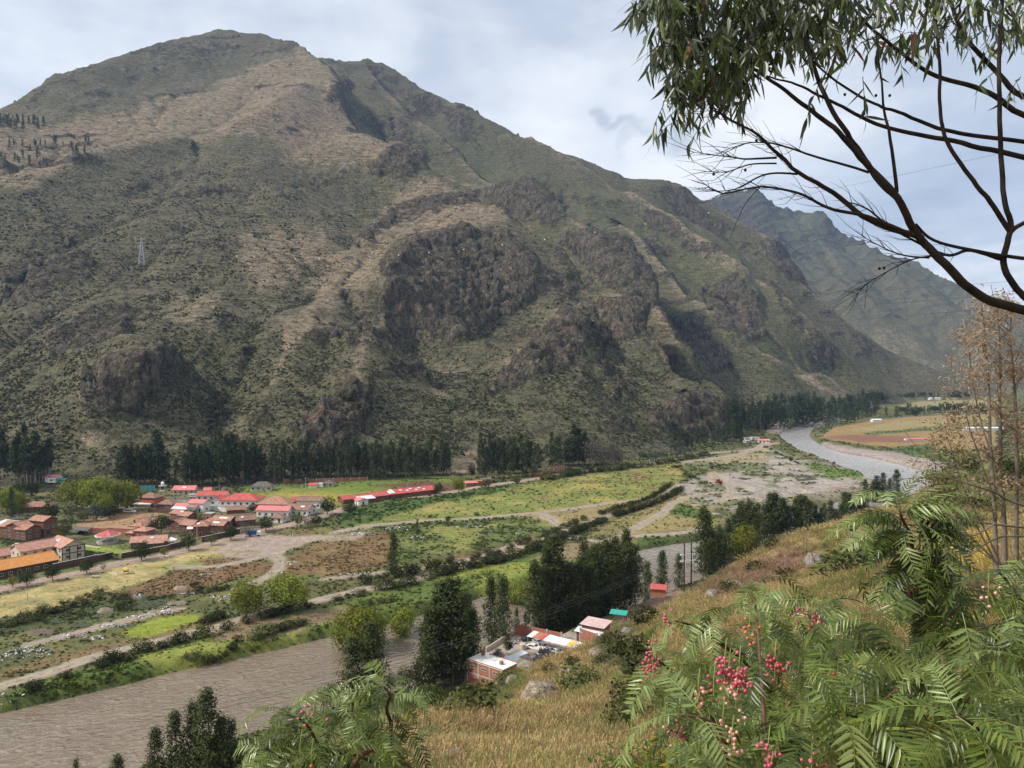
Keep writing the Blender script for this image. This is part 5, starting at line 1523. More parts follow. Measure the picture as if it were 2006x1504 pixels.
# village
for px, b, t_, w_, l_ in ((150, 998, 934, 1.0, 'leftmost of the big lime-green trees beside the village'), (186, 1006, 928, 1.05, 'tallest of the big lime-green trees beside the village'), (222, 1004, 938, 1.0, 'middle right one of the big lime-green trees beside the village'), (250, 1000, 940, 1.0, 'rightmost of the big lime-green trees, nearest the red-orange house'), (205, 1012, 962, .9, 'lower lime-green tree in front of the big ones'), (14, 1005, 952, 1.0, 'lime-green tree at the left edge in front of the dark grove'), (36, 1012, 958, .7, 'narrow lime-green tree right of the left-edge one')):
 tree_px('lime_tree', 'lime_tree', l_, px, b, t_, w_)
for k_, px, b, t_, w_, l_ in (('round_tree', 316, 1046, 1006, 1.0, 'very dark round tree between the tiled houses'), ('lime_tree', 898, 966, 933, .85, 'round lime-green tree beside the road'), ('round_tree', 858, 968, 946, 1.1, 'dark spreading tree left of the round lime one by the road'),
 ('round_tree', 641, 1008, 974, 1.05, 'dark round tree beside the brown-roofed white house'), ('round_tree', 686, 1008, 981, 1.3, 'dark wide tree in front of the red sheds'), ('green_tree', 128, 1056, 1012, 1.0, 'loose green tree behind the garden of the brick house'), ('olive_tree', 118, 1058, 1030, .8, 'small olive-green tree beside the garden path'),
 ('round_tree', 277, 1098, 1062, 1.1, 'dark spreading street tree before the tiled house with the white tent'), ('olive_tree', 322, 1092, 1071, 1.2, 'yellowing street tree right of the dark spreading one'), ('round_tree', 370, 1079, 1043, 1.0, 'dark street tree in front of the octagonal tiled house'), ('green_tree', 415, 1068, 1048, 1.35, 'low light green street tree by the pink wall'),
 ('round_tree', 452, 1058, 1031, 1.15, 'green street tree in the middle of the street row'), ('grey_tree', 482, 1052, 1024, 1.1, 'grey leafless-looking street tree beside the blue truck'), ('grey_tree', 425, 1047, 1029, 1.2, 'greyish twiggy tree between the tiled roofs'), ('round_tree', 521, 1040, 1012, 1.25, 'dark street tree before the pink-roofed long house'), ('green_tree', 582, 1034, 1001, 1.0, 'light green willow-like street tree at the bend'), ('grey_tree', 603, 1032, 1006, .9, 'bare greyish tree right of the light green one at the bend'), ('round_tree', 620, 1030, 1008, 1.2, 'dark thicket tree right of the bend'),
 ('round_tree', 170, 1124, 1094, 1.1, 'olive-dark street tree in front of the dark compound wall'), ('round_tree', 103, 1138, 1106, 1.0, 'dark street tree right of the orange-roofed hall'), ('round_tree', 53, 1148, 1118, 1.2, 'dark wide street tree in front of the orange-roofed hall'), ('olive_tree', 25, 1152, 1126, 1.0, 'small yellowing street tree at the lower left'), ('grey_tree', 202, 1117, 1102, .9, 'thin twiggy street tree at the driveway'),
 ('round_tree', 378, 1014, 990 + 8, 1.0, 'dark green tree behind the octagonal tiled house'), ('olive_tree', 392, 1020, 1003, 1.0, 'small olive tree beside the unfinished brick room'), ('round_tree', 494, 1004, 986, 1.0, 'dark round tree in front of the big tiled hall'), ('round_tree', 402, 978, 966, 1.2, 'dark little tree before the long red roof, left one'), ('grey_tree', 418, 978, 966, 1.1, 'brownish little tree before the long red roof, right one'),
 ('round_tree', 100, 1022, 984, 1.1, 'dark green tree on the lawn before the hidden tiled house'), ('round_tree', 75, 1026, 1002, 1.2, 'dark shrubby tree at the left end of the lawn'), ('grey_tree', 112, 978, 944, 1.1, 'brown-grey bare tree left of the big lime trees'), ('green_tree', 140, 1022, 985, 1.0, 'mid green tree in front of the leftmost big lime tree'), ('round_tree', 60, 975, 942, 1.3, 'dark tree mass behind the hidden tiled house, right'), ('round_tree', 35, 972, 946, 1.2, 'dark tree mass behind the hidden tiled house, left'), ('grey_tree', 38, 1010, 985, 1.1, 'grey twiggy tree before the hidden tiled house'), ('blue_tree', 190, 1020, 985, 1.4, 'blue-green tree at the hedge under the lime trees'), ('green_tree', 165, 1022, 996, 1.2, 'green tree at the hedge corner under the lime trees'), ('round_tree', 215, 1016, 988, 1.3, 'dark tree at the right end of the hedge'), ('eucalyptus_near', 23, 1018, 955, .9, 'dark slim tree rising in front of the left lime tree'), ('round_tree', 92, 1050, 1035, 1.0, 'dark garden bush between the brick house and the white-roofed shed'), ('green_tree', 957, 955, 938, 1.0, 'small dark tree right of the roadside ruins'), ('green_bush', 950, 955, 942, 1.2, 'bush beside the roadside ruins'), ('round_tree', 924, 935, 908, .7, 'slim dark tree at the foot of the earth scar'), ('round_tree', 1012, 948, 936, 1.6, 'dark wide bush beside the road bend'), ('round_tree', 1130, 932, 917, 1.4, 'dark bush by the road right of the brick-red wall'), ('conifer', 1276, 914, 903, 1.5, 'small dark bush at the road end of the fence'), ('conifer', 1210, 895, 862, .9, 'thin tree above the road fence'),
 ('round_tree', 1880, 965, 930, 1.0, 'dark tree on the right hillside beyond the dry saplings'), ('round_tree', 878, 1030 - 6, 1010, 1.0, 'small round dark bush alone on the yellow field')):
 tree_px(k_, 'street_tree' if 'street' in l_ else ('bush' if 'bush' in l_ else 'leafy_tree'), l_, px, b, t_, w_, cat='bush' if 'bush' in l_ else 'tree')
# bushes along the dike and elsewhere
def bushes_along(key, f0, f1, off, n, kinds, label, group, s0=.8, s1=1.5, gap=0.0):
 ln = TRW[key][0]
 seg = np.r_[0, np.cumsum(np.hypot(*np.diff(ln, axis=0).T))]
 for i in range(n):
  if random.random() < gap:
   continue
  d = seg[-1] * (f0 + (f1 - f0) * (i + random.uniform(-.4, .4) + .5) / n)
  x, y = np.interp(d, seg, ln[:, 0]), np.interp(d, seg, ln[:, 1])
  x2, y2 = np.interp(d + 1, seg, ln[:, 0]), np.interp(d + 1, seg, ln[:, 1])
  nx, ny = -(y2 - y), x2 - x
  o = off + random.uniform(-.9, .9)
  X, Y = x + nx * o, y + ny * o
  kind = random.choice(kinds)
  fl = kind == 'flowering_bush'
  pw = place_word(i, n)
  label_ = ('yellow-flowered ' if fl else '') + label + ', ' + pw
  tree(kind, 'bush', label_, 'bush', (X, Y, surf(X, Y) - .08), random.uniform(s0, s1) * 2.7, random.uniform(1.0, 1.5), group + (' with yellow flowers' if fl else '') + ', ' + pw)
BK = ['bush', 'bush', 'bush', 'flowering_bush']
bushes_along('dike', .70, .985, 4.6, 44, BK, 'bush in the far row of the straight dike track', 'far bush row of the straight dike track', .7, 1.2)
bushes_along('dike', .70, .95, -4.8, 46, BK, 'bush in the near row of the straight dike track', 'near bush row of the straight dike track', .8, 1.45)
bushes_along('dike', .38, .66, 4.4, 32, BK, 'bush on the far track side before the junction', 'far bush row before the track junction', .6, 1.2, .25)
bushes_along('dike', .36, .67, -5.0, 48, BK, 'bush on the near track side before the junction', 'near bush row before the track junction', .9, 1.7, .05)
bushes_along('dike', .10, .38, -5.2, 26, ['bush', 'green_bush', 'bush'], 'bush on the river side of the lower dike track', 'bushes on the river side of the lower track', .7, 1.5, .15)
bushes_along('dike', .30, .40, 5.2, 8, ['bush', 'flowering_bush'], 'bush on the lower track below the willows', 'bushes below the willows', 1.0, 1.7)
bushes_along('fork', .05, .25, -4.0, 3, ['bush'], 'bush at the bend where the tracks meet', 'bushes where the tracks meet', .8, 1.2)
bushes_along('village', .50, .80, -6.5, 34, ['bush', 'green_bush', 'bush', 'green_bush'], 'bush in the thicket below the village road', 'thicket below the village road', 1.0, 2.0, .05)
bushes_along('village', .50, .64, -11, 16, ['bush', 'green_bush'], 'bush in the lower rank of the roadside thicket', 'lower rank of the roadside thicket', .9, 1.7)
def clump(pts_, kinds, label, group, h0, h1, wid=1.2):
 for i, (px, py) in enumerate(pts_):
  k_ = random.choice(kinds)
  pw = place_word(i, len(pts_))
  q = at_px(px, py)
  if float(river_dist(np.array([q.x]), np.array([q.y]))[0]) < 2.2:
   continue
  tree(k_, 'bush', label + ', ' + pw, 'bush', (q.x, q.y, q.z - .08), random.uniform(h0, h1), wid * random.uniform(.85, 1.2), group if len(pts_) <= 12 else group + ', ' + pw)
clump([(1310 + i * 7 + random.uniform(-3, 3), 908 + i * 4.2 + random.uniform(-4, 4)) for i in range(11)], ['bush', 'green_bush'], 'bush on the diagonal bank at the end of the dike', 'bushes on the end bank of the dike', 2.0, 3.4)
clump([(1395 + i * 7, 918 - i * 1.6 + random.uniform(-2, 2)) for i in range(8)], ['green_bush', 'bush'], 'grey-green bush at the edge of the gravel pit', 'bushes at the gravel pit edge', 1.8, 3.0)
clump([(1500 + i * 10, 878 + i * 5) for i in range(7)], ['bush'], 'dark bush on the river edge by the rapids', 'bushes at the rapids', 2.0, 3.2, 1.6)
clump([(8 + i * 12 + random.uniform(-4, 4), 1232 - i * 4 + random.uniform(-7, 7)) for i in range(17)], ['bush', 'green_bush', 'bush'], 'dark bush in the thicket between the dry meadow and the dump', 'thicket beside the dump', 1.6, 2.8, 1.5)
clump([(240, 1194), (250, 1186), (236, 1190), (247, 1175)], ['green_bush', 'bush'], 'green bush beside the dump pond', 'bushes at the dump pond', 2.2, 3.4)
clump([(381, 1150), (392, 1163), (410, 1160), (425, 1158), (440, 1155)], ['bush', 'green_bush'], 'bush in the green hollow behind the left willow', 'bushes in the green hollow', 1.6, 3.0)
clump([(400 + i * 9, 1222 - i * 3) for i in range(5)], ['bush'], 'dark bush under the left willow', 'dark bushes under the left willow', 2.2, 3.4)
clump([(530 + i * 11, 1205 - i * 3) for i in range(7)], ['bush', 'flowering_bush'], 'dark bush under the right willow', 'dark bushes under the right willow', 2.0, 3.0)
clump([(8 + i * 15 + random.uniform(-8, 8), 1400 - i * 4.45 + random.uniform(-7, 3)) for i in range(40)], ['green_bush', 'green_bush', 'bush'], 'leafy bush on the far bank right above the water', 'bushes on the far bank edge', 1.6, 3.2, 1.6)
clump([(60, 1352), (72, 1350), (205, 1308), (212, 1300), (196, 1304), (225, 1296), (248, 1294), (290, 1277), (340, 1262), (355, 1258), (130, 1330)], ['bush'], 'dark upright bush on the bank between track and water', 'dark bushes between track and water', 2.2, 3.6)
clump([(690 + random.uniform(-10, 10) + i * 14, 1200 - i * 5) for i in range(6)], ['green_bush'], 'green bush on the far bank behind the willows', 'green bushes behind the bank willows', 1.4, 2.2)
clump([(846, 1035), (863, 1026), (872, 1027), (843, 1014), (933, 1010), (948, 1026)], ['bush', 'green_bush'], 'small dark bush scattered on the yellow field', 'bushes scattered on the yellow field', 1.2, 2.2)
# buildings
def tile_mat(name, c, c2, wave=2.6, rough=.8):
 m, k = new_mat(name)
 tcn = k.n('ShaderNodeTexCoord').outputs['Object']
 a = k.noise(tcn, .9, 5.0, .65)
 b = k.noise(tcn, 5.0, 3.0, .6)
 col = k.mix(k.rng(a, .35, .68), c, c2)
 col = k.mix(k.math('MULTIPLY', k.rng(b, .55, .7), .35), col, tuple(x * .55 for x in c))
 wv = k.n('ShaderNodeTexWave', {'Vector': tcn, 'Scale': wave, 'Distortion': .3}, bands_direction='X').outputs['Fac']
 finish(k, col, rough, bump(k, wv, .5, .06), .2)
 return m
R_TERRA = tile_mat('terracotta_tiles', (.29, .140, .090), (.43, .25, .18))
R_PINKT = tile_mat('faded_pink_tiles', (.40, .19, .14), (.50, .30, .235))
R_BROWNT = tile_mat('old_brown_tiles', (.21, .115, .08), (.31, .19, .14))
R_ORANGE = tile_mat('orange_roof', (.52, .215, .055), (.60, .29, .10))
R_RED = tile_mat('red_sheet_roof', (.40, .062, .050), (.52, .14, .12), 1.2, .55)
R_PINK = tile_mat('pink_sheet_roof', (.52, .155, .145), (.60, .24, .22), 1.2, .55)
R_WHITE = tile_mat('white_sheet_roof', (.58, .61, .64), (.70, .72, .74), 1.5, .5)
R_THATCH = tile_mat('grey_thatch', (.11, .10, .088), (.17, .155, .135), 4.0, .95)
R_RUST = tile_mat('rusty_sheet', (.36, .13, .06), (.45, .22, .12), 1.5, .7)
R_YELLOW = tile_mat('yellow_sheet', (.62, .42, .08), (.66, .50, .18), 1.5, .6)
R_PALE = tile_mat('pale_pink_sheet', (.50, .33, .31), (.60, .46, .44), 1.5, .6)
W_WHITE = plain('white_plaster', (.72, .71, .68), .9, .8, .12)
W_CREAM = plain('cream_plaster', (.55, .48, .36), .9, .8, .14)
W_BRICK = plain('brown_brick_wall', (.185, .088, .062), .9, 1.5, .3)
W_RBRICK = plain('red_brick_wall', (.36, .150, .100), .9, 2.0, .25)
W_ORANGE = plain('red_orange_plaster', (.46, .105, .045), .85, 1.0, .2)
W_ADOBE = plain('dark_adobe', (.115, .068, .052), .95, 1.0, .3)
W_CONC = plain('grey_concrete', (.42, .40, .37), .9, 1.2, .2)
W_TIMBER = plain('dark_timber', (.055, .036, .028), .85, 2.0, .3)
M_GLASS = plain('dark_window_glass', (.030, .034, .040), .12, None, 0, .5)
M_WFRAME = plain('pale_window_frame', (.50, .47, .42), .7)
M_PANEL = plain('pale_roof_panel', (.66, .69, .73), .35, None, 0, .5)
M_TURQ = plain('turquoise_sheet', (.07, .36, .33), .6, 1.0, .2)
M_GREENT = plain('green_tarp', (.04, .36, .28), .6, 1.5, .2)
M_BLUE = plain('blue_paint', (.035, .10, .26), .5)
M_STEEL = plain('galvanised_steel', (.45, .46, .47), .5, None, 0, .4, .5)
M_BLACK = plain('black_rubber', (.018, .018, .018), .8)
M_WPAINT = plain('white_paint', (.75, .75, .74), .45, None, 0, .4)
def roof_slabs(mb, w, d, h, rh, kind, ov=.55, th=.16):
 """roof of one block, its eaves at h, ridge along x"""
 x, y = w / 2 + ov, d / 2 + ov
 ez = h - rh * ov / (d / 2)
 top = h + rh
 if kind == 'gable':
  for s in (-1, 1):
   a = [(-x, s * y, ez), (x, s * y, ez), (x, 0, top), (-x, 0, top)]
   b = [(p[0], p[1], p[2] + th) for p in a]
   v = a + b
   f = [(0, 1, 2, 3), (7, 6, 5, 4), (0, 4, 5, 1), (1, 5, 6, 2), (2, 6, 7, 3), (3, 7, 4, 0)]
   mb.add(v, [q if s < 0 else q[::-1] for q in f])
  mb.box(-x - .02, x + .02, -.16, .16, top + th - .08, top + th + .10)
 elif kind == 'hip':
  rx = max(w / 2 - d / 2, .05)
  lo = [(-x, -y, ez), (x, -y, ez), (x, y, ez), (-x, y, ez)]
  hi = [(p[0], p[1], ez + th) for p in lo]
  rg = [(-rx, 0, top + th), (rx, 0, top + th)]
  mb.add(lo + hi + rg, [(3, 2, 1, 0), (0, 1, 5, 4), (1, 2, 6, 5), (2, 3, 7, 6), (3, 0, 4, 7), (4, 5, 9, 8), (6, 7, 8, 9), (5, 6, 9), (7, 4, 8)])
  mb.tube([rg[0], rg[1]], .12, 4)
  for c, r_ in ((4, 0), (7, 0), (5, 1), (6, 1)):
   mb.tube([hi[c - 4], rg[r_]], .10, 4)
 elif kind == 'shed':
  a = [(-x, -y, h - .15), (x, -y, h - .15), (x, y, h + rh), (-x, y, h + rh)]
  b = [(p[0], p[1], p[2] + .1) for p in a]
  mb.add(a + b, [(3, 2, 1, 0), (4, 5, 6, 7), (0, 1, 5, 4), (1, 2, 6, 5), (2, 3, 7, 6), (3, 0, 4, 7)])
 elif kind == 'flat':
  mb.box(-w / 2 - .12, w / 2 + .12, -d / 2 - .12, d / 2 + .12, h, h + .22)
 elif kind == 'cone':
  n = 10
  ring = [(x * math.cos(6.2832 * i / n), y * math.sin(6.2832 * i / n), ez) for i in range(n)]
  mb.add(ring + [(0, 0, top)], [(i, (i + 1) % n, n) for i in range(n)] + [tuple(range(n))[::-1]])
def wall_block(mb, w, d, h, rh, kind, th=.25):
 """four walls standing 20 cm in the ground, gable ends filled"""
 z0 = -.4
 if kind == 'gable':
  for s in (-1, 1):
   mb.add([(s * w / 2, -d / 2, z0), (s * w / 2, d / 2, z0), (s * w / 2, d / 2, h), (s * w / 2, 0, h + rh), (s * w / 2, -d / 2, h)], [(0, 1, 2, 3, 4) if s > 0 else (4, 3, 2, 1, 0)])
  for s in (-1, 1):
   mb.add([(-w / 2, s * d / 2, z0), (w / 2, s * d / 2, z0), (w / 2, s * d / 2, h), (-w / 2, s * d / 2, h)], [(0, 1, 2, 3) if s < 0 else (3, 2, 1, 0)])
 elif kind == 'shed':
  v = [(-w / 2, -d / 2, z0), (w / 2, -d / 2, z0), (w / 2, d / 2, z0), (-w / 2, d / 2, z0), (-w / 2, -d / 2, h - .15), (w / 2, -d / 2, h - .15), (w / 2, d / 2, h + rh), (-w / 2, d / 2, h + rh)]
  mb.add(v, [(0, 1, 5, 4), (1, 2, 6, 5), (2, 3, 7, 6), (3, 0, 4, 7)])
 else:
  mb.box(-w / 2, w / 2, -d / 2, d / 2, z0, h)
def xf(me, dx, dy, rz, z=0.0):
 me.transform(Matrix.Translation((dx, dy, z)) @ Matrix.Rotation(rz, 4, 'Z'))
WCACHE = {}
def window_on(parent, dx, dy, rz, w, h, z, nx, side, door=False, wm=None):
 """side: 0 -y, 1 +x, 2 +y, 3 -x of the block; a frame proud of the wall and a dark pane within it"""
 key = (round(w, 1), round(h, 1), door)
 if key not in WCACHE:
  f = MB()
  t_ = .09
  f.box(-w / 2 - t_, -w / 2, -.07, .03, -h / 2 - t_, h / 2 + t_)
  f.box(w / 2, w / 2 + t_, -.07, .03, -h / 2 - t_, h / 2 + t_)
  f.box(-w / 2, w / 2, -.07, .03, h / 2, h / 2 + t_)
  f.box(-w / 2, w / 2, -.10, .03, -h / 2 - t_, -h / 2)
  if not door:
   f.box(-.03, .03, -.05, .02, -h / 2, h / 2)
  p = MB()
  p.box(-w / 2, w / 2, -.025, .02, -h / 2, h / 2)
  WCACHE[key] = (f.mesh('window', M_WFRAME), p.mesh('pane', M_GLASS), p.mesh('leaf', W_TIMBER))
 fm, pm, dm = WCACHE[key]
 o = link('door' if door else 'window', fm, parent)
 c, s = math.cos(rz), math.sin(rz)
 o.location = (dx + c * nx[0] - s * nx[1], dy + s * nx[0] + c * nx[1], z)
 o.rotation_euler = (0, 0, rz + side * math.pi / 2)
 link('leaf' if door else 'pane', dm if door else pm, o)
def house(name, label, px, py, rot, wall, roof, blocks, group=None, win=True, cat='house', z=None, panels=(), base=None, door=True, sp=2.9):
 q = at_px(px, py) if base is None else Vector(base)
 if base is None:
  q.z = max(q.z, FLOOR)
 rt = R(rot)
 t_ = thing(name, label, cat, q, rt, group)
 first = True
 for bl in blocks:
  dx, dy, w, d, h, rz, kind = bl[:7]
  rh = bl[7] if len(bl) > 7 else d * .24
  rz = R(rz)
  mb = MB()
  wall_block(mb, w, d, h, rh, kind)
  me = mb.mesh('wall', wall)
  xf(me, dx, dy, rz)
  link('wall', me, t_)
  mb = MB()
  roof_slabs(mb, w, d, h, rh, kind)
  me = mb.mesh('roof', bl[8] if len(bl) > 8 else roof)
  xf(me, dx, dy, rz)
  ro = link('roof', me, t_)
  for (pxx, pyy, pw, pd) in (panels if first else ()):
   k_ = rh / (d / 2)
   zc = h + rh - abs(pyy) * k_ + .20
   pm = MB()
   pm.box(-pw / 2, pw / 2, -pd / 2, pd / 2, 0, .07)
   po = link('roof_panel', pm.mesh('roof_panel', M_PANEL), ro)
   po.location = (pxx, pyy, zc)
   po.rotation_euler = (math.atan(k_) * (1 if pyy < 0 else -1), 0, 0)
  if win:
   nfl = max(1, int(h / 2.6))
   for side, (L, n0) in enumerate(((w, (0, -d / 2)), (d, (w / 2, 0)), (w, (0, d / 2)), (d, (-w / 2, 0)))):
    a = rt + rz + side * math.pi / 2 - math.pi / 2
    out = Vector((math.cos(a), math.sin(a), 0))
    if out.dot(Vector((-q.x, -q.y, 0)).normalized()) < .12:
     continue
    n = max(1, int((L - .8) / sp))
    for fl in range(nfl):
     for i in range(n):
      u = (i + .5) / n * L - L / 2
      nx = (u, n0[1]) if side == 0 else ((n0[0], u) if side == 1 else ((u, n0[1]) if side == 2 else (n0[0], u)))
      isd = door and fl == 0 and first and i == n // 2
      zz = fl * 2.7 + (1.05 if isd else 1.5)
      if zz + .6 > h:
       zz = h - .75
      window_on(t_, dx, dy, rz, 1.0 if isd else 1.25, 2.0 if isd else 1.05, zz, nx, side, isd)
    first = False if side == 0 else first
  first = False
 return t_
H = house
H('hall', 'long hall with a bright orange gable roof at the left edge of the village', 18, 1124, 53, W_ADOBE, R_ORANGE, [(0, 0, 30, 11, 3.4, 0, 'gable', 2.4)])
H('guest_house', 'L-shaped timber-framed house with pale panels and a faded pink tile roof', 90, 1094, 53, W_CREAM, R_PINKT, [(-4, 0, 14, 9, 5.6, 0, 'gable', 2.2), (6.2, -3.5, 14, 9, 5.6, -90, 'gable', 2.2)], panels=((4.5, -2.0, 2.6, 1.8),))
_g = [o for o in COL.objects if o.name.startswith('guest_house')][-1]
_b = MB()
for _x in (1.8, 4.7, 7.7, 10.6):
 _b.box(_x - .14, _x + .14, -10.62, -10.48, -.2, 5.6)
for _y in (-10.3, -7, -3.6):
 _b.box(10.68, 10.82, _y - .14, _y + .14, -.2, 5.6)
for _z in (2.7, 5.35):
 _b.box(1.66, 10.74, -10.60, -10.47, _z, _z + .26)
 _b.box(10.67, 10.80, -10.4, -3.4, _z + .01, _z + .25)
_b.build('timber_frame', W_TIMBER, _g)
H('cottage', 'low tiled cottage cut by the left edge behind the orange hall', 2, 1098, 53, W_CREAM, R_PINKT, [(0, 0, 12, 8, 2.8, 0, 'gable')])
H('brick_house', 'brown brick house of three gabled wings with pink tile roofs', 42, 1053, -20, W_BRICK, R_TERRA, [(-5.8, .5, 6.5, 8, 5.4, 0, 'gable', 1.6), (0, -.8, 6, 9, 5.8, 90, 'gable', 1.7), (5.9, -1.2, 6.6, 7.5, 5.2, 0, 'gable', 1.5), (4.5, 7.5, 9, 7, 7.4, 0, 'gable', 1.5)], panels=((0, -1.8, 1.5, 1.2),))
H('pale_house', 'house with a white hipped roof at the left edge behind the brick one', 14, 1036, 0, W_CREAM, R_WHITE, [(0, 0, 9, 7, 3.0, 0, 'hip', 1.4)])
H('shed', 'small shed with a white sheet roof right of the three-winged brick house', 98, 1039, 5, W_BRICK, R_WHITE, [(-.6, 0, 5.5, 5, 2.6, 0, 'gable', .9), (3.2, -.3, 2.6, 4, 2.2, 0, 'gable', .7, R_TERRA)])
H('long_house', 'long plain brick building with a flat tiled top beside the gazebo', 244, 1047, -14, W_RBRICK, R_TERRA, [(0, 0, 14, 6, 3.3, 0, 'flat'), (5, 4.2, 7, 6, 4.0, 0, 'hip', 1.2)], sp=4.5)
H('brick_cottage', 'brick cottage with a pink hipped roof and a little porch', 283, 1051, -14, W_RBRICK, R_PINKT, [(0, 0, 6.5, 6, 3.4, 0, 'hip', 1.2), (-5.0, -2.2, 3.2, 2.6, 2.3, 0, 'hip', .6)])
H('tiled_house', 'tiled house just left of the very dark round tree', 286, 1034, 40, W_BRICK, R_TERRA, [(0, 0, 9, 7, 3.2, 0, 'gable')], panels=((3, -1.6, 1.4, 1.0),))
H('low_house', 'low spreading house with pink tiles beside the white tent', 293, 1069, 18, W_BRICK, R_PINKT, [(0, 0, 14, 7, 2.7, 0, 'gable', 1.7), (3.0, -3.4, 6, 5, 2.4, 0, 'hip', 1.1)], panels=((1.2, -1.4, 1.3, .9),))
H('terrace', 'long stepped tiled terrace between the brown compound wall and the twin gables', 361, 1016, -24, W_BRICK, R_TERRA, [(-3.2, 0, 6.6, 6, 3.0, 0, 'gable', 1.3), (3.4, -.8, 6.6, 6, 2.6, 0, 'gable', 1.3)], panels=((0, -1.4, 1.8, 1.0),))
H('twin_gable_house', 'twin-gabled brick house with tiles and a glazed strip on the ridge', 362, 1037, -20, W_BRICK, R_TERRA, [(-3.4, 0, 6.4, 8, 3.1, 90, 'gable', 1.9), (3.6, .4, 7, 7, 3.1, 0, 'gable', 1.7)], panels=((0, 1.5, 2.2, 1.0),))
H('octagon_house', 'tall brick house with an orange pyramid roof next to the white awning', 396, 1048, 8, W_BRICK, R_TERRA, [(0, 0, 6.4, 6.4, 5.0, 0, 'hip', 1.7)], panels=((-1.0, -1.9, 1.3, .9),))
H('tiled_house', 'tiled house with a pale skylight beside the tall orange-roofed one', 428, 1038, -12, W_BRICK, R_TERRA, [(0, 0, 9, 6, 3.0, 0, 'gable', 1.5)], panels=((0, -1.6, 3.4, 1.1),))
H('tiled_house', 'upper tiled house with a wide pale skylight, behind the street trees', 440, 1030, -12, W_BRICK, R_TERRA, [(0, 0, 10, 7.5, 3.2, 0, 'gable', 1.7), (-6.5, 0, 5, 6, 2.8, 0, 'hip', 1.0)], panels=((.6, -1.8, 4.2, 1.2),))
H('tiled_house', 'old brown-tiled house above the grey street tree', 480, 1028, 28, W_BRICK, R_BROWNT, [(0, 0, 9, 7, 3.0, 0, 'gable', 1.8)], panels=((-1.5, -1.6, 1.3, .9),))
H('brick_room', 'unfinished red brick room with an open front beside the terrace', 411, 1017, -10, W_RBRICK, W_CONC, [(0, 0, 4.4, 4, 3.2, 0, 'flat')])
H('white_house', 'narrow two-storey white house with a light red roof', 391, 1001, -14, W_WHITE, R_PINK, [(0, 0, 9, 6.5, 5.0, 0, 'gable', 1.3), (-1.0, -4.6, 5, 3, 3.2, 0, 'shed', .6, R_TERRA)])
H('pink_roof_house', 'low house with pink sheet roofs left of the narrow white one', 358, 1001, -8, W_CREAM, R_PINK, [(0, 1.5, 8, 5, 3.0, 0, 'gable', 1.0), (1.2, -3.4, 8, 4.4, 2.2, 0, 'gable', .7, R_WHITE)])
H('brown_house', 'brown house with old tiles between the red-orange house and the pink roofs', 330, 996, -8, W_BRICK, R_BROWNT, [(0, 0, 9, 7, 3.0, 0, 'hip', 1.8)])
H('red_orange_house', 'two-storey red-orange house with a broad brown tile roof', 297, 990, -12, W_ORANGE, R_BROWNT, [(0, 0, 10, 8, 5.2, 0, 'hip', 2.0), (-9.0, .8, 8, 7, 3.4, 0, 'hip', 1.7)])
H('white_shed', 'flat white-roofed shed under the red-orange house', 281, 993, -4, W_CREAM, R_WHITE, [(0, 0, 9, 3, 1.9, 0, 'shed', .3)], win=False)
H('back_house', 'cream house with a pink roof and a pale panel before the wood', 364, 967, 1, W_CREAM, R_PINK, [(0, 0, 13, 7, 3.0, 0, 'gable', 1.9)], panels=((0, -1.7, 2.3, 1.2),))
H('small_hut', 'little hut with a pinkish red roof before the dark wood', 407, 965, 20, W_ADOBE, R_PINK, [(0, 0, 4, 3.6, 2.0, 0, 'gable', 1.3)], win=False)
H('round_hut', 'small round hut with a grey thatched cone roof', 439, 964, 0, W_ADOBE, R_THATCH, [(0, 0, 3.8, 3.8, 1.9, 0, 'cone', 1.9)], win=False)
H('thatched_shelter', 'long open shelter with a grey hipped roof beside the football field', 514, 960, 3, W_CREAM, R_THATCH, [(0, 0, 13, 7, 3.0, 0, 'hip', 2.2)])
H('school_wing', 'school wing with a red roof and a white gable end behind two small trees', 418, 978, 4, W_WHITE, R_RED, [(0, 0, 17, 8, 3.0, 0, 'gable', 1.8)])
H('school', 'largest school building with a wide bright red roof and white walls', 470, 988, -3, W_WHITE, R_RED, [(1.5, 0, 21, 13, 3.4, 0, 'hip', 2.6), (-11.5, -2.0, 6, 8, 3.0, 90, 'gable', 1.7)])
H('big_hall', 'big hall with a broad orange-brown hipped tile roof right of the school', 541, 995, -5, W_BRICK, R_TERRA, [(0, 0, 18, 13, 3.4, 0, 'hip', 3.0)])
H('long_pink_house', 'long house with a smooth pinkish red roof over a white base', 539, 1010, -6, W_WHITE, R_PINK, [(0, 0, 17, 7.5, 3.6, 0, 'gable', 1.6)])
H('lean_to', 'lean-to with faded tiles in front of the school wall', 462, 1004, 20, W_BRICK, R_BROWNT, [(0, 0, 9, 5, 2.0, 0, 'shed', 1.3)], win=False)
H('balcony_house', 'white house with a dark brown roof left of the dark round tree', 610, 993, -5, W_WHITE, R_BROWNT, [(0, 0, 13, 7, 4.2, 0, 'gable', 1.6)])
H('brown_roof_house', 'grey-brown tiled house with a white gable before the dark-roofed white house', 589, 1007, -14, W_WHITE, R_BROWNT, [(0, 0, 13, 9, 3.2, 0, 'gable', 2.0)], panels=((2.5, -2.2, 2.2, 1.2),))
H('red_shed', 'tiny white shed with a red roof wedged between brown roofs', 580, 987, 0, W_WHITE, R_RED, [(0, 0, 4.5, 4, 2.8, 0, 'gable', .9)], win=False)
H('small_tiled_house', 'small tiled house before the long pinkish roof', 545, 1022, -10, W_WHITE, R_BROWNT, [(0, 0, 7, 5, 2.6, 0, 'hip', 1.2)])
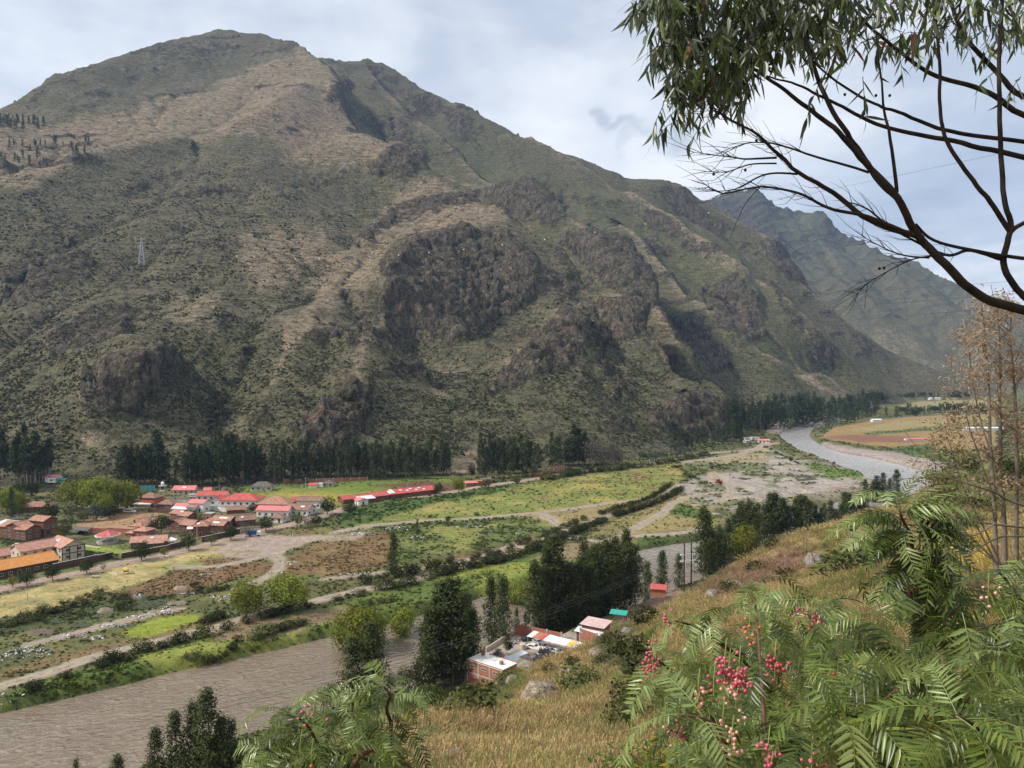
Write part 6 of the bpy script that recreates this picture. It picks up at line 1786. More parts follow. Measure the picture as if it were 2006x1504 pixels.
H('market_shed', 'longest red sheet-roofed shed with pale skylights beside the road', 786, 971, 37, W_BRICK, R_RED, [(5, 0, 32, 14, 2.8, 0, 'gable', 1.6), (-17, -.5, 11, 12, 2.6, 0, 'gable', 1.4)], win=False,
  panels=((-2, -2.5, 1.6, 1.4), (2, -4.0, 1.6, 1.4), (5, -2.0, 1.6, 1.4), (8, -4.2, 1.6, 1.4), (11, -2.2, 1.6, 1.4), (13, -4.6, 1.6, 1.4), (-8, -3, 2.2, 5.5), (-10.4, -4.2, 1.6, 4.0)))
H('red_shed', 'lower red shed with a grey front roof left of the longest red one', 694, 982, 37, W_BRICK, R_RED, [(0, 0, 17, 8, 2.4, 0, 'gable', 1.2), (4, -6.8, 9, 5, 2.4, 0, 'shed', .8, R_WHITE)], win=False)
H('white_shed', 'small white gabled shed before the red sheds by the road', 708, 988, 37, W_WHITE, R_PINK, [(0, 0, 5, 6, 2.8, 90, 'gable', .9)])
H('field_hut', 'grey-roofed square hut beside the brick wall of the football field', 644, 952, 0, W_CREAM, R_THATCH, [(0, 0, 7, 6, 2.2, 0, 'hip', 1.6)])
H('field_hut', 'small hut with a red front roof at the football field', 614, 955, 0, W_WHITE, R_RED, [(0, -.6, 5, 3.4, 2.1, 0, 'shed', .8), (3.2, 1.6, 5, 2.6, 2.5, 0, 'flat', 0, R_WHITE)], win=False)
H('ruin', 'roofless brick ruin with patches of red sheet beside the road', 922, 951, 22, W_RBRICK, R_PINK, [(0, 0, 8, 5, 2.2, 0, 'shed', .5), (6.4, 1.2, 4, 4, 2.6, 0, 'flat', 0, R_RUST)])
H('brick_stall', 'low brick stall with a dark sheet roof right of the roadside ruin', 953, 946, 22, W_RBRICK, R_THATCH, [(0, 0, 7, 4, 2.6, 0, 'shed', .4)])
H('hill_house', 'hidden tiled house with two roofs among the dark trees at left', 74, 1000, 16, W_BRICK, R_TERRA, [(0, 0, 14, 8, 2.9, 0, 'hip', 2.0), (-9.0, 2.0, 10, 7, 2.9, 30, 'hip', 1.8)])
H('pink_house', 'pale pink house on the slope behind the trees at left', 106, 944, -6, W_WHITE, R_PINK, [(0, 0, 8, 6, 2.6, 0, 'gable', 1.4), (1.5, -3.2, 5, 3, 2.0, 0, 'shed', .7, R_WHITE)])
H('turquoise_shed', 'tiny turquoise shed right of the pale pink house', 123, 945, 0, M_TURQ, M_TURQ, [(0, 0, 3.2, 2.6, 2.0, 0, 'shed', .4)], win=False)
H('far_house', 'white flat house in the far cluster by the rapids', 1478, 862, 10, W_WHITE, W_CONC, [(0, 0, 9, 6, 3, 0, 'flat'), (-8, 2, 6, 5, 2.6, 0, 'flat')])
H('far_house', 'far house with a pink roof nearest the rapids', 1496, 867, -10, W_WHITE, R_PINK, [(0, 0, 11, 6, 2.6, 0, 'gable', 1.2)])
H('far_house', 'pale rubble-grey far house left of the white one', 1464, 868, 20, W_CONC, W_CONC, [(0, 0, 7, 5, 2.4, 0, 'flat')])
H('far_farm', 'far white farm building among the dark trees beyond the orange field', 1716, 826, 5, W_WHITE, R_WHITE, [(0, 0, 13, 7, 3, 0, 'gable', 1.0)], win=False)
H('far_farm', 'far long pink-roofed greenhouse on the orange field', 1795, 862, 0, W_WHITE, R_PINK, [(0, 0, 24, 5, 1.5, 0, 'gable', .7)], win=False)
H('far_farm', 'distant white shed at the valley end', 1830, 783, 0, W_WHITE, R_WHITE, [(0, 0, 24, 9, 4, 0, 'gable', 1.2)], win=False)
H('far_farm', 'distant long pale greenhouse behind the dry saplings', 1925, 842, 0, W_WHITE, R_WHITE, [(0, 0, 46, 8, 2.4, 0, 'gable', 1.0)], win=False)
# gazebo
def gazebo(px, py):
 q = at_px(px, py)
 t_ = thing('gazebo', 'round gazebo with a red and white striped roof on columns', 'gazebo', q)
 n = 16
 rad = 4.9
 b = MB()
 b.prism([(rad * .92 * math.cos(6.2832 * i / n), rad * .92 * math.sin(6.2832 * i / n)) for i in range(n)], -.3, .9)
 b.build('base', W_CONC, t_)
 for i in range(8):
  c = MB()
  a = 6.2832 * (i + .5) / 8
  c.tube([(rad * .84 * math.cos(a), rad * .84 * math.sin(a), .9), (rad * .84 * math.cos(a), rad * .84 * math.sin(a), 3.3)], .16, 6)
  c.build('column', W_CREAM, t_)
 e = MB()
 e.prism([(rad * 1.06 * math.cos(6.2832 * i / n), rad * 1.06 * math.sin(6.2832 * i / n)) for i in range(n)], 3.3, 3.65)
 e.build('eave_ring', W_WHITE, t_)
 for i in range(n):
  a, a2 = 6.2832 * i / n, 6.2832 * (i + 1) / n
  r_ = MB()
  p0, p1, p2 = (rad * math.cos(a), rad * math.sin(a), 3.66), (rad * math.cos(a2), rad * math.sin(a2), 3.66), (0, 0, 5.5)
  r_.add([p0, p1, p2, tuple(np.array(p0) + (0, 0, .1)), tuple(np.array(p1) + (0, 0, .1)), (0, 0, 5.6)], [(2, 1, 0), (3, 4, 5), (0, 1, 4, 3)])
  r_.build('roof_panel', R_PINK if i % 4 == 1 else R_RED, t_)
gazebo(211, 1063)
# white tent
def tent(px, py):
 q = at_px(px, py)
 t_ = thing('canopy_tent', 'small white canopy tent beside the low pink-tiled house', 'tent', q, R(20))
 for sx in (-1, 1):
  for sy in (-1, 1):
   l = MB()
   l.tube([(sx * 2.0, sy * 1.7, -.1), (sx * 2.0, sy * 1.7, 2.2)], .05, 5)
   l.build('leg', M_STEEL, t_)
 c = MB()
 c.add([(-2.1, -1.8, 2.2), (2.1, -1.8, 2.2), (2.1, 1.8, 2.2), (-2.1, 1.8, 2.2), (0, 0, 3.3), (-2.1, -1.8, 1.8), (2.1, -1.8, 1.8), (2.1, 1.8, 1.8), (-2.1, 1.8, 1.8)],
    [(0, 1, 4), (1, 2, 4), (2, 3, 4), (3, 0, 4), (5, 6, 1, 0), (6, 7, 2, 1), (7, 8, 3, 2), (8, 5, 0, 3)])
 c.build('canopy', M_WPAINT, t_)
tent(336, 1067)
# open car shelter and awning
def shelter(name, label, px, py, w, d, h, rot, mat, base=None):
 q = at_px(px, py) if base is None else Vector(base)
 t_ = thing(name, label, 'shelter', q, R(rot))
 for sx in (-1, 1):
  for sy in (-1, 1):
   l = MB()
   l.box(sx * (w / 2 - .2) - .09, sx * (w / 2 - .2) + .09, sy * (d / 2 - .2) - .09, sy * (d / 2 - .2) + .09, -.3, h + (.25 if sy > 0 else 0))
   l.build('post', W_TIMBER, t_)
 r_ = MB()
 roof_slabs(r_, w, d, h, .35, 'shed', .3)
 r_.build('roof', mat, t_)
shelter('car_shelter', 'grey-roofed open car shelter by the garden of the brick house', 157, 1046, 9, 5, 2.5, -12, R_THATCH)
shelter('awning', 'bright white awning left of the tall orange-roofed house', 377, 1043, 4.2, 3.0, 2.2, 20, M_WPAINT)
# free-standing walls
def wall_line(name, label, pts_, h, mat, th=.3, pillars=0.0, cap=None, zs=None, cat='wall'):
 w_ = [at_px(*p) for p in pts_] if zs is None else [Vector(p) for p in pts_]
 t_ = thing(name, label, cat, w_[0])
 for a, b in zip(w_[:-1], w_[1:]):
  d = b - a
  L = math.hypot(d.x, d.y)
  m_ = MB()
  m_.box(0, L, -th / 2, th / 2, -.5, h)
  o = m_.build('panel', mat, t_, a - w_[0])
  o.rotation_euler = (0, 0, math.atan2(d.y, d.x))
  if cap:
   c_ = MB()
   c_.box(-.05, L + .05, -th / 2 - .08, th / 2 + .08, h + .002, h + .12)
   c_.build('coping', cap, o)
  if pillars:
   n = max(2, int(L / pillars) + 1)
   for i in range(n):
    p_ = MB()
    x = L * i / (n - 1)
    p_.box(x - .18, x + .18, -th / 2 - .1, th / 2 + .1, -.5, h + .22)
    p_.build('pillar', W_CONC, o)
 return t_
wall_line('compound_wall', 'upper brown compound wall below the red-orange house', [(254, 993), (285, 991), (314, 996), (342, 1004)], 2.4, W_ADOBE, .35)
wall_line('compound_wall', 'lower brown compound wall along the dry brown plot', [(290, 1003), (330, 1006), (372, 1011)], 2.2, W_ADOBE, .35)
wall_line('garden_wall', 'brown garden wall behind the gazebo', [(172, 1042), (195, 1042), (218, 1043)], 2.0, W_RBRICK, .3)
wall_line('street_wall', 'dark compound wall with a pale coping along the street below the timber house', [(104, 1118), (150, 1108), (190, 1099), (221, 1092)], 2.5, W_ADOBE, .35, 0, W_CONC)
wall_line('street_wall', 'brown street wall right of the driveway, below the white tent', [(238, 1094), (275, 1087), (330, 1077), (362, 1069)], 2.2, W_ADOBE, .35, 0, W_CONC)
wall_line('street_wall', 'brown street wall behind the middle street trees', [(395, 1062), (430, 1054), (470, 1044)], 2.2, W_ADOBE, .35, 0, W_CONC)
wall_line('white_wall', 'plain white courtyard wall in front of the school', [(411, 998), (432, 1001), (452, 1002)], 2.2, W_WHITE, .25)
wall_line('brick_wall', 'long red brick wall with pillars behind the football field', [(556, 945), (620, 944), (670, 943), (720, 941)], 2.4, W_RBRICK, .25, 4.5)
wall_line('brick_wall', 'stepped red brick wall beside the road right of the earth scar', [(1038, 933), (1060, 930), (1084, 926)], 2.4, W_RBRICK, .25, 4.0)
wall_line('brick_wall', 'taller bright brick corner wall at the right end of the stepped one', [(1085, 926), (1104, 922)], 4.2, W_RBRICK, .25, 3.0)
wall_line('garden_edge', 'low stone edging along the yellow-green garden bed', [(122, 1066), (160, 1068), (197, 1074)], .5, W_CREAM, .5)
wall_line('green_fence', 'turquoise sports-court fence in front of the dark clump', [(276, 962), (303, 961)], 3.6, M_TURQ, .12, 2.2, None, None, 'fence')
# hedges
def hedge(label, pts_, h, wd):
 w_ = [at_px(*p) for p in pts_]
 t_ = thing('hedge', label, 'hedge', w_[0])
 V, F, L_ = [], [], []
 b = 0
 r_ = np.random.default_rng(int(pts_[0][0]))
 for a, c in zip(w_[:-1], w_[1:]):
  d = c - a
  n = int(d.length * 60)
  tt = r_.random(n)
  p = np.array(a - w_[0])[None] + tt[:, None] * np.array(d)[None]
  sd = np.array((-d.y, d.x, 0)) / d.length
  p = p + sd[None] * r_.uniform(-wd / 2, wd / 2, n)[:, None]
  p[:, 2] += np.where(r_.random(n) < .5, h * r_.uniform(.8, 1.03, n), r_.uniform(0, h, n))
  v, f, l = quads_at(p, r_.normal(size=(n, 3)) * .6 + np.array([0, -.4, .8]), r_.uniform(.3, .6, n), .6, r_)
  V.append(v)
  F.append(f + b)
  L_.append(l)
  b += len(v)
 link('foliage', cloud_mesh('foliage', np.concatenate(V), np.concatenate(F), np.concatenate(L_), L_DARK), t_)
hedge('clipped dark hedge in front of the three-winged brick house', [(0, 1062), (30, 1067), (60, 1072)], 2.2, 2.0)
hedge('long clipped dark hedge between the gazebo garden and the timber house', [(65, 1074), (110, 1083), (160, 1088), (232, 1097)], 2.3, 2.0)
hedge('short dark hedge at the left edge beside the parked white car', [(0, 1086), (24, 1080)], 1.8, 2.0)
hedge('dark hedge under the big lime-green trees', [(150, 1018), (190, 1014), (240, 1004)], 2.2, 2.5)
# water tower
def water_tower(px, py):
 q = at_px(px, py)
 t_ = thing('water_tower', 'white water tank on a concrete frame left of the cream back house', 'water tower', q, R(10))
 for sx in (-1, 1):
  for sy in (-1, 1):
   l = MB()
   l.box(sx * 1.7 - .18, sx * 1.7 + .18, sy * 1.7 - .18, sy * 1.7 + .18, -.3, 6.0)
   l.build('leg', W_CONC, t_)
 s_ = MB()
 s_.box(-2.1, 2.1, -2.1, 2.1, 6.0, 6.35)
 s_.box(-1.9, 1.9, -1.9, 1.9, 3.0, 3.2)
 s_.build('platform', W_CONC, t_)
 k_ = MB()
 k_.tube([(0, 0, 6.35), (0, 0, 8.0), (0, 0, 8.4), (0, 0, 8.7)], [1.0, 1.0, .6, .3], 12)
 k_.build('tank', M_WPAINT, t_, None, True)
water_tower(319, 972)
# half-built house: columns
def unfinished(px, py):
 q = at_px(px, py)
 t_ = thing('unfinished_building', 'unfinished white walls with bare concrete columns behind the pink roofs', 'building', q, R(8))
 for i in range(5):
  for j in range(2):
   c = MB()
   c.box(-6 + i * 3 - .15, -6 + i * 3 + .15, j * 5 - .15, j * 5 + .15, -.3, 3.6 + (i * 7 + j * 3) % 3 * .5)
   c.build('column', W_CONC, t_)
 m_ = MB()
 m_.box(-5.8, 5.8, -.1, .1, -.3, 1.6)
 m_.box(-5.8, -5.6, .12, 4.8, -.3, 1.4)
 m_.build('wall', W_WHITE, t_)
unfinished(356, 985)
# near bank
def near_brick_house():
 t_ = thing('brick_house', 'flat-roofed red brick house on the near bank with three slit windows', 'house', (-4.9, 185.6, 4.4), R(-39))
 w, d, h = 11.0, 5.8, 5.4
 m_ = MB()
 wall_block(m_, w, d, h, 0, 'flat')
 m_.build('wall', W_RBRICK, t_)
 for i, x in enumerate((-5.45, -1.9, 1.7, 5.45)):
  c = MB()
  c.box(x - .16, x + .16, -d / 2 - .06, -d / 2 + .2, -.5, h)
  c.build('column', W_CONC, t_)
 b = MB()
 b.box(-w / 2 - .03, w / 2 + .03, -d / 2 - .05, -d / 2 + .1, 2.4, 2.65)
 b.build('beam', W_CONC, t_)
 r_ = MB()
 r_.box(-w / 2 - .1, w / 2 + .1, -d / 2 - .1, d / 2 + .1, h, h + .18)
 ro = r_.build('roof', W_WHITE, t_)
 p = MB()
 for a in ((-w / 2 - .1, w / 2 + .1, -d / 2 - .1, -d / 2 + .06), (-w / 2 - .1, w / 2 + .1, d / 2 - .06, d / 2 + .1)):
  p.box(*a, h + .182, h + .36)
 p.build('parapet', W_RBRICK, ro)
 for x, y, hh in ((-4.1, 1.5, 1.3), (3.2, -.2, .8)):
  s_ = MB()
  s_.box(x - .35, x + .35, y - .35, y + .35, h + .18, h + .18 + hh)
  s_.build('brick_stub', W_RBRICK, ro)
 k_ = MB()
 k_.tube([(-2.4, 1.0, h + .3), (-2.4, 1.0, h + 1.2), (-2.4, 1.0, h + 1.35)], [.55, .55, .35], 12)
 k_.box(-3.1, -1.7, .4, 1.7, h + .182, h + .3)
 k_.build('tank', M_WPAINT, ro)
 for x in (-3.7, -.1, 3.6):
  window_on(t_, 0, 0, 0, 1.5, .45, 4.3, (x, -d / 2), 0)
 s_ = MB()
 for x, y in ((-6.6, -2.4), (-6.6, 1.6), (-7.4, -.4)):
  s_.tube([(x, y, -1.0), (x, y, 4.6)], .11, 5)
 for z in (2.0, 4.3):
  s_.tube([(-6.6, -2.6, z), (-6.6, 1.8, z)], .09, 5)
  s_.tube([(-7.4, -.4, z), (-5.6, -.4, z + .2)], .09, 5)
 s_.build('pole_frame', W_CREAM, t_)
near_brick_house()
def at_z(px, py, z):
 return G(px, py, z)
YZ = 4.6
def yard():
 b = MB()
 pts_ = [at_z(*p, YZ) for p in ((955, 1275), (1006, 1240), (1046, 1246), (1140, 1266), (1100, 1290), (1060, 1312), (1000, 1318), (985, 1300))]
 b.add([(p.x, p.y, YZ) for p in pts_] + [(p.x, p.y, 0) for p in pts_], [tuple(range(8))] + [(i, (i + 1) % 8, 8 + (i + 1) % 8, 8 + i)[::-1] for i in range(8)])
 o = b.build('yard', plain('pale_yard_earth', (.40, .325, .275), .95, .6, .3))
 o['kind'] = 'structure'
yard()
wall_line('yard_wall', 'red brick back wall of the scrap yard', [tuple(at_z(1008, 1243, YZ)), tuple(at_z(1044, 1250, YZ)), tuple(at_z(1100, 1262, YZ))], 3.2, W_RBRICK, .25, 4.0, None, True)
wall_line('yard_wall', 'pale low wall along the river side of the scrap yard', [tuple(at_z(952, 1277, YZ)), tuple(at_z(1005, 1243, YZ))], 1.2, W_CREAM, .3, 0, None, True)
wall_line('brick_wall', 'short orange brick wall on the slope edge right of the scrap yard', [tuple(at_z(1137, 1252, 6)), tuple(at_z(1169, 1256, 7))], 3.0, W_RBRICK, .25, 4.5, None, True)
def sheet_roof(name, label, a, b, wd, h, cols_, posts=True, drop=.5):
 """a lean-to roof of separate sheets from a to b (yard level), standing on posts"""
 a, b = Vector(a), Vector(b)
 d = b - a
 L = math.hypot(d.x, d.y)
 t_ = thing(name, label, 'shelter', a, math.atan2(d.y, d.x))
 n = len(cols_)
 for i, m_ in enumerate(cols_):
  s_ = MB()
  x0, x1 = L * i / n + .02, L * (i + 1) / n + .06
  zz = h + (.03 if i % 2 else 0) + random.uniform(-.03, .03)
  s_.add([(x0, 0, zz), (x1, 0, zz), (x1, -wd, zz - drop), (x0, -wd, zz - drop), (x0, 0, zz + .05), (x1, 0, zz + .05), (x1, -wd, zz - drop + .05), (x0, -wd, zz - drop + .05)],
      [(0, 1, 2, 3), (7, 6, 5, 4), (0, 4, 5, 1), (1, 5, 6, 2), (2, 6, 7, 3), (3, 7, 4, 0)])
  s_.build('roof_panel', m_, t_)
 for i in range(4 if posts else 0):
  p = MB()
  x = .3 + (L - .6) * i / 3
  p.tube([(x, -wd + .2, -.2), (x, -wd + .2, h - drop)], .08, 5)
  p.tube([(x, -.2, -.2), (x, -.2, h)], .08, 5)
  p.build('post', M_STEEL, t_)
sheet_roof('yard_shelter', 'long lean-to roof of white, orange and red sheets over the wrecked cars', at_z(1046, 1262, YZ), at_z(1143, 1287, YZ), 3.6, 3.8, [R_WHITE, R_RUST, R_RED, R_WHITE, R_WHITE, R_WHITE, R_WHITE, R_YELLOW, R_WHITE])
sheet_roof('yard_shelter', 'small shelter of pale and yellow sheets in the middle of the yard', at_z(1011, 1285, YZ), at_z(1034, 1297, YZ), 3.4, 2.4, [R_WHITE, R_YELLOW, R_WHITE, R_WHITE])
sheet_roof('yard_shelter', 'front shelter of white, yellow and terracotta sheets beside the brick house', at_z(1000, 1302, YZ), at_z(1056, 1322, YZ), 4.2, 2.6, [R_WHITE, R_WHITE, R_WHITE, R_YELLOW, R_WHITE, R_YELLOW, R_TERRA, R_TERRA])
H('shack', 'brick shack with a faded pink roof above the orange brick wall', 0, 0, -32, W_BRICK, R_PALE, [(0, 0, 6.5, 4.5, 4.2, 0, 'shed', .5), (-.6, -3.0, 7, 1.8, 2.6, 0, 'shed', .4, R_WHITE)], base=(23.5, 213.5, 5.6), cat='shack')
H('brick_hut', 'small red brick hut with a red sheet roof below the power poles', 0, 0, -14, W_RBRICK, R_RED, [(0, 0, 4.2, 3.2, 2.4, 0, 'shed', .4)], base=tuple(G(1290, 1165, 8.5)), win=False, cat='hut')
shelter('tarp_shelter', 'green tarpaulin shelter at the slope edge', 1212, 1203, 4.5, 2.4, 1.8, -20, M_GREENT, base=tuple(G(1212, 1212, 7.0)))
k_ = MB()
k_.tube([(0, 0, 0), (0, 0, 1.5), (0, 0, 1.6)], [.8, .8, .5], 12)
props(k_.build('round_tank', W_CREAM, None, at_z(1024, 1272, YZ)), 'round pale tank standing in the scrap yard', 'tank')
tree('round_tree', 'yard_tree', 'dark round tree inside the scrap yard', 'tree', at_z(997, 1279, YZ), 3.6, 1.0)
tree('blue_tree', 'yard_tree', 'grey-green shrub at the left wall of the scrap yard', 'tree', at_z(975, 1292, YZ), 3.2, 1.8)
# vehicles
def car(name, label, loc, rz, paint, wreck=False, L=4.2, Wd=1.7, van=False, group=None):
 t_ = thing(name, label, 'van' if van else 'car', loc, rz, group)
 prof = [(-L / 2, .35), (-L / 2, .85), (-L * .36, .95), (-L * .22, 1.42), (L * .12, 1.45), (L * .27, .98), (L / 2 - .1, .82), (L / 2, .35)]
 if van:
  prof = [(-L / 2, .4), (-L / 2, 1.2), (-L * .47, 2.0), (L * .26, 2.05), (L * .42, 1.25), (L / 2, .95), (L / 2, .4)]
 b = MB()
 n = len(prof)
 lo = [(x, -Wd / 2, z) for x, z in prof]
 hi = [(x, Wd / 2, z) for x, z in prof]
 b.add(lo + hi, [tuple(range(n))[::-1], tuple(range(n, 2 * n))] + [(i, (i + 1) % n, n + (i + 1) % n, n + i) for i in range(n)])
 b.build('body', paint, t_)
 g = MB()
 z0, z1 = (1.25, 1.85) if van else (.97, 1.36)
 for s_ in (-1, 1):
  y = s_ * (Wd / 2 + .012)
  q = [(-L * .30, z0), (L * .19, z0), (L * .10, z1), (-L * .22, z1)]
  if van:
   q = [(-L * .40, z0), (L * .33, z0), (L * .25, z1), (-L * .40, z1)]
  g.add([(x, y, z) for x, z in q], [(0, 1, 2, 3) if s_ < 0 else (3, 2, 1, 0)])
 e = .012
 xa, xb = (L * .42, L * .26) if van else (L * .27, L * .12)
 za, zb = (1.25, 2.05) if van else (.98, 1.45)
 g.add([(xa + e - .02, -Wd * .44, za + .04 + e), (xa + e - .02, Wd * .44, za + .04 + e), (xb + e + .03, Wd * .42, zb - .05 + e), (xb + e + .03, -Wd * .42, zb - .05 + e)], [(0, 1, 2, 3)])
 g.build('window', M_GLASS, t_)
 if not wreck:
  for sx in (-1, 1):
   for sy in (-1, 1):
    w_ = MB()
    w_.tube([(sx * L * .31, sy * (Wd / 2 - .18), .32), (sx * L * .31, sy * (Wd / 2 + .02), .32)], .32, 10)
    w_.build('wheel', M_BLACK, t_)
 return t_
P_WHITE, P_DARK, P_SILVER = M_WPAINT, plain('dark_car_paint', (.025, .028, .032), .35, None, 0, .5), plain('silver_car_paint', (.36, .37, .38), .35, None, 0, .5)
car('parked_van', 'white van parked by the school wing', at_px(545 - 170 + 5, 974), R(0), P_WHITE, L=5.4, Wd=1.9, van=True)
car('parked_car', 'white car parked on the drive between the hedges', at_px(35, 1070), R(30), P_WHITE)
car('parked_minibus', 'white minibus standing on the dry plot by the brown wall', at_px(254, 1004), R(-8), P_WHITE, L=6.2, Wd=2.2, van=True)
car('parked_car', 'dark car under the grey-roofed shelter', at_px(162, 1044), R(-10), P_DARK)
for i_, (px, py, a, p_, l_) in enumerate(((1036, 1254, 20, P_DARK, 'dark wrecked car at the back wall of the scrap yard'), (1045, 1270, -30, P_WHITE, 'white wrecked car left of the long lean-to'), (1064, 1268, -65, P_WHITE, 'white wrecked car under the left end of the long lean-to'), (1070, 1282, -30, P_DARK, 'black wrecked car in front of the long lean-to'), (1080, 1276, -65, P_SILVER, 'silver wrecked car under the middle of the long lean-to'),
 (1092, 1279, -65, P_WHITE, 'white wrecked car under the right end of the long lean-to'), (1060, 1293, 15, P_DARK, 'dark wrecked car at the front of the yard by the shrub'), (1086, 1290, -25, P_DARK, 'dark wrecked car lowest on the right of the yard'), (1001, 1292, 35, P_WHITE, 'white wrecked car between the two small yard shelters'), (1054, 1260, -65, P_SILVER, 'grey wrecked car beside the back wall'))):
 car('wrecked_car', l_, at_z(px, py, YZ) - Vector((0, 0, .18)), R(a), p_, True, group='wrecked cars in the scrap yard')
def truck(px, py):
 t_ = thing('parked_truck', 'small blue truck beside the grey street tree', 'truck', at_px(px, py), R(10))
 c = MB()
 c.box(1.2, 2.9, -.95, .95, .5, 2.1)
 c.build('cab', M_WPAINT, t_)
 b = MB()
 b.box(-2.9, 1.1, -1.05, 1.05, .7, 2.6)
 b.build('cargo_box', M_BLUE, t_)
 for x in (-1.9, 2.0):
  for y in (-.9, .9):
   w_ = MB()
   w_.tube([(x, y - .12, .42), (x, y + .12, .42)], .42, 10)
   w_.build('wheel', M_BLACK, t_)
truck(498, 1050)
def excavator(px, py):
 t_ = thing('excavator', 'yellow and red excavator working in the gravel pit', 'excavator', at_px(px, py), R(200))
 y_ = plain('digger_yellow', (.55, .33, .03), .5)
 for s_ in (-1, 1):
  b = MB()
  b.prism([(-2.0, 0), (-1.6, -.1), (1.6, -.1), (2.0, 0)], 0, .1)
  b = MB()
  b.box(-2.0, 2.0, s_ * 1.2 - .3, s_ * 1.2 + .3, 0, .85)
  b.build('track', M_BLACK, t_)
 b = MB()
 b.box(-1.9, 1.5, -1.3, 1.3, .95, 2.0)
 b.build('body', plain('digger_red', (.32, .05, .03), .5), t_)
 b = MB()
 b.box(.1, 1.5, .2, 1.25, 2.0, 3.0)
 b.build('cab', M_GLASS, t_)
 b = MB()
 b.tube([(1.2, -.3, 1.8), (3.6, -.3, 4.3), (5.6, -.3, 3.2), (6.2, -.3, 1.2)], [.32, .28, .2, .15], 6)
 b.build('arm', y_, t_)
 b = MB()
 b.box(5.7, 6.6, -.8, .2, .4, 1.2)
 b.build('bucket', M_BLACK, t_)
excavator(1408, 947)
def playground(px, py):
 t_ = thing('play_frame', 'playground frame with a yellow roof and a grey slide on the dry meadow', 'playground', at_px(px, py), R(30))
 t_.scale = (.62, .62, .62)
 for x in (-1.2, 1.2):
  for y in (-1.2, 1.2):
   l = MB()
   l.tube([(x, y, -.2), (x, y, 3.2)], .09, 5)
   l.build('post', W_TIMBER, t_)
 d = MB()
 d.box(-1.4, 1.4, -1.4, 1.4, 1.5, 1.65)
 d.build('deck', W_TIMBER, t_)
 r_ = MB()
 r_.add([(-1.6, -1.6, 3.2), (1.6, -1.6, 3.2), (1.6, 1.6, 3.2), (-1.6, 1.6, 3.2), (0, 0, 4.3)], [(0, 1, 4), (1, 2, 4), (2, 3, 4), (3, 0, 4), (3, 2, 1, 0)])
 r_.build('roof', plain('play_yellow', (.60, .42, .08), .6), t_)
 s_ = MB()
 s_.add([(1.4, -.4, 1.6), (1.4, .4, 1.6), (4.6, .4, .2), (4.6, -.4, .2), (1.4, -.4, 1.5), (1.4, .4, 1.5), (4.6, .4, .1), (4.6, -.4, .1)], [(0, 3, 2, 1), (4, 5, 6, 7), (0, 1, 5, 4), (1, 2, 6, 5), (2, 3, 7, 6), (3, 0, 4, 7)])
 s_.build('slide', M_STEEL, t_)
 b = MB()
 b.tube([(-5, 0, -.1), (-4.4, .6, 2.4), (-3.8, 1.2, -.1)], .08, 5)
 b.tube([(-1.4, 0, 2.4), (-4.4, .6, 2.4)], .08, 5)
 b.build('swing_frame', M_STEEL, t_)
playground(247, 1124)
b_ = MB()
b_.box(-1.5, 1.5, -.6, .6, .72, .84)
b_.box(-1.2, -.9, -.3, .3, -.1, .72)
b_.box(.9, 1.2, -.3, .3, -.1, .72)
props(b_.build('picnic_table', W_CONC, None, at_px(187, 1131)), 'grey concrete table on the dry meadow left of the play frame', 'table')
def goal(px, py, label):
 g = MB()
 g.tube([(-2.6, 0, -.1), (-2.6, 0, 2.2), (2.6, 0, 2.2), (2.6, 0, -.1)], .07, 5)
 o = g.build('goal_frame', M_WPAINT, None, at_px(px, py))
 o.rotation_euler = (0, 0, R(-30))
 props(o, label, 'goal')
goal(322, 1098, 'pale goal frame on the dry meadow by the street')
goal(222, 1134, 'thin goal frame in the middle of the dry meadow')
# rocks, rubbish, poles, cables
def hill_hit(px, py, d0=3.0, d1=420.0):
 d = px_dir(px, py)
 ys = np.geomspace(d0, d1, 400)
 X, Z = d.x / d.y * ys, CAMZ + d.z / d.y * ys
 g = hill_z(X, ys)
 below = np.nonzero(Z < g)[0]
 i = below[0] if len(below) else 399
 return Vector((X[i], ys[i], float(g[i])))
def rock_mat(name, c1, c2, lichen):
 m, k = new_mat(name)
 tcn = k.n('ShaderNodeTexCoord').outputs['Object']
 a = k.noise(tcn, 1.4, 6.0, .68)
 b = k.noise(tcn, 6.0, 5.0, .7)
 c = k.mix(k.rng(a, .35, .65), c1, c2)
 c = k.mix(k.math('MULTIPLY', k.rng(k.noise(tcn, 2.6, 6.0, .72), .50, .56), .85), c, lichen)
 c = k.mix(k.math('MULTIPLY', k.rng(b, .46, .38), .8), c, (.05, .045, .04))
 finish(k, c, .95, bump(k, k.math('ADD', a, k.math('MULTIPLY', b, .5)), .9, .15), .1)
 return m
M_ROCK = rock_mat('lichened_rock', (.16, .125, .10), (.30, .20, .155), (.34, .345, .24))
M_ROCKD = rock_mat('dark_rock', (.15, .13, .115), (.23, .19, .16), (.28, .26, .22))
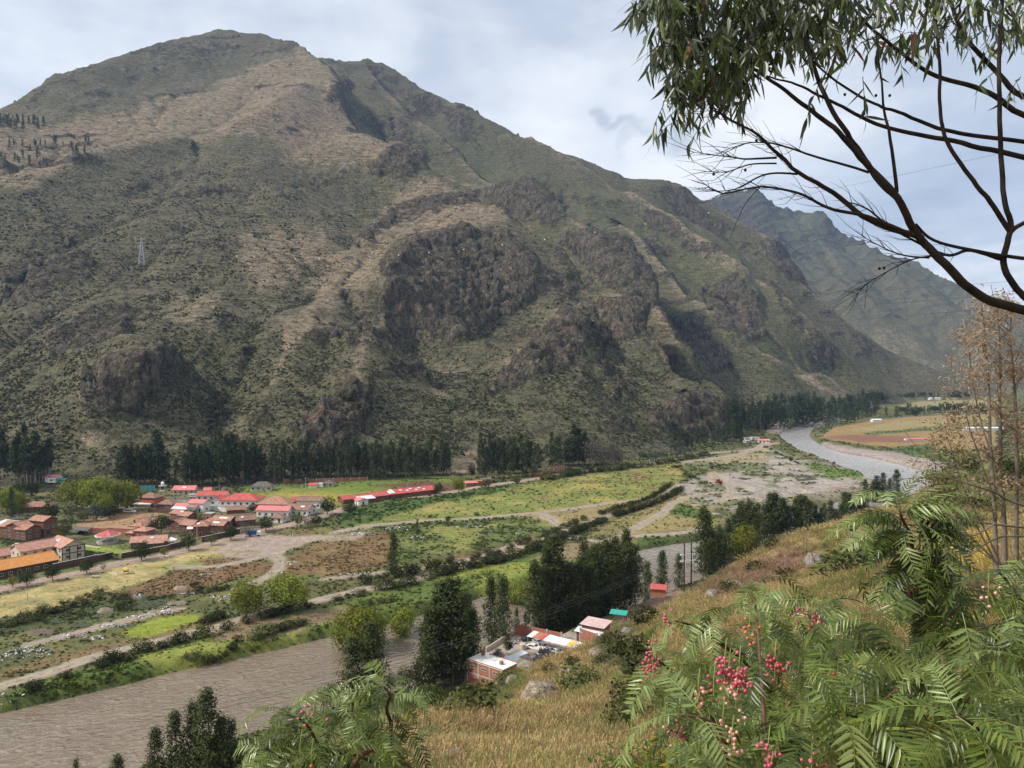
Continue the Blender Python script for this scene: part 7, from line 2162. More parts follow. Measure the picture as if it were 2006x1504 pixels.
def rock(name, label, loc, sx, sy, sz, seed, mat=None, group=None, rz=0.0):
 import bmesh
 bm = bmesh.new()
 bmesh.ops.create_icosphere(bm, subdivisions=4, radius=1.0)
 co = np.array([v.co[:] for v in bm.verts])
 n = fbm(co[:, 0] * 1.3 + seed * 7.1, co[:, 1] * 1.3, co[:, 2] * 1.3, 4, seed, .55)
 n2 = fbm(co[:, 0] * 3 + seed, co[:, 1] * 3, co[:, 2] * 3, 3, seed + 3, .6, ridge=True)
 q = 1 + .34 * n + .10 * n2
 for i, v in enumerate(bm.verts):
  v.co = co[i] * q[i]
  for (a, b, c, d_) in ((.5, -.7, .5, .78), (-.6, -.5, .6, .80), (.2, .1, .97, .70), (.8, .3, .4, .85), (-.85, .2, .3, .82)):
   l = math.sqrt(a * a + b * b + c * c)
   s_ = (v.co.x * a + v.co.y * b + v.co.z * c) / l - d_
   if s_ > 0:
    v.co -= Vector((a, b, c)) / l * s_ * .85
  v.co = Vector((v.co.x * sx, v.co.y * sy, v.co.z * sz))
 me = bpy.data.meshes.new(name)
 bm.to_mesh(me)
 bm.free()
 me.materials.append(mat or M_ROCK)
 me.polygons.foreach_set('use_smooth', [True] * len(me.polygons))
 o = link(name, me, None, loc)
 o.rotation_euler = (0, 0, rz)
 return props(o, label, 'rock', group)
q = hill_hit(1060, 1372)
rock('boulder', 'big lichen-covered boulder in the dry grass below the scrap yard', q + Vector((0, .3, .45)), 1.65, 1.1, 1.15, 3)
q = hill_hit(1598, 1108)
rock('boulder', 'dark grey boulder on the golden slope left of the pepper sprig', q + Vector((0, 0, .6)), 1.55, 1.1, 1.35, 8, M_ROCKD, None, .5)
for i_, (px, py, r_, l_) in enumerate(((1105, 1318, .55, 'pale rubble stone in the row above the big boulder, left'), (1122, 1316, .6, 'pale rubble stone in the row above the big boulder, middle'), (1138, 1312, .5, 'pale rubble stone in the row above the big boulder, right'), (985, 1340, .7, 'grey rubble stone below the brick house, left one'), (1003, 1335, .8, 'grey rubble stone below the brick house, right one'),
 (1168, 1284, .8, 'reddish rock beside the bare patch right of the scrap yard'), (1232, 1240, .8, 'small pale standing stone on the slope below the shack'), (885, 1492, .45, 'grey rock at the bottom edge in the dry grass'), (1040, 1310, .9, 'dark rock at the edge of the scrap yard'), (1165, 1497, .35, 'pale stone among the herbs at the bottom edge'), (1395, 1168, .9, 'reddish rock on the slope under the power poles, left'), (1440, 1150, .9, 'reddish rock on the slope under the power poles, right'),
 (1770, 1048, 1.2, 'flat pale rock on the far golden slope'), (1900, 1090, .6, 'pale rock before the dry saplings'))):
 q = hill_hit(px, py)
 rock('rock', l_, q + Vector((0, 0, r_ * .2)), r_ * 1.3, r_, r_ * .8, 20 + i_, M_ROCK if i_ % 2 else M_ROCKD, None, i_ * 1.1)
for i_, (px, py, r_, h_, l_) in enumerate(((207, 1197, 3.4, 2.6, 'brown cone of dumped soil beside the dump pond'), (76, 1240, 5.5, 1.5, 'broad dark heap of soil at the left part of the dump'), (353, 1152, 3.2, 2.2, 'pinkish soil heap at the top of the dump'), (266, 1172, 2.8, 2.4, 'grey rubble cone with white bags beside the dump pond'), (345, 1182, 4.5, 1.3, 'low grey-brown soil heap right of the dump pond'),
 (1402, 1006, 3.0, 1.8, 'pale grey gravel cone before the dark tree belt'), (1365, 990, 4.0, 1.6, 'gravel mound at the lower edge of the pit, left'), (1450, 968, 5.0, 1.6, 'gravel mound in the middle of the pit'), (1530, 975, 5.0, 1.8, 'gravel mound at the right of the pit'), (1640, 960, 6.0, 2.0, 'reddish gravel mound near the river'))):
 q = at_px(px, py)
 rock('soil_mound', l_, q - Vector((0, 0, h_ * .35)), r_, r_ * .8, h_ * .85, 40 + i_, plain('mound_soil_%d' % i_, ((.24, .19, .145), (.15, .11, .085), (.30, .22, .17), (.22, .19, .165), (.20, .165, .13), (.30, .275, .25), (.28, .25, .215), (.28, .25, .215), (.29, .255, .22), (.27, .19, .15))[i_], .95, .8, .3))
# rubbish
M_LIT = [plain('white_litter', (.70, .71, .72), .7), plain('grey_litter', (.33, .32, .31), .8), plain('dark_litter', (.06, .055, .05), .8), plain('coloured_litter', (.20, .30, .42), .7, 1.0, .5, .2, 0, (.50, .22, .12))]
def rubbish(px, py, rx, ry, n, label, dark=.25, zy=None):
 r_ = random.Random(int(px * 7 + py))
 q = at_px(px, py) if zy is None else G(px, py, zy)
 mb = MB()
 for i in range(n):
  a, d = r_.uniform(0, 6.283), r_.random() ** .6
  x, y = math.cos(a) * d * rx, math.sin(a) * d * ry
  z = (1 - d) * .55 + .05 + (surf(q.x + x, q.y + y) - q.z if zy is None else 0)
  s_ = r_.uniform(.09, .33)
  u = Vector((r_.gauss(0, 1), r_.gauss(0, 1), r_.gauss(0, .5))).normalized() * s_
  v = Vector((r_.gauss(0, 1), r_.gauss(0, 1), r_.gauss(0, .5))).normalized() * s_ * .7
  c = Vector((x, y, z))
  w_ = Vector((0, 0, s_ * .5))
  mi = 2 if r_.random() < dark else r_.choice((0, 0, 0, 0, 1, 3))
  mb.add([c - u - v, c + u - v, c + u + v, c - u + v, c + w_], [(0, 1, 4), (1, 2, 4), (2, 3, 4), (3, 0, 4), (3, 2, 1, 0)], mi)
 props(mb.build('rubbish_heap', M_LIT, None, q), label, 'rubbish heap')
for a in ((58, 1279, 8, 4, 150, 'widest heap of white rubbish at the lower left of the dump'), (20, 1288, 5, 2.5, 60, 'strip of white rubbish cut by the left edge'), (136, 1247, 5, 2.4, 80, 'white rubbish strip in the middle of the dump'), (192, 1251, 2.6, 1.6, 60, 'small bright heap of white bags beside the green meadow'), (265, 1210, 3.5, 2, 70, 'white bags between the dump ponds'), (315, 1200, 6, 2, 90, 'white rubbish along the inner dump path'), (220, 1228, 7, 2, 80, 'scattered bags left of the green meadow'),
    (366, 1165, 3.2, 2, 60, 'white heap in the green hollow of the dump'), (441, 1172, 5, 3, 110, 'bright white rubble bank left of the willow'), (466, 1155, 4.5, 2.5, 90, 'upper white rubble bank behind the left willow'), (275, 1166, 2.4, 1.8, 50, 'white bags on the grey rubble cone'), (408, 1127, 3, 1.6, 45, 'white rags in the brown weeds below the loop path'), (567, 1103, 3.4, 2, 45, 'pale rubbish right of the winding lane'), (542, 1123, 3.6, 1.2, 45, 'white rubbish at the foot of the winding lane'), (675, 1127, 4, 2.4, 70, 'dark and white rubbish beside the lower path', .5), (712, 1124, 3.5, 1.8, 45, 'small rubbish heap right of the dark and white one', .4),
    (705, 1047, 8, 4.0, 190, 'large dark and white rubbish heap at the end of the dirt lot', .55), (786, 1035, 9, 5, 190, 'largest white rubbish heap below the field track'), (668, 1042, 3.5, 2, 45, 'pale rubbish at the corner of the dirt lot'), (925, 1033, 10, 3.5, 130, 'white rubbish strip in the upper green weeds'), (965, 1042, 7, 2.5, 90, 'dark rubble right of the white strip', .8), (820, 1053, 5, 1.6, 60, 'pale rubbish beside the lone little pine'), (575, 1048, 2.2, 1.3, 30, 'white bag heap on the grass edge of the lot'), (1352, 1037, 6, 2.5, 55, 'pale stone heap beside the lower fork track', .1), (10, 1365, 5, 3, 70, 'dark rubbish on the bank at the left edge', .6), (1012, 1047, 1.4, .8, 16, 'little white heap on the green weeds near the junction'), (330, 1192, 4, 1.6, 60, 'coloured rubbish with red bags at the dump path', .3)):
 rubbish(*a)
for a in ((1060, 1286, 4, 2.5, 90, 'heap of car parts and scrap in the middle of the scrap yard', .5, YZ), (1018, 1258, 3, 2, 50, 'dark scrap heap at the back corner of the scrap yard', .8, YZ), (1075, 1296, 3.5, 1.8, 70, 'scrap heap at the slope side of the yard', .5, YZ), (1008, 1296, 2.5, 1.6, 50, 'white scrap between the yard shelters', .1, YZ)):
 rubbish(*a)
# poles
def pole(px, base, top, label, arm=False, group=None, r0=.14):
 q = at_px(px, base)
 h = (base - top) * q.y / FOC
 t_ = thing('utility_pole', label, 'pole', q, R(30), group)
 m_ = MB()
 m_.tube([(0, 0, -.3), (0, 0, h)], [r0 * 1.2, r0 * .8], 6)
 m_.build('post', W_CONC, t_)
 if arm:
  a = MB()
  a.box(-1.0, 1.0, -.06, .06, h - .7, h - .58)
  a.build('crossarm', W_CONC, t_)
for a in ((336, 1005, 976, 'grey concrete pole in front of the brown-tiled house', True), (335, 968, 950, 'pole right of the water tower', True), (430, 966, 948, 'pole before the dark wood, left of the round thatched hut', True), (522, 974, 953, 'pole in front of the grey-roofed shelter'), (599, 954, 935, 'pole at the brick wall beside the field hut', True), (665, 982, 964, 'pole between the dark round tree and the red sheds', True), (745, 962, 951, 'short pole on the brown field behind the red shed'), (798, 961, 944, 'taller pole behind the longest red shed', True), (832, 962, 948, 'pole at the right end of the longest red shed'), (887, 948, 929, 'pole left of the round lime-green tree', True), (590, 968, 950, 'thin pole on the football field'), (516, 966, 946, 'pole through the roof of the grey-roofed shelter'), (386, 1052, 1030, 'pole at the white awning'), (54, 1178, 1160, 'thin stake on the dry meadow at left'), (470, 992, 972, 'pole in the school yard', True), (1020, 936, 922, 'thin pole left of the stepped brick wall')):
 pole(*a)
def fence_posts(f0, f1, off, n):
 ln = TRW['village'][0]
 seg = np.r_[0, np.cumsum(np.hypot(*np.diff(ln, axis=0).T))]
 proto_ = None
 for i in range(n):
  d = seg[-1] * (f0 + (f1 - f0) * i / (n - 1))
  x, y = np.interp(d, seg, ln[:, 0]), np.interp(d, seg, ln[:, 1])
  x2, y2 = np.interp(d + 1, seg, ln[:, 0]), np.interp(d + 1, seg, ln[:, 1])
  X, Y = x - (y2 - y) * off, y + (x2 - x) * off
  lab = 'pale fence post in the row beyond the road, ' + place_word(i, n)
  if proto_ is None:
   m_ = MB()
   m_.box(-.13, .13, -.13, .13, -.3, 2.0)
   proto_ = m_.build('fence_post', W_CONC, None, (X, Y, surf(X, Y)))
   props(proto_, lab, 'fence post', 'fence posts beyond the road, ' + place_word(i, n))
  else:
   c = proto_.copy()
   COL.objects.link(c)
   c.location = (X, Y, surf(X, Y))
   c['label'] = lab
   c['group'] = 'fence posts beyond the road, ' + place_word(i, n)
fence_posts(.66, .955, 4.6, 60)
def h_frame():
 q = hill_hit(1347, 1176)
 if q.y > 245 or q.y < 150:
  q = P(1347, 1172, 215)
 h = (1176 - 1066) * q.y / FOC
 t_ = thing('power_pole', 'twin-legged power pole with pale crossarms above the red-roofed hut', 'power pole', q, R(20))
 for x in (-1.15, 1.15):
  m_ = MB()
  m_.tube([(x, 0, -1), (x, 0, h)], [.24, .17], 7)
  m_.build('post', W_TIMBER, t_)
 for z in (h - 3.4, h - 5.2):
  a = MB()
  a.box(-2.5, 2.5, -.13, .13, z, z + .30)
  a.build('crossarm', M_WPAINT, t_)
 ends = []
 for x in (-2.1, 0.0, 2.1):
  i_ = MB()
  i_.tube([(x, 0, h - 3.18), (x, 0, h - 2.95), (x, 0, h - 2.7)], [.09, .13, .05], 6)
  i_.build('insulator', M_WPAINT, t_)
  ends.append(q + Vector((x * math.cos(R(20)), x * math.sin(R(20)), h - 2.7)))
 b = MB()
 b.box(-.5, .5, -.35, .35, h - 6.6, h - 5.6)
 b.build('transformer_box', M_STEEL, t_)
 return ends
ENDS = h_frame()
q = hill_hit(1382, 1136)
m_ = MB()
m_.tube([(0, 0, -1), (0, 0, (1136 - 1084) * q.y / FOC)], [.17, .12], 7)
props(m_.build('utility_pole', W_TIMBER, None, q), 'plain dark pole on the slope right of the twin-legged power pole', 'pole')
M_WIRE = plain('dark_wire', (.05, .05, .052), .6)
def cable(name, label, a, b, sag, rad, group=None, balls=None, n=40):
 a, b = Vector(a), Vector(b)
 pts_ = [a.lerp(b, i / n) - Vector((0, 0, sag * 4 * (i / n) * (1 - i / n))) for i in range(n + 1)]
 m_ = MB()
 m_.tube([p - a for p in pts_], rad, 3, cap=False)
 o = m_.build(name, M_WIRE, None, a)
 props(o, label, 'cable', group)
 if balls:
  bm_ = MB()
  bm_.tube([(0, 0, -.5), (0, 0, -.35), (0, 0, 0), (0, 0, .35), (0, 0, .5)], [.05, .36, .5, .36, .05], 10)
  me = bm_.mesh('marker_ball', M_WPAINT, True)
  red = bm_.mesh('marker_ball', plain('red_marker', (.5, .08, .06), .5), True)
  for px in balls:
   u = (px - 1003) / FOC
   best = min(range(len(pts_) * 8 - 8), key=lambda k_: abs(pts_[k_ // 8].lerp(pts_[k_ // 8 + 1], k_ % 8 / 8).x / pts_[k_ // 8].lerp(pts_[k_ // 8 + 1], k_ % 8 / 8).y - u))
   p = pts_[best // 8].lerp(pts_[best // 8 + 1], best % 8 / 8)
   bo = link('marker_ball', red if px == 1525 else me, o, p - a)
   sc_ = p.y / 640
   bo.scale = (sc_, sc_, sc_)
FARL = P(300, 1398, 118)
for i_, e_ in enumerate(ENDS):
 f_ = FARL + Vector((i_ * .7 - .7, i_ * .9, -1.0 * i_))
 cable('power_cable', 'thin power cable running from the twin-legged pole towards the lower left, ' + ('upper', 'middle', 'lower')[i_], e_, f_, 4.0, .034)
# pylon on the mountain
def pylon():
 x, y = (280 - 1003) / FOC * 850, 850
 fr = (math.log(y) - math.log(yy[0])) / (math.log(yy[-1]) - math.log(yy[0])) * (NR - 1)
 bestd = None
 for Y in np.arange(720, 980, 4.0):
  X = (280 - 1003) / FOC * Y
  z = surf(X, Y)
  _, sy_ = proj(X, Y, z)
  d = abs(sy_ - 522)
  if bestd is None or d < bestd[0]:
   bestd = (d, X, Y, z)
 _, X, Y, z = bestd
 h = 52 * Y / FOC
 t_ = thing('pylon', 'steel lattice pylon standing on the mountain spur at left', 'pylon', (X, Y, z), R(15))
 hw = lambda zz: 2.6 * (1 - zz / h) ** 1.1 + .45
 lv = [0, .16 * h, .31 * h, .44 * h, .56 * h, .67 * h, .77 * h, .86 * h, .94 * h, h]
 for sx in (-1, 1):
  for sy in (-1, 1):
   m_ = MB()
   m_.tube([(sx * hw(q_), sy * hw(q_), q_ - (.5 if q_ == 0 else 0)) for q_ in lv], .17, 4)
   m_.build('leg', M_STEEL, t_)
 b = MB()
 for z0, z1 in zip(lv[:-1], lv[1:]):
  for s_ in (-1, 1):
   b.tube([(-hw(z0), s_ * hw(z0), z0), (hw(z1), s_ * hw(z1), z1)], .10, 3)
   b.tube([(hw(z0), s_ * hw(z0), z0), (-hw(z1), s_ * hw(z1), z1)], .10, 3)
   b.tube([(s_ * hw(z0), -hw(z0), z0), (s_ * hw(z1), hw(z1), z1)], .10, 3)
 b.build('bracing', M_STEEL, t_)
 for q_ in (.70, .82, .94):
  a = MB()
  a.tube([(-3.6, 0, q_ * h), (3.6, 0, q_ * h)], .14, 4)
  a.tube([(-3.6, 0, q_ * h), (0, 0, (q_ + .06) * h), (3.6, 0, q_ * h)], .09, 4)
  a.build('crossarm', M_STEEL, t_)
 return Vector((X, Y, z + .9 * h))
PYT = pylon()
far_end = P(1960, 300, 300)
cable('marker_cable', 'long overhead cable strung with white marker balls across the valley', PYT, far_end, 0.0 + 30, .05, None, [466, 500, 580, 626, 725, 781, 841, 909, 985, 1067, 1163, 1264, 1384, 1525], 60)
for i_, (a, b, s_) in enumerate(((P(560, 610, 800), P(1990, 600, 330), 16), (P(560, 588, 800), P(1990, 575, 330), 14), (P(560, 566, 800), P(1990, 550, 330), 12))):
 cable('power_cable', 'faint overhead line in front of the cliffs, ' + ('lowest', 'middle', 'highest')[i_] + ' of three', a, b, s_, .06)
# shrubs and saplings of the near slope
def hill_bush(kind, px, py, h, wid, label, group=None):
 q = hill_hit(px, py)
 tree(kind, 'shrub', label, 'shrub', (q.x, q.y, q.z - .1), h, wid, group)
for i_, a in enumerate((('green_bush', 925, 1396, 1.9, 1.5, 'large fresh green shrub in front of the brick house'), ('green_bush', 992, 1336, 1.5, 1.5, 'green shrub at the corner of the brick house'), ('green_bush', 900, 1376, 1.3, 1.4, 'green shrub at the left foot of the brick house'), ('green_bush', 1130, 1352, 1.9, 1.7, 'bright green shrub right of the big boulder'), ('green_bush', 1155, 1345, 1.5, 1.4, 'low bright green shrub at the right of the boulder shrub'),
 ('bush', 1262, 1228, 2.6, 1.6, 'dark grey-green shrub on the slope below the power poles'), ('bush', 1240, 1300, 2.6, 1.4, 'dark shrub in the middle of the dry slope, upper one'), ('bush', 1262, 1325, 2.0, 1.4, 'dark shrub in the middle of the dry slope, lower one'), ('bush', 1210, 1285, 1.8, 1.4, 'small dark shrub left of the middle slope shrubs'), ('green_bush', 1235, 1390, 1.6, 1.2, 'feathery green shrub left of the pepper leaves'), ('green_bush', 1225, 1425, 1.2, 1.2, 'low feathery shrub beside the pepper leaves'),
 ('bush', 1185, 1305, 1.3, 1.6, 'grey-green shrub behind the bright green ones'), ('bush', 1195, 1262, 1.6, 1.4, 'dark shrub beside the reddish rock'), ('green_bush', 1650, 1128, 2.2, 1.7, 'wide green shrub right of the dark grey boulder'), ('green_bush', 1700, 1118, 2.4, 1.8, 'green shrub behind the pepper sprig'), ('bush', 1510, 1075, 2.0, 1.6, 'dark shrub at the rim under the lime tree'), ('green_bush', 1430, 1160, 1.4, 1.5, 'low green shrub near the reddish rocks'), ('bush', 1480, 1118, 1.6, 1.8, 'dark low shrub on the reddish rocks'), ('bush', 1540, 1130, 1.4, 1.8, 'flat dark shrub left of the dark grey boulder'),
 ('green_bush', 1850, 1055, 2.6, 1.6, 'green shrub on the far golden slope, left one'), ('green_bush', 1905, 1045, 2.6, 1.8, 'green shrub on the far golden slope, right one'), ('bush', 1075, 1318, 1.2, 1.5, 'grey twiggy shrub at the scrap yard edge'), ('bush', 1120, 1302, 1.2, 1.5, 'dark shrub right of the scrap yard'), ('green_bush', 840, 1400, 1.6, 1.5, 'green shrub at the lower slope edge, left'), ('green_bush', 870, 1380, 1.8, 1.4, 'green shrub at the lower slope edge, right'), ('bush', 800, 1400, 1.4, 1.5, 'dark shrub in the shade above the river bank'),
 ('bush', 1840, 955, 4.0, 1.5, 'dark tree-like shrub on the right hillside rim, left'), ('round_tree', 1900, 930, 5.0, 1.3, 'dark tree on the right hillside rim beyond the saplings'), ('round_tree', 1990, 955, 6.0, 1.1, 'dark green tree at the right edge behind the dry saplings'), ('green_bush', 1960, 960, 3.0, 1.5, 'green shrub on the right hillside'), ('bush', 1925, 1000, 2.6, 1.5, 'dark shrub on the right hillside lower down'), ('green_tree', 1830, 1000, 4.5, 1.2, 'small green tree on the rim beneath the dry saplings'), ('green_tree', 1855, 985, 5.0, 1.0, 'green tree left of the dry saplings'))):
 hill_bush(*a)
for i_, (px, b, h_, l_) in enumerate(((1573, 1090, 7.0, 'thin sapling with few leaves left of the dark grey boulder'), (1622, 1062, 6.0, 'bare thin sapling on the rim right of the thin leafy one'), (1580, 1090, 6.0, 'second thin stem beside the thin sapling'), (1700, 1040, 5.0, 'thin sapling behind the pepper sprig'))):
 q = hill_hit(px, b)
 t_ = thing('sapling', l_, 'tree', q)
 link('trunk', trunk_mesh(i_ + 70, h_, .07, .95, 6, .03, .14, M_BARK, .5), t_)
 v, f, l = crown_cloud(i_ + 71, h_, .55, h_ * .55, 12, 7, .28, 'euc', .5)
 link('crown', cloud_mesh('crown', v, f, l, L_EUC2), t_)
# small trees on the high shoulder of the mountain
def high_trees(n, x0, x1, y0, y1, h0, h1, label, group, kind='eucalyptus_far', wid=1.1):
 k_ = 0
 tries = 0
 while k_ < n and tries < n * 60:
  tries += 1
  Y = random.uniform(1000, 1600)
  px = random.uniform(x0, x1)
  X = (px - 1003) / FOC * Y
  z = surf(X, Y)
  _, py = proj(X, Y, z)
  if y0 < py < y1:
   tree(kind, 'far_tree', label, 'tree', (X, Y, z - .3), random.uniform(h0, h1), wid, group)
   k_ += 1
high_trees(34, -15, 100, 238, 254, 12, 20, 'dark tree in the small wood high on the left shoulder of the mountain', 'wood high on the mountain shoulder', 'conifer', 1.3)
high_trees(30, -15, 100, 285, 330, 9, 15, 'small tree scattered on the high pasture at the left edge', 'scattered trees of the high pasture, left edge')
high_trees(12, 110, 180, 280, 305, 10, 16, 'small tree on the high pasture near the crest path', 'scattered trees near the crest path')
high_trees(10, 470, 620, 700, 900, 0.1, 0.2, '', '') if False else None
# foreground plants
def leaf_gloss(name, c1, c2, rough=.42, trans=.3, spec=.35, back=None):
 m, k = new_mat(name)
 lf = k.n('ShaderNodeAttribute', attribute_name='leaf').outputs['Fac']
 c = k.mix(lf, c1, c2)
 if back:
  c = k.mix(k.n('ShaderNodeNewGeometry').outputs['Backfacing'], c, back)
 b = k.n('ShaderNodeBsdfPrincipled', {'Base Color': c, 'Roughness': rough, 'Specular IOR Level': spec})
 tr = k.n('ShaderNodeBsdfTranslucent', {'Color': c})
 mx = k.n('ShaderNodeMixShader', {0: trans, 1: b.outputs[0], 2: tr.outputs[0]})
 k.n('ShaderNodeOutputMaterial', {0: mx.outputs[0]})
 return m
M_FROND = [leaf_gloss('pepper_leaflets', (.048, .084, .011), (.165, .210, .038), .34, .24, .4, (.18, .215, .07)),
     leaf_gloss('pepper_leaflets_pale', (.12, .17, .046), (.26, .325, .11), .34, .26, .45, (.26, .32, .13)),
     leaf_gloss('pepper_leaflets_dark', (.018, .034, .005), (.070, .104, .018), .36, .22, .4, (.09, .125, .04))]  # pale and dark copies also carry leaf highlights and shade
M_RACH = plain('rachis_green', (.20, .24, .075), .6)
M_STEM = plain('reddish_stem', (.155, .070, .050), .6, 18.0, .4)
M_TWIG = plain('brown_twig', (.085, .050, .038), .7, 12.0, .4)
def frond_mesh(seed, L=.26, pairs=15, ll=.050, lw=.0075, droop=1.2, twist=.0):
 """a feather leaf: base at the origin, leaving along +x, arching down; returns verts, faces, leaf value"""
 r_ = np.random.default_rng(seed)
 n = 24
 s_ = np.linspace(0, 1, n)
 ang = r_.uniform(.15, .5) - droop * s_ ** 1.15
 yaw = twist * s_ ** 1.5
 dx = np.cos(ang) * np.cos(yaw)
 dy = np.cos(ang) * np.sin(yaw)
 dz = np.sin(ang)
 seg = L / (n - 1)
 pts_ = np.stack([np.r_[0, np.cumsum(dx[:-1])] * seg, np.r_[0, np.cumsum(dy[:-1])] * seg, np.r_[0, np.cumsum(dz[:-1])] * seg], 1)
 V, F, LV = [], [], []
 rr = np.linspace(.0018, .0007, n)
 for i in range(n):
  for a in (0, 2.1, 4.2):
   V.append(pts_[i] + np.array([0, math.cos(a), math.sin(a)]) * rr[i])
   LV.append(1.0)
 for i in range(n - 1):
  for k_ in range(3):
   a, b = i * 3 + k_, i * 3 + (k_ + 1) % 3
   F.append((a, b, b + 3, a + 3))
 def leaflet(p, d, up, l, w_, lv, sag):
  sd = np.cross(d, up)
  sd /= np.linalg.norm(sd) + 1e-9
  b = len(V)
  prof = ((.0, .25, 0), (.22, 1.0, .0), (.60, .85, -.5), (1.0, .06, -1.2))
  for t_, ww, sg in prof:
   c = p + d * l * t_ + up * (sg * sag * l * .16)
   V.append(c - sd * w_ * .5 * ww)
   V.append(c - up * w_ * .16 * ww)
   V.append(c + sd * w_ * .5 * ww)
   LV.extend([lv, lv * .8, lv])
  for j in range(3):
   o = b + j * 3
   F.append((o, o + 1, o + 4, o + 3))
   F.append((o + 1, o + 2, o + 5, o + 4))
 for i in range(pairs):
  t_ = .16 + .80 * i / (pairs - 1)
  x = t_ * (n - 1)
  j = min(int(x), n - 2)
  p = pts_[j] + (pts_[j + 1] - pts_[j]) * (x - j)
  tg = pts_[j + 1] - pts_[j]
  tg /= np.linalg.norm(tg)
  side = np.array([-tg[1], tg[0], 0])
  side /= np.linalg.norm(side) + 1e-9
  up = np.cross(tg, side)
  if up[2] < 0 and abs(up[2]) > .2:
   up = -up
  sz = (.55 + .55 * math.sin(math.pi * min(1, .15 + t_ * .85))) * ll
  for sg in (-1, 1):
   if r_.random() < .06:
    continue
   fw = .42 + .35 * t_ + r_.uniform(-.08, .08)
   d = side * sg * math.cos(fw) + tg * math.sin(fw) + up * r_.uniform(-.18, .22)
   d /= np.linalg.norm(d)
   leaflet(p + tg * r_.uniform(-.003, .003), d, up, sz * r_.uniform(.85, 1.12), lw * r_.uniform(.85, 1.2), r_.random(), r_.uniform(.3, 1.6))
 leaflet(pts_[-1], tg, up, ll * .6, lw * .8, r_.random(), .5)
 return np.array(V), np.array(F), np.array(LV)
FR = [frond_mesh(100 + i, random.uniform(.21, .30), random.choice((13, 15, 17)), random.uniform(.044, .056), random.uniform(.0068, .0086), random.uniform(.9, 2.5), random.uniform(-.8, .8)) for i in range(14)]
FMESH = {}
def frond_me(i, mi):
 if (i, mi) not in FMESH:
  FMESH[(i, mi)] = cloud_mesh('leaf', *FR[i], M_FROND[mi])
  FMESH[(i, mi)].polygons.foreach_set('use_smooth', [True] * len(FMESH[(i, mi)].polygons))
 return FMESH[(i, mi)]
def rot_to(direction, roll=0.0):
 d = Vector(direction).normalized()
 q_ = Vector((1, 0, 0)).rotation_difference(d)
 yaw = math.atan2(d.y, d.x)
 el = math.asin(max(-1, min(1, d.z)))
 return Matrix.Rotation(yaw, 4, 'Z') @ Matrix.Rotation(-el, 4, 'Y') @ Matrix.Rotation(roll, 4, 'X')
def place_fronds(root, lst, limit=300):
 """lst: (point, direction, scale, material); the largest in view as leaves of their own, the rest in one mesh"""
 inv = root.location
 lst = sorted(lst, key=lambda a: a[0].y / a[2])
 for p, d, s_, mi in lst[:limit]:
  o = link('leaf', frond_me(random.randrange(len(FR)), mi), root)
  o.matrix_local = Matrix.Translation(p - inv) @ rot_to(d, random.gauss(0, .6)) @ Matrix.Scale(s_, 4)
 rest = lst[limit:]
 if rest:
  for mi in range(3):
   V, F, L_, b = [], [], [], 0
   for p, d, s_, m_ in rest:
    if m_ != mi:
     continue
    v, f, l = FR[random.randrange(len(FR))]
    M = np.array(Matrix.Translation(p - inv) @ rot_to(d, random.uniform(-.6, .6)) @ Matrix.Scale(s_, 4))
    V.append(v @ M[:3, :3].T + M[:3, 3])
    F.append(f + b)
    L_.append(l)
    b += len(v)
   if V:
    o = link('foliage', cloud_mesh('foliage', np.concatenate(V), np.concatenate(F), np.concatenate(L_), M_FROND[mi]), root)
    o['kind'] = 'stuff'
def in_poly(px, py, poly):
 return float(inpoly(np.array([float(px)]), np.array([float(py)]), poly)[0]) > 0
def branch(root, pts_, r0, r1, mat=None, name='branch', sides=7):
 w_ = [P(*a) for a in pts_]
 a = catmull([(q.x, q.y, q.z) for q in w_], 6)
 n = len(a)
 wob = np.stack([fbm(np.arange(n) * .31 + r0 * 999, np.full(n, 7.0 * i), None, 2, 601) for i in range(3)], 1) * (r0 * .38)
 a = a + wob
 m_ = MB()
 m_.tube([Vector(p) - root.location for p in a], [r0 + (r1 - r0) * i / (n - 1) for i in range(n)], sides)
 m_.build(name, mat or M_STEM, root, None, True)
 return [Vector(p) for p in a]
def berries(root, px, py, D, n, mat, spread=.017, r_=.0035):
 c = P(px, py, D)
 b = MB()
 b.tube([c + Vector((.004, .004, .05)) - root.location, c + Vector((0, 0, .02)) - root.location, c - Vector((0, 0, spread * 1.5)) - root.location], [.0012, .001, .0006], 4)
 cl = b.build('berry_cluster', M_RACH, root)
 for i in range(int(n * 1.35)):
  o = link('berry', BERRY[mat], cl)
  o.location = c - root.location + Vector((random.gauss(0, spread * .5), random.gauss(0, spread * .5), random.gauss(0, spread * .85)))
  s_ = r_ * random.uniform(.85, 1.2)
  o.scale = (s_, s_, s_)
def sph(mat):
 import bmesh
 bm = bmesh.new()
 bmesh.ops.create_icosphere(bm, subdivisions=2, radius=1.0)
 me = bpy.data.meshes.new('berry')
 bm.to_mesh(me)
 bm.free()
 me.materials.append(mat)
 me.polygons.foreach_set('use_smooth', [True] * len(me.polygons))
 return me
BERRY = {'pink': sph(plain('pink_berry', (.42, .085, .125), .35, None, 0, .5)), 'red': sph(plain('crimson_berry', (.36, .045, .06), .35, None, 0, .5)), 'pale': sph(plain('pale_pink_berry', (.60, .30, .24), .4, None, 0, .5)), 'orange': sph(plain('orange_berry', (.46, .13, .045), .4, None, 0, .5)), 'yellow': sph(plain('yellow_berry', (.42, .36, .07), .4, None, 0, .5))}
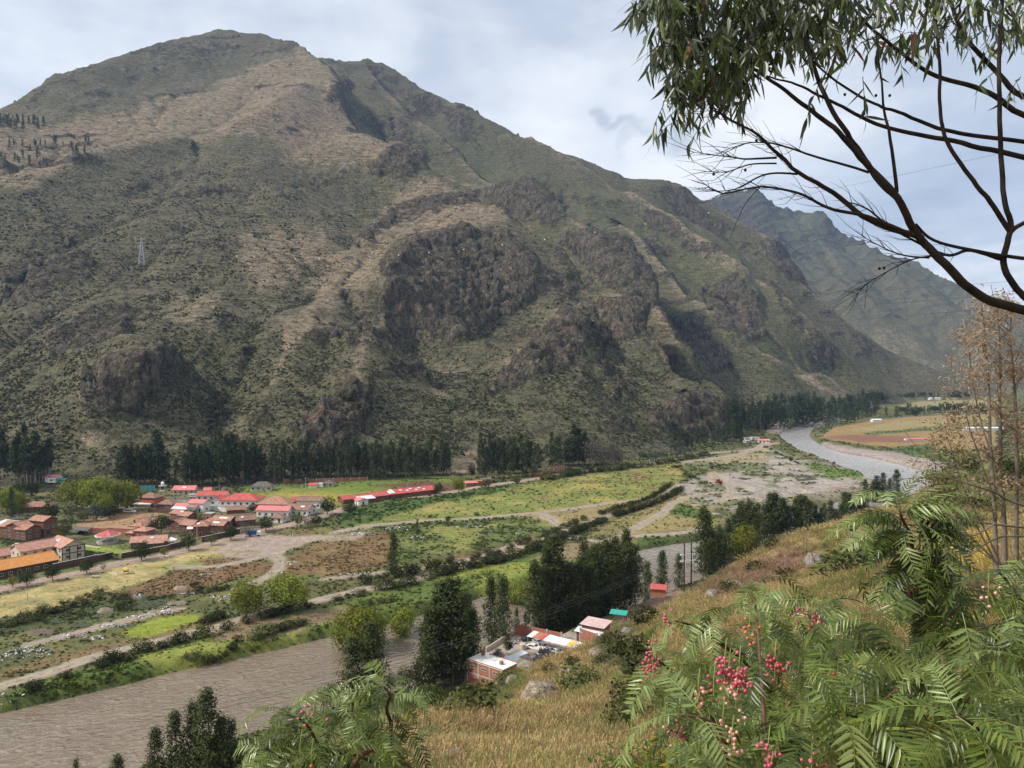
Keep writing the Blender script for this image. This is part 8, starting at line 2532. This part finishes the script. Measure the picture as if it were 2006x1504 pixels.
# big pepper bush, bottom right
def pepper_right():
 gz = float(hill_z(np.array([1.1]), np.array([2.0]))[0])
 root = thing('pepper_tree', 'pepper tree with feathery leaves and pink berry clusters filling the lower right corner', 'tree', (1.1, 2.0, gz))
 stems = [
  ([(2100, 1600, 2.0), (1985, 1440, 1.55), (1930, 1388, 1.45), (1865, 1350, 1.40), (1810, 1338, 1.38), (1760, 1350, 1.36), (1722, 1388, 1.35)], .0062, .0026),
  ([(1560, 1620, 1.8), (1520, 1500, 1.5), (1550, 1465, 1.48), (1595, 1448, 1.46), (1612, 1436, 1.45)], .0055, .0026),
  ([(2080, 1500, 2.3), (1960, 1300, 2.0), (1872, 1205, 1.85), (1832, 1152, 1.8), (1800, 1108, 1.75), (1785, 1055, 1.72), (1765, 1005, 1.70)], .0085, .0028),
  ([(1700, 1640, 2.6), (1560, 1420, 2.3), (1450, 1290, 2.15), (1372, 1235, 2.1), (1325, 1215, 2.05)], .009, .002),
  ([(1700, 1640, 2.6), (1640, 1400, 2.4), (1590, 1260, 2.3), (1545, 1170, 2.25)], .009, .0025),
  ([(1500, 1640, 2.2), (1420, 1450, 1.9), (1340, 1340, 1.75), (1285, 1290, 1.7)], .007, .002),
  ([(1900, 1640, 2.4), (1840, 1400, 2.2), (1800, 1280, 2.1), (1790, 1200, 2.05)], .009, .003),
  ([(2150, 1500, 2.0), (2060, 1300, 1.8), (2000, 1180, 1.75), (1960, 1120, 1.7)], .008, .0025),
  ([(1450, 1620, 1.5), (1430, 1500, 1.4), (1400, 1420, 1.38), (1330, 1400, 1.36)], .004, .0018),
  ([(1760, 1620, 1.3), (1740, 1500, 1.2), (1700, 1420, 1.2), (1660, 1400, 1.18)], .005, .002),
  ([(1500, 1460, 1.5), (1480, 1180, 2.0), (1465, 1150, 2.0)], .004, .0018),
  ([(1925, 1600, 1.2), (1935, 1480, 1.12), (1905, 1420, 1.1), (1865, 1400, 1.1)], .005, .002),
 ]
 lst = []
 for k_, (pl, r0, r1) in enumerate(stems):
  a = branch(root, pl, r0, r1, M_STEM if k_ % 2 == 0 else M_TWIG)
  n = len(a)
  for i in range(n // 4, n, 1):
   for _ in range(1 if k_ != 2 else 3):
    az = random.uniform(0, 6.283)
    d = Vector((math.cos(az) * .8, math.sin(az) * .7, random.uniform(-.5, .45)))
    tip = i > n - 4
    mi = random.choice((1, 1, 0)) if tip else random.choice((0, 0, 0, 1, 2))
    if k_ == 2:
     mi = 1 if i > n - 6 else random.choice((0, 2, 2, 0))
    lst.append((a[i], d, random.uniform(.48, .78), mi))
 st = catmull([tuple(P(*q)) for q in stems[2][0]], 6)
 for i in range(20):
  p = Vector(st[int(len(st) * random.uniform(.62, .99))])
  d = Vector((random.choice((-1, -1, 1)) * random.uniform(.4, 1), random.uniform(-.5, .3), random.uniform(-.5, .3)))
  lst.append((p, d, random.uniform(.52, .75), random.choice((0, 2, 2))))
 for dx, dz in ((-1, .75), (-.75, .5), (.25, .9), (-.3, 1.0), (.8, .5)):
  lst.append((P(1765, 1005, 1.70), Vector((dx, -.2, dz)), .58, 1))
 poly = [(1305, 1320), (1345, 1265), (1400, 1235), (1470, 1215), (1560, 1190), (1650, 1200), (1720, 1200), (1800, 1225), (1900, 1200), (2010, 1130), (2090, 1120), (2090, 1560), (1430, 1560), (1385, 1480), (1320, 1400)]
 n = 0
 while n < 300:
  px, py = random.uniform(1240, 2090), random.uniform(1100, 1560)
  if not in_poly(px, py, poly):
   continue
  low = (py - 1150) / 400
  D = random.uniform(1.25, 2.5) - .25 * low if px > 1560 else random.uniform(1.5, 2.6)
  az = random.uniform(0, 6.283)
  lst.append((P(px, py - 40, D), Vector((math.cos(az), math.sin(az) * .7, random.uniform(-.8, .15))), random.uniform(.42, .72), random.choice((0, 0, 0, 1, 2, 2))))
  n += 1
 n = 0
 while n < 420:     # deeper leaves seen through the gaps, inner shade put into their darker colour
  px, py = random.uniform(1260, 2090), random.uniform(1150, 1560)
  if in_poly(px, py - 30, poly):
   az = random.uniform(0, 6.283)
   lst.append((P(px, py, random.uniform(2.1, 3.4)), Vector((math.cos(az), math.sin(az), random.uniform(-.9, .2))), random.uniform(.5, .85), random.choice((0, 2, 2, 0))))
   n += 1
 for px, py, D, s_ in ((1645, 1385, 1.12, .8), (1845, 1385, 1.10, .85), (1720, 1400, 1.15, .75), (1925, 1410, 1.08, .8), (1885, 1200, 1.5, .85), (1960, 1190, 1.5, .85), (1800, 1290, 1.4, .85), (1770, 1260, 1.45, .8)):
  lst.append((P(px, py, D), Vector((random.uniform(-.3, .3), -.25, -.9)), s_, random.choice((0, 0, 1))))
 place_fronds(root, lst, 300)
 for a in ((1310, 1222, 1.75, 7, 'pink'), (1276, 1288, 1.65, 10, 'pink'), (1279, 1312, 1.62, 12, 'red'), (1420, 1305, 1.42, 16, 'pink'), (1428, 1322, 1.42, 14, 'red'), (1448, 1318, 1.40, 14, 'pink'), (1452, 1338, 1.40, 14, 'red'), (1442, 1362, 1.40, 10, 'pale'), (1398, 1352, 1.42, 7, 'pink'), (1368, 1362, 1.42, 8, 'pale'), (1518, 1304, 1.45, 16, 'red'), (1598, 1212, 1.75, 16, 'red'), (1690, 1318, 1.5, 18, 'red'), (1416, 1424, 1.40, 10, 'pale'), (1434, 1456, 1.38, 12, 'pale'), (1327, 1438, 1.40, 6, 'pink'), (1505, 1478, 1.32, 18, 'pink'), (1612, 1468, 1.30, 14, 'pink'), (1302, 1432, 1.40, 5, 'pale'), (1468, 1238, 1.75, 12, 'orange'), (1700, 1452, 1.25, 22, 'yellow'), (1936, 1158, 1.55, 5, 'pale'), (1560, 1205, 1.8, 8, 'pink'), (1640, 1345, 1.5, 6, 'red'), (1590, 1492, 1.3, 8, 'pink'), (1790, 1160, 1.75, 7, 'red')):
  berries(root, *a)
pepper_right()
def pepper_left():
 gz = float(hill_z(np.array([-.5]), np.array([2.2]))[0])
 root = thing('pepper_tree', 'smaller pepper bush at the bottom edge left of centre, before the river', 'tree', (-.5, 2.2, gz))
 stems = [([(900, 1640, 2.0), (800, 1505, 1.75), (770, 1475, 1.72), (725, 1470, 1.70), (690, 1500, 1.66)], .0085, .006),
    ([(800, 1620, 2.0), (772, 1480, 1.75), (765, 1420, 1.7), (758, 1385, 1.68), (765, 1362, 1.66), (752, 1345, 1.65)], .006, .0022),
    ([(700, 1640, 2.0), (640, 1500, 1.8), (600, 1420, 1.75), (560, 1400, 1.7)], .005, .002),
    ([(660, 1640, 2.0), (590, 1510, 1.75), (540, 1480, 1.7), (520, 1465, 1.68)], .004, .0018),
    ([(700, 1640, 2.1), (690, 1480, 1.9), (690, 1400, 1.85), (700, 1355, 1.82)], .005, .002),
    ([(770, 1520, 1.75), (700, 1480, 1.72), (620, 1478, 1.7), (550, 1480, 1.66)], .0045, .0025)]
 lst = []
 for k_, (pl, r0, r1) in enumerate(stems):
  a = branch(root, pl, r0, r1, M_TWIG if k_ % 2 else M_STEM)
  n = len(a)
  for i in range(n // 4, n):
   if k_ == 0:
    continue
   az = random.uniform(0, 6.283)
   lst.append((a[i], Vector((math.cos(az), math.sin(az) * .7, random.uniform(-.5, .5))), random.uniform(.42, .62), random.choice((1, 1, 0)) if i > n - 5 else random.choice((0, 0, 1, 2))))
 poly = [(490, 1560), (540, 1480), (590, 1445), (640, 1415), (700, 1390), (740, 1400), (760, 1440), (765, 1500), (780, 1560)]
 n = 0
 while n < 110:
  px, py = random.uniform(440, 800), random.uniform(1360, 1560)
  if in_poly(px, py, poly):
   az = random.uniform(0, 6.283)
   lst.append((P(px, py - 15, random.uniform(1.6, 2.3)), Vector((math.cos(az), math.sin(az) * .7, random.uniform(-.7, .3))), random.uniform(.42, .64), random.choice((0, 0, 1, 2))))
   n += 1
 lst.append((P(775, 1365, 1.66), Vector((1.0, 0, .1)), .45, 2))
 lst.append((P(752, 1345, 1.65), Vector((-1.0, 0, .25)), .5, 1))
 lst.append((P(735, 1350, 1.65), Vector((-.9, -.2, .1)), .5, 1))
 lst.append((P(795, 1470, 1.7), Vector((1.0, 0, .6)), .38, 1))
 place_fronds(root, lst, 300)
 for a in ((598, 1408, 1.65, 3, 'pink'), (614, 1412, 1.65, 3, 'pink'), (588, 1476, 1.6, 1, 'orange'), (610, 1494, 1.6, 1, 'orange'), (755, 1465, 1.68, 1, 'orange')):
  berries(root, *a)
pepper_left()
# herbs with yellowing leaves under the bush (uncountable)
M_HERB = tint_material('herb_leaves', trans=.3, var=.4)
def herb_proto(seed):
 r_ = np.random.default_rng(seed)
 V, F, L_ = [], [], []
 for s_ in range(7):
  a = r_.uniform(0, 6.283)
  lean = r_.uniform(.05, .35)
  h = r_.uniform(.5, 1.0)
  for i in range(9):
   t_ = (i + 1) / 9
   c = np.array([math.cos(a) * lean * t_ + r_.normal() * .02, math.sin(a) * lean * t_ + r_.normal() * .02, h * t_])
   b = r_.uniform(0, 6.283)
   d = np.array([math.cos(b), math.sin(b), r_.uniform(-.3, .7)])
   d /= np.linalg.norm(d)
   sd = np.array([-math.sin(b), math.cos(b), 0]) * .016
   l = .13 * (1.15 - .5 * t_)
   k_ = len(V)
   V += [c, c + d * l * .4 + sd, c + d * l - np.array([0, 0, .02]), c + d * l * .4 - sd]
   F.append((k_, k_ + 1, k_ + 2, k_ + 3))
   L_ += [r_.random()] * 4
  k_ = len(V)
  e = np.array([math.cos(a) * lean, math.sin(a) * lean, h])
  w_ = np.array([-math.sin(a), math.cos(a), 0]) * .004
  V += [-w_, w_, e + w_ * .4, e - w_ * .4]
  F.append((k_, k_ + 1, k_ + 2, k_ + 3))
  L_ += [.1] * 4
 return cloud_mesh('herb_clump', np.array(V), np.array(F), np.array(L_), M_HERB)
herb_ob = bpy.data.objects.new('herb_clump', herb_proto(3))
def herbs():
 pts_, sz, tn = [], [], []
 for _ in range(7600):
  if random.random() < .55:
   px, py, D = random.uniform(1240, 2090), random.uniform(1180, 1560), random.uniform(2.6, 8)
   p = P(px, py, D)
   x, y = p.x, p.y
  else:
   r = math.exp(random.uniform(math.log(8), math.log(30)))
   th = random.uniform(R(-12), R(45))
   x, y = r * math.sin(th), r * math.cos(th)
   if random.random() > .25 + .6 * float(fbm(np.array([x / 3.]), np.array([y / 3.]), None, 3, 700)[0]) + (.35 if y < 17 else (.22 if y < 27 and x > 0 else 0)):
    continue
  pts_.append((x, y, float(hill_z(np.array([x]), np.array([y]))[0]) - .03))
  s_ = random.uniform(.45, 1.0) * (1.25 if y < 9 else .75)
  sz.append((s_, s_, s_))
  c = random.random()
  col = (.085, .125, .030) if c < .42 else ((.15, .19, .045) if c < .74 else ((.34, .24, .03) if c < .88 else ((.36, .15, .03) if c < .93 else (.16, .10, .06))))
  tn.append(col)
 scatter_object('undergrowth', np.array(pts_), np.array(sz), np.array(tn), herb_ob, tilt=.2)
herbs()
# overhanging eucalyptus, top right
M_EBARK = plain('eucalyptus_branch_bark', (.010, .008, .007), .8, 9.0, .5, .2, 0.0, (.034, .025, .018))
M_EL = [leaf_gloss('eucalyptus_leaf_dark', (.022, .034, .014), (.070, .092, .040), .38, .22, .4), leaf_gloss('eucalyptus_leaf_grey', (.085, .115, .075), (.20, .24, .18), .38, .2, .45), leaf_gloss('eucalyptus_leaf_green', (.070, .105, .022), (.17, .22, .060), .38, .3, .4), leaf_gloss('eucalyptus_leaf_red', (.13, .035, .025), (.20, .07, .045), .45, .3, .3)]
def sickle(seed):
 r_ = random.Random(seed)
 n = 6
 L, W = .160 * r_.uniform(.75, 1.2), .026 * r_.uniform(.8, 1.25)
 bend = r_.uniform(-.9, .9)
 V, F = [], []
 x = z = 0.0
 a = 0.0
 for i in range(n + 1):
  t_ = i / n
  w_ = W * math.sin(math.pi * (t_ ** .75 * .93 + .05)) * .5 + .0006
  a = bend * t_
  V += [(x - w_ * math.cos(a), .15 * w_, z + w_ * math.sin(a)), (x, 0, z), (x + w_ * math.cos(a), .15 * w_, z - w_ * math.sin(a))]
  x += math.sin(a) * L / n
  z -= math.cos(a) * L / n
 for i in range(n):
  o = i * 3
  F += [(o, o + 1, o + 4, o + 3), (o + 1, o + 2, o + 5, o + 4)]
 return np.array(V), np.array(F), np.full(len(V), r_.random())
SK = [sickle(i) for i in range(10)]
SKM = {}
def overhang():
 gx, gy = 4.9, 6.4
 root = thing('eucalyptus_tree', 'overhanging eucalyptus with dark branches and drooping sickle leaves at the upper right', 'tree', (gx, gy, float(hill_z(np.array([gx]), np.array([gy]))[0])))
 B = [
  ([(2170, 640, 6.4), (2006, 605, 6.2), (1915, 575, 6.1), (1851, 518, 6.0), (1795, 458, 6.0), (1758, 386, 5.9), (1702, 325, 5.9), (1662, 277, 5.8), (1602, 225, 5.8), (1542, 181, 5.8), (1481, 137, 5.8), (1440, 90, 5.8), (1390, 60, 5.8)], .041, .005),
  ([(2170, 700, 6.4), (2050, 610, 6.3), (1998, 575, 6.3), (1967, 514, 6.3), (1979, 454, 6.3), (1969, 386, 6.3), (1961, 257, 6.3), (1959, 120, 6.3), (1965, -40, 6.3)], .032, .014),
  ([(1979, 454, 6.3), (1940, 395, 6.25), (1907, 354, 6.2), (1859, 285, 6.2), (1843, 225, 6.2), (1839, 120, 6.2), (1832, 30, 6.2), (1820, -60, 6.2)], .022, .009),
  ([(2180, 370, 6.5), (2006, 309, 6.5), (1883, 281, 6.4), (1783, 261, 6.4), (1702, 237, 6.3), (1626, 197, 6.3), (1562, 165, 6.2), (1500, 150, 6.2)], .027, .006),
  ([(2180, 290, 6.8), (2006, 277, 6.7), (1863, 257, 6.6), (1803, 237, 6.6), (1754, 217, 6.5), (1702, 200, 6.5), (1640, 160, 6.4), (1590, 120, 6.4)], .022, .007),
  ([(2180, 300, 6.8), (2006, 225, 6.7), (1923, 177, 6.7), (1835, 149, 6.6), (1779, 116, 6.6), (1702, 48, 6.5), (1660, 0, 6.5)], .028, .009),
  ([(2180, 260, 7.0), (2006, 189, 6.9), (1943, 133, 6.9), (1883, 60, 6.8), (1855, -20, 6.8)], .028, .014),
  ([(1795, 462, 6.0), (1702, 430, 5.9), (1634, 378, 5.9), (1570, 341, 5.85), (1521, 301, 5.8), (1481, 261, 5.8), (1433, 237, 5.75), (1400, 215, 5.7)], .024, .005),
  ([(1786, 458, 6.0), (1702, 425, 5.8), (1622, 406, 5.7), (1562, 378, 5.65), (1489, 366, 5.6), (1417, 378, 5.6), (1380, 360, 5.6)], .016, .003),
  ([(1702, 337, 5.9), (1606, 309, 5.8), (1533, 285, 5.7), (1480, 278, 5.7), (1430, 290, 5.7)], .011, .0025),
  ([(1562, 341, 5.85), (1501, 341, 5.8), (1441, 370, 5.75), (1392, 374, 5.7)], .009, .002),
  ([(1521, 309, 5.8), (1461, 311, 5.75), (1420, 306, 5.7), (1361, 298, 5.7)], .009, .002),
  ([(1521, 320, 5.8), (1470, 322, 5.75), (1425, 336, 5.7), (1385, 336, 5.7)], .007, .002),
  ([(1762, 390, 5.9), (1722, 354, 5.95), (1680, 290, 6.0), (1638, 233, 6.0), (1602, 153, 6.0), (1574, 72, 6.0), (1554, -20, 6.0)], .026, .013),
  ([(1758, 376, 5.9), (1748, 290, 5.95), (1734, 225, 6.0), (1726, 150, 6.0), (1715, 60, 6.0)], .015, .005),
  ([(1959, 506, 6.3), (1900, 490, 6.2), (1851, 498, 6.1), (1760, 455, 6.0), (1700, 410, 6.0), (1660, 395, 5.9)], .016, .004),
  ([(2006, 505, 6.3), (1930, 495, 6.2), (1830, 470, 6.1), (1795, 440, 6.0)], .016, .010),
  ([(1700, 440, 5.9), (1690, 450, 5.8), (1630, 470, 5.8), (1550, 500, 5.8), (1480, 530, 5.8)], .006, .002) if False else ([(1851, 500, 6.0), (1800, 505, 6.0), (1760, 520, 6.0), (1700, 555, 6.0), (1680, 575, 6.0)], .007, .002),
  ([(1820, 505, 6.0), (1770, 500, 6.0), (1720, 480, 6.0), (1690, 462, 6.0)], .008, .002),
  ([(1489, 366, 5.6), (1460, 400, 5.6), (1430, 465, 5.6)], .004, .0015),
  ([(1979, 454, 6.3), (2010, 435, 6.3), (2060, 400, 6.3)], .020, .012),
  ([(1700, 555, 6.0), (1696, 580, 6.0), (1694, 605, 6.0)], .003, .0012),
 ]
 lines = [branch(root, pl, r0, r1, M_EBARK, 'branch', 8) for pl, r0, r1 in B]
 tr_ = MB()
 base = Vector((gx, gy, float(hill_z(np.array([gx]), np.array([gy]))[0])))
 tr_.tube([Vector((0, 0, -.4)), Vector((.1, .05, 1.5)), P(2165, 660, 6.4) - base, P(2185, 330, 6.6) - base, P(2180, -200, 6.8) - base, P(2120, -500, 6.8) - base], [.16, .14, .12, .09, .06, .03], 10)
 tr_.build('trunk', M_EBARK, root, None, True)
 tw = MB()
 for k_ in (7, 8, 9, 10, 11, 12, 15, 17, 18):
  a = lines[k_]
  n = len(a)
  for i in range(n // 3, n, 2):
   for _ in range(2):
    d = (a[min(i + 1, n - 1)] - a[max(i - 1, 0)]).normalized()
    sd = Vector((random.gauss(0, .5), random.gauss(0, .4), random.gauss(.1, .6)))
    L = random.uniform(.10, .34)
    p0 = a[i]
    p1 = p0 + (d * .8 + sd * .6).normalized() * L * .5
    p2 = p1 + (d * .9 + sd * .3 + Vector((0, 0, random.uniform(-.3, .3)))).normalized() * L * .5
    tw.tube([p0 - base, p1 - base, p2 - base], [.0026, .0018, .0008], 4, cap=False)
 tw.build('twigs', M_EBARK, root, None, True)['kind'] = 'stuff'
 dense = [(1236, -60), (1238, 20), (1250, 70), (1268, 110), (1258, 150), (1275, 185), (1310, 200), (1350, 225), (1400, 215), (1430, 190), (1470, 130), (1560, 95), (1640, 60), (1640, -60)]
 sparse = [(1560, -60), (2060, -60), (2060, 110), (1980, 130), (1900, 90), (1800, 110), (1740, 120), (1660, 125), (1560, 135)]
 leaves = []
 twl = MB()
 def spray(px, py, D, n):
  p0 = P(px, py, D)
  d = Vector((random.uniform(-.8, .3), random.uniform(-.5, .5), random.uniform(-.7, .1))).normalized()
  L = random.uniform(.18, .40)
  p1 = p0 + d * L * .5
  p2 = p1 + (d + Vector((0, 0, -.5))).normalized() * L * .5
  twl.tube([p0 - base, p1 - base, p2 - base], [.003, .0022, .001], 4, cap=False)
  g = random.random()
  for i in range(n):
   t_ = (i + .6) / n
   p = p0.lerp(p1, t_ * 2) if t_ < .5 else p1.lerp(p2, t_ * 2 - 1)
   q_ = random.random()
   left = px < 1330  # left sprays paler: light from that side put into leaf colour
   mi = 3 if q_ < .012 else ((1 if q_ < .50 else (2 if q_ < .66 else 0)) if left else (2 if q_ < .20 else (1 if q_ < .30 else 0)))
   leaves.append((p, mi))
 k_ = 0
 while k_ < 360:
  px, py = random.uniform(1230, 1640), random.uniform(-60, 240)
  if in_poly(px, py, dense):
   if px > 1500 and random.random() < .45:
    continue
   spray(px + 42, py - 42, random.uniform(5.4, 6.7), random.randint(7, 11))
   k_ += 1
 k_ = 0
 while k_ < 190:
  px, py = random.uniform(1560, 2060), random.uniform(-60, 140)
  if in_poly(px, py, sparse):
   spray(px + 20, py - 30, random.uniform(5.8, 7.2), random.randint(4, 8))
   k_ += 1
 for px, py in ((1345, 225), (1330, 210), (1390, 235), (1375, 222), (1440, 205), (1610, 150), (1690, 150), (1470, 160), (1300, 205), (1960, 130), (2000, 150)):
  spray(px, py, 5.7, 7)
 twl.build('leaf_twigs', M_EBARK, root, None, True)['kind'] = 'stuff'
 random.shuffle(leaves)
 leaves.sort(key=lambda a: a[0].y)
 rest = {}
 for i, (p, mi) in enumerate(leaves):
  s_ = random.uniform(.75, 1.15)
  M = Matrix.Translation(p - base) @ Matrix.Rotation(random.uniform(0, 6.283), 4, 'Z') @ Matrix.Rotation(random.gauss(0, .42), 4, 'X') @ Matrix.Rotation(random.gauss(0, .42), 4, 'Y') @ Matrix.Scale(s_, 4)
  j = random.randrange(10)
  if i < 300:
   if (j, mi) not in SKM:
    SKM[(j, mi)] = cloud_mesh('leaf', *SK[j], M_EL[mi])
   o = link('leaf', SKM[(j, mi)], root)
   o.matrix_local = M
  else:
   r_ = rest.setdefault(mi, [[], [], [], 0])
   A = np.array(M)
   v, f, l = SK[j]
   r_[0].append(v @ A[:3, :3].T + A[:3, 3])
   r_[1].append(f + r_[3])
   r_[2].append(np.full(len(v), random.random()))
   r_[3] += len(v)
 for mi, r_ in rest.items():
  o = link('foliage', cloud_mesh('foliage', np.concatenate(r_[0]), np.concatenate(r_[1]), np.concatenate(r_[2]), M_EL[mi]), root)
  o['kind'] = 'stuff'
 cap_ = MB()
 cap_.tube([(0, 0, .012), (0, 0, .004), (0, 0, -.010)], [.004, .012, .007], 7)
 cm = cap_.mesh('seed_capsule', M_EBARK, True)
 for px, py in ((1398, 341), (1460, 333), (1482, 275), (1723, 526), (1732, 525), (1716, 187), (1743, 187), (1655, 185)):
  o = link('seed_capsule', cm, root)
  o.location = P(px, py, 5.75 if px < 1600 else 6.0) - base
overhang()
# dry saplings at the right edge
L_DRY = leaf_material('dry_brown_leaves', (.24, .165, .10), (.47, .37, .25), .35, .05)
L_OLV = leaf_material('olive_leaves', (.085, .085, .030), (.20, .185, .070), .3, .05)
def dry_saplings():
 q = hill_hit(1958, 1145, 18, 60)
 D0 = q.y
 stems = (
  ('tall dry sapling with brown withered leaves, leftmost stem of the clump at the right edge', [(1952, 1150), (1950, 1060), (1945, 950), (1940, 850), (1936, 760), (1930, 680), (1924, 600)], .10, 'left'),
  ('thickest dry sapling in the middle of the clump at the right edge', [(1968, 1150), (1967, 1060), (1960, 930), (1958, 850), (1960, 760), (1957, 680), (1952, 590)], .115, 'mid'),
  ('dry sapling with reddish withered crown, rightmost stem of the clump', [(1994, 1150), (1992, 1060), (1991, 900), (1990, 800), (1984, 720), (1978, 660), (1985, 600)], .09, 'right'))
 for k_, (lab, pl, r0, _) in enumerate(stems):
  root = thing('dry_tree', lab, 'tree', (q.x + (k_ - 1) * .5, D0 + k_ * .4, float(hill_z(np.array([q.x + (k_ - 1) * .5]), np.array([D0 + k_ * .4]))[0])))
  D = D0 + k_ * .4
  a = branch(root, [(pl[0][0], pl[0][1] + 25, D)] + [(x, y, D) for x, y in pl], r0, .022, M_BARK, 'trunk', 7)
  n = len(a)
  V, F, L_, b = [], [], [], 0
  V2, F2, L2, b2 = [], [], [], 0
  r_ = np.random.default_rng(900 + k_)
  tips = []
  for i in range(n // 3, n, 1):
   if random.random() < .12:
    continue
   az = random.uniform(0, 6.283)
   L = random.uniform(.4, 1.5) * (1.2 - .6 * i / n)
   side = -1 if k_ == 0 and random.random() < .65 else random.choice((-1, 1))
   d = Vector((side * random.uniform(.3, .9), math.sin(az) * .5, random.uniform(.55, 1.1))).normalized()
   e_ = a[i] + d * L
   md = a[i].lerp(e_, .5) + Vector((0, 0, -.08 * L))
   m_ = MB()
   m_.tube([a[i] - root.location, md - root.location, e_ - root.location], [.022, .014, .006], 5, cap=False)
   m_.build('branch', M_BARK, root, None, True)
   tips += [(md, .5), (e_, 1.0), (a[i].lerp(e_, .75), .8)]
  for t_, w_ in tips:
   if random.random() < .42:
    continue
   m = int(46 * w_)
   c = np.array(t_ - root.location) + r_.normal(size=(m, 3)) * np.array([.19, .19, .17]) + np.array([0, 0, -.08])
   v, f, l = quads_at(c, r_.normal(size=(m, 3)), r_.uniform(.08, .20, m), .34, r_)
   zrel = t_.z - root.location.z
   if zrel < 3.2 and random.random() < .6:
    V2.append(v); F2.append(f + b2); L2.append(l); b2 += len(v)
   else:
    V.append(v); F.append(f + b); L_.append(l); b += len(v)
  if V:
   o = link('dry_leaves', cloud_mesh('dry_leaves', np.concatenate(V), np.concatenate(F), np.concatenate(L_), L_DRY), root)
   o['kind'] = 'stuff'
  if V2:
   o = link('foliage', cloud_mesh('foliage', np.concatenate(V2), np.concatenate(F2), np.concatenate(L2), L_OLV), root)
   o['kind'] = 'stuff'
 root = thing('leaning_tree', 'leaning half-green tree with brown leaf tufts left of the dry saplings', 'tree', (q.x + 1.0, D0 - 2, float(hill_z(np.array([q.x + 1.0]), np.array([D0 - 2]))[0])))
 r_ = np.random.default_rng(77)
 V, F, L_, b = {0: [], 1: []}, {0: [], 1: []}, {0: [], 1: []}, {0: 0, 1: 0}
 for pl in ([(1985, 1160), (1940, 1090), (1880, 1030), (1850, 980), (1835, 930), (1830, 890)], [(1985, 1160), (1930, 1040), (1890, 960), (1870, 900), (1855, 850), (1860, 830)], [(1960, 1120), (1900, 1010), (1850, 960), (1825, 940)], [(1950, 980), (1920, 900), (1890, 800), (1885, 720)], [(1945, 900), (1915, 800), (1900, 700), (1893, 650)]):
  a = branch(root, [(x, y, D0 - 1.5) for x, y in pl], .034, .010, M_BARK, 'branch', 6)
  n = len(a)
  for i in range(n // 2, n):
   for _ in range(2):
    m = 26
    up = pl[-1][1] < 760
    mi = 0 if (up or random.random() < .45) else 1
    off = np.array([random.gauss(0, .28), random.gauss(0, .28), random.gauss(0, .25)])
    c = np.array(a[i] - root.location) + off + r_.normal(size=(m, 3)) * .16
    v, f, l = quads_at(c, r_.normal(size=(m, 3)), r_.uniform(.08, .18, m), .32, r_)
    V[mi].append(v); F[mi].append(f + b[mi]); L_[mi].append(l); b[mi] += len(v)
 for mi, nm, mt in ((0, 'dry_leaves', L_DRY), (1, 'foliage', L_OLV)):
  if V[mi]:
   o = link(nm, cloud_mesh(nm, np.concatenate(V[mi]), np.concatenate(F[mi]), np.concatenate(L_[mi]), mt), root)
   o['kind'] = 'stuff'
 gx, gy = 8.2, 10.5
 root = thing('bare_tree', 'bare grey branches reaching in from the right edge before the dry saplings', 'tree', (gx, gy, float(hill_z(np.array([gx]), np.array([gy]))[0])))
 base = root.location
 tr_ = MB()
 tr_.tube([Vector((0, 0, -.4)), P(2180, 1060, 10.4) - base, P(2170, 900, 10.4) - base, P(2150, 700, 10.3) - base], [.10, .08, .06, .02], 8)
 tr_.build('trunk', M_BARK, root, None, True)
 for pl, r0 in (([(2172, 1020, 10.4), (2006, 990, 10.2), (1950, 965, 10.1), (1890, 945, 10.0), (1840, 933, 10.0), (1760, 940, 9.9)], .022), ([(2175, 1040, 10.4), (2006, 1033, 10.2), (1900, 1018, 10.1), (1850, 1003, 10.0), (1800, 985, 10.0)], .022), ([(2178, 1050, 10.4), (2006, 1050, 10.2), (1950, 1056, 10.1), (1905, 1085, 10.0), (1890, 1095, 10.0)], .018), ([(1950, 1025, 10.1), (1900, 1050, 10.0), (1850, 1030, 10.0), (1800, 1010, 9.9)], .010), ([(1890, 945, 10.0), (1850, 920, 10.0), (1800, 880, 10.0), (1770, 840, 10.0)], .008), ([(1990, 1110, 10.2), (1950, 1100, 10.1), (1910, 1070, 10.0)], .010)):
  branch(root, pl, r0, .003, M_BARK, 'branch', 6)
dry_saplings()
# the air
mh, kh = new_mat('air')
vol = kh.n('ShaderNodeVolumePrincipled', {'Color': (.38, .62, 1.0), 'Density': 4.8e-5, 'Anisotropy': 0.15})
kh.n('ShaderNodeOutputMaterial', {'Volume': vol.outputs[0]})
hb = MB()
zmax = max(float(MV[:, :, 2].max()), 1300.0) + 25
hb.box(-4200, 5200, -60, 5200, -60, zmax)
haze = hb.build('haze', mh)
haze['kind'] = 'stuff'
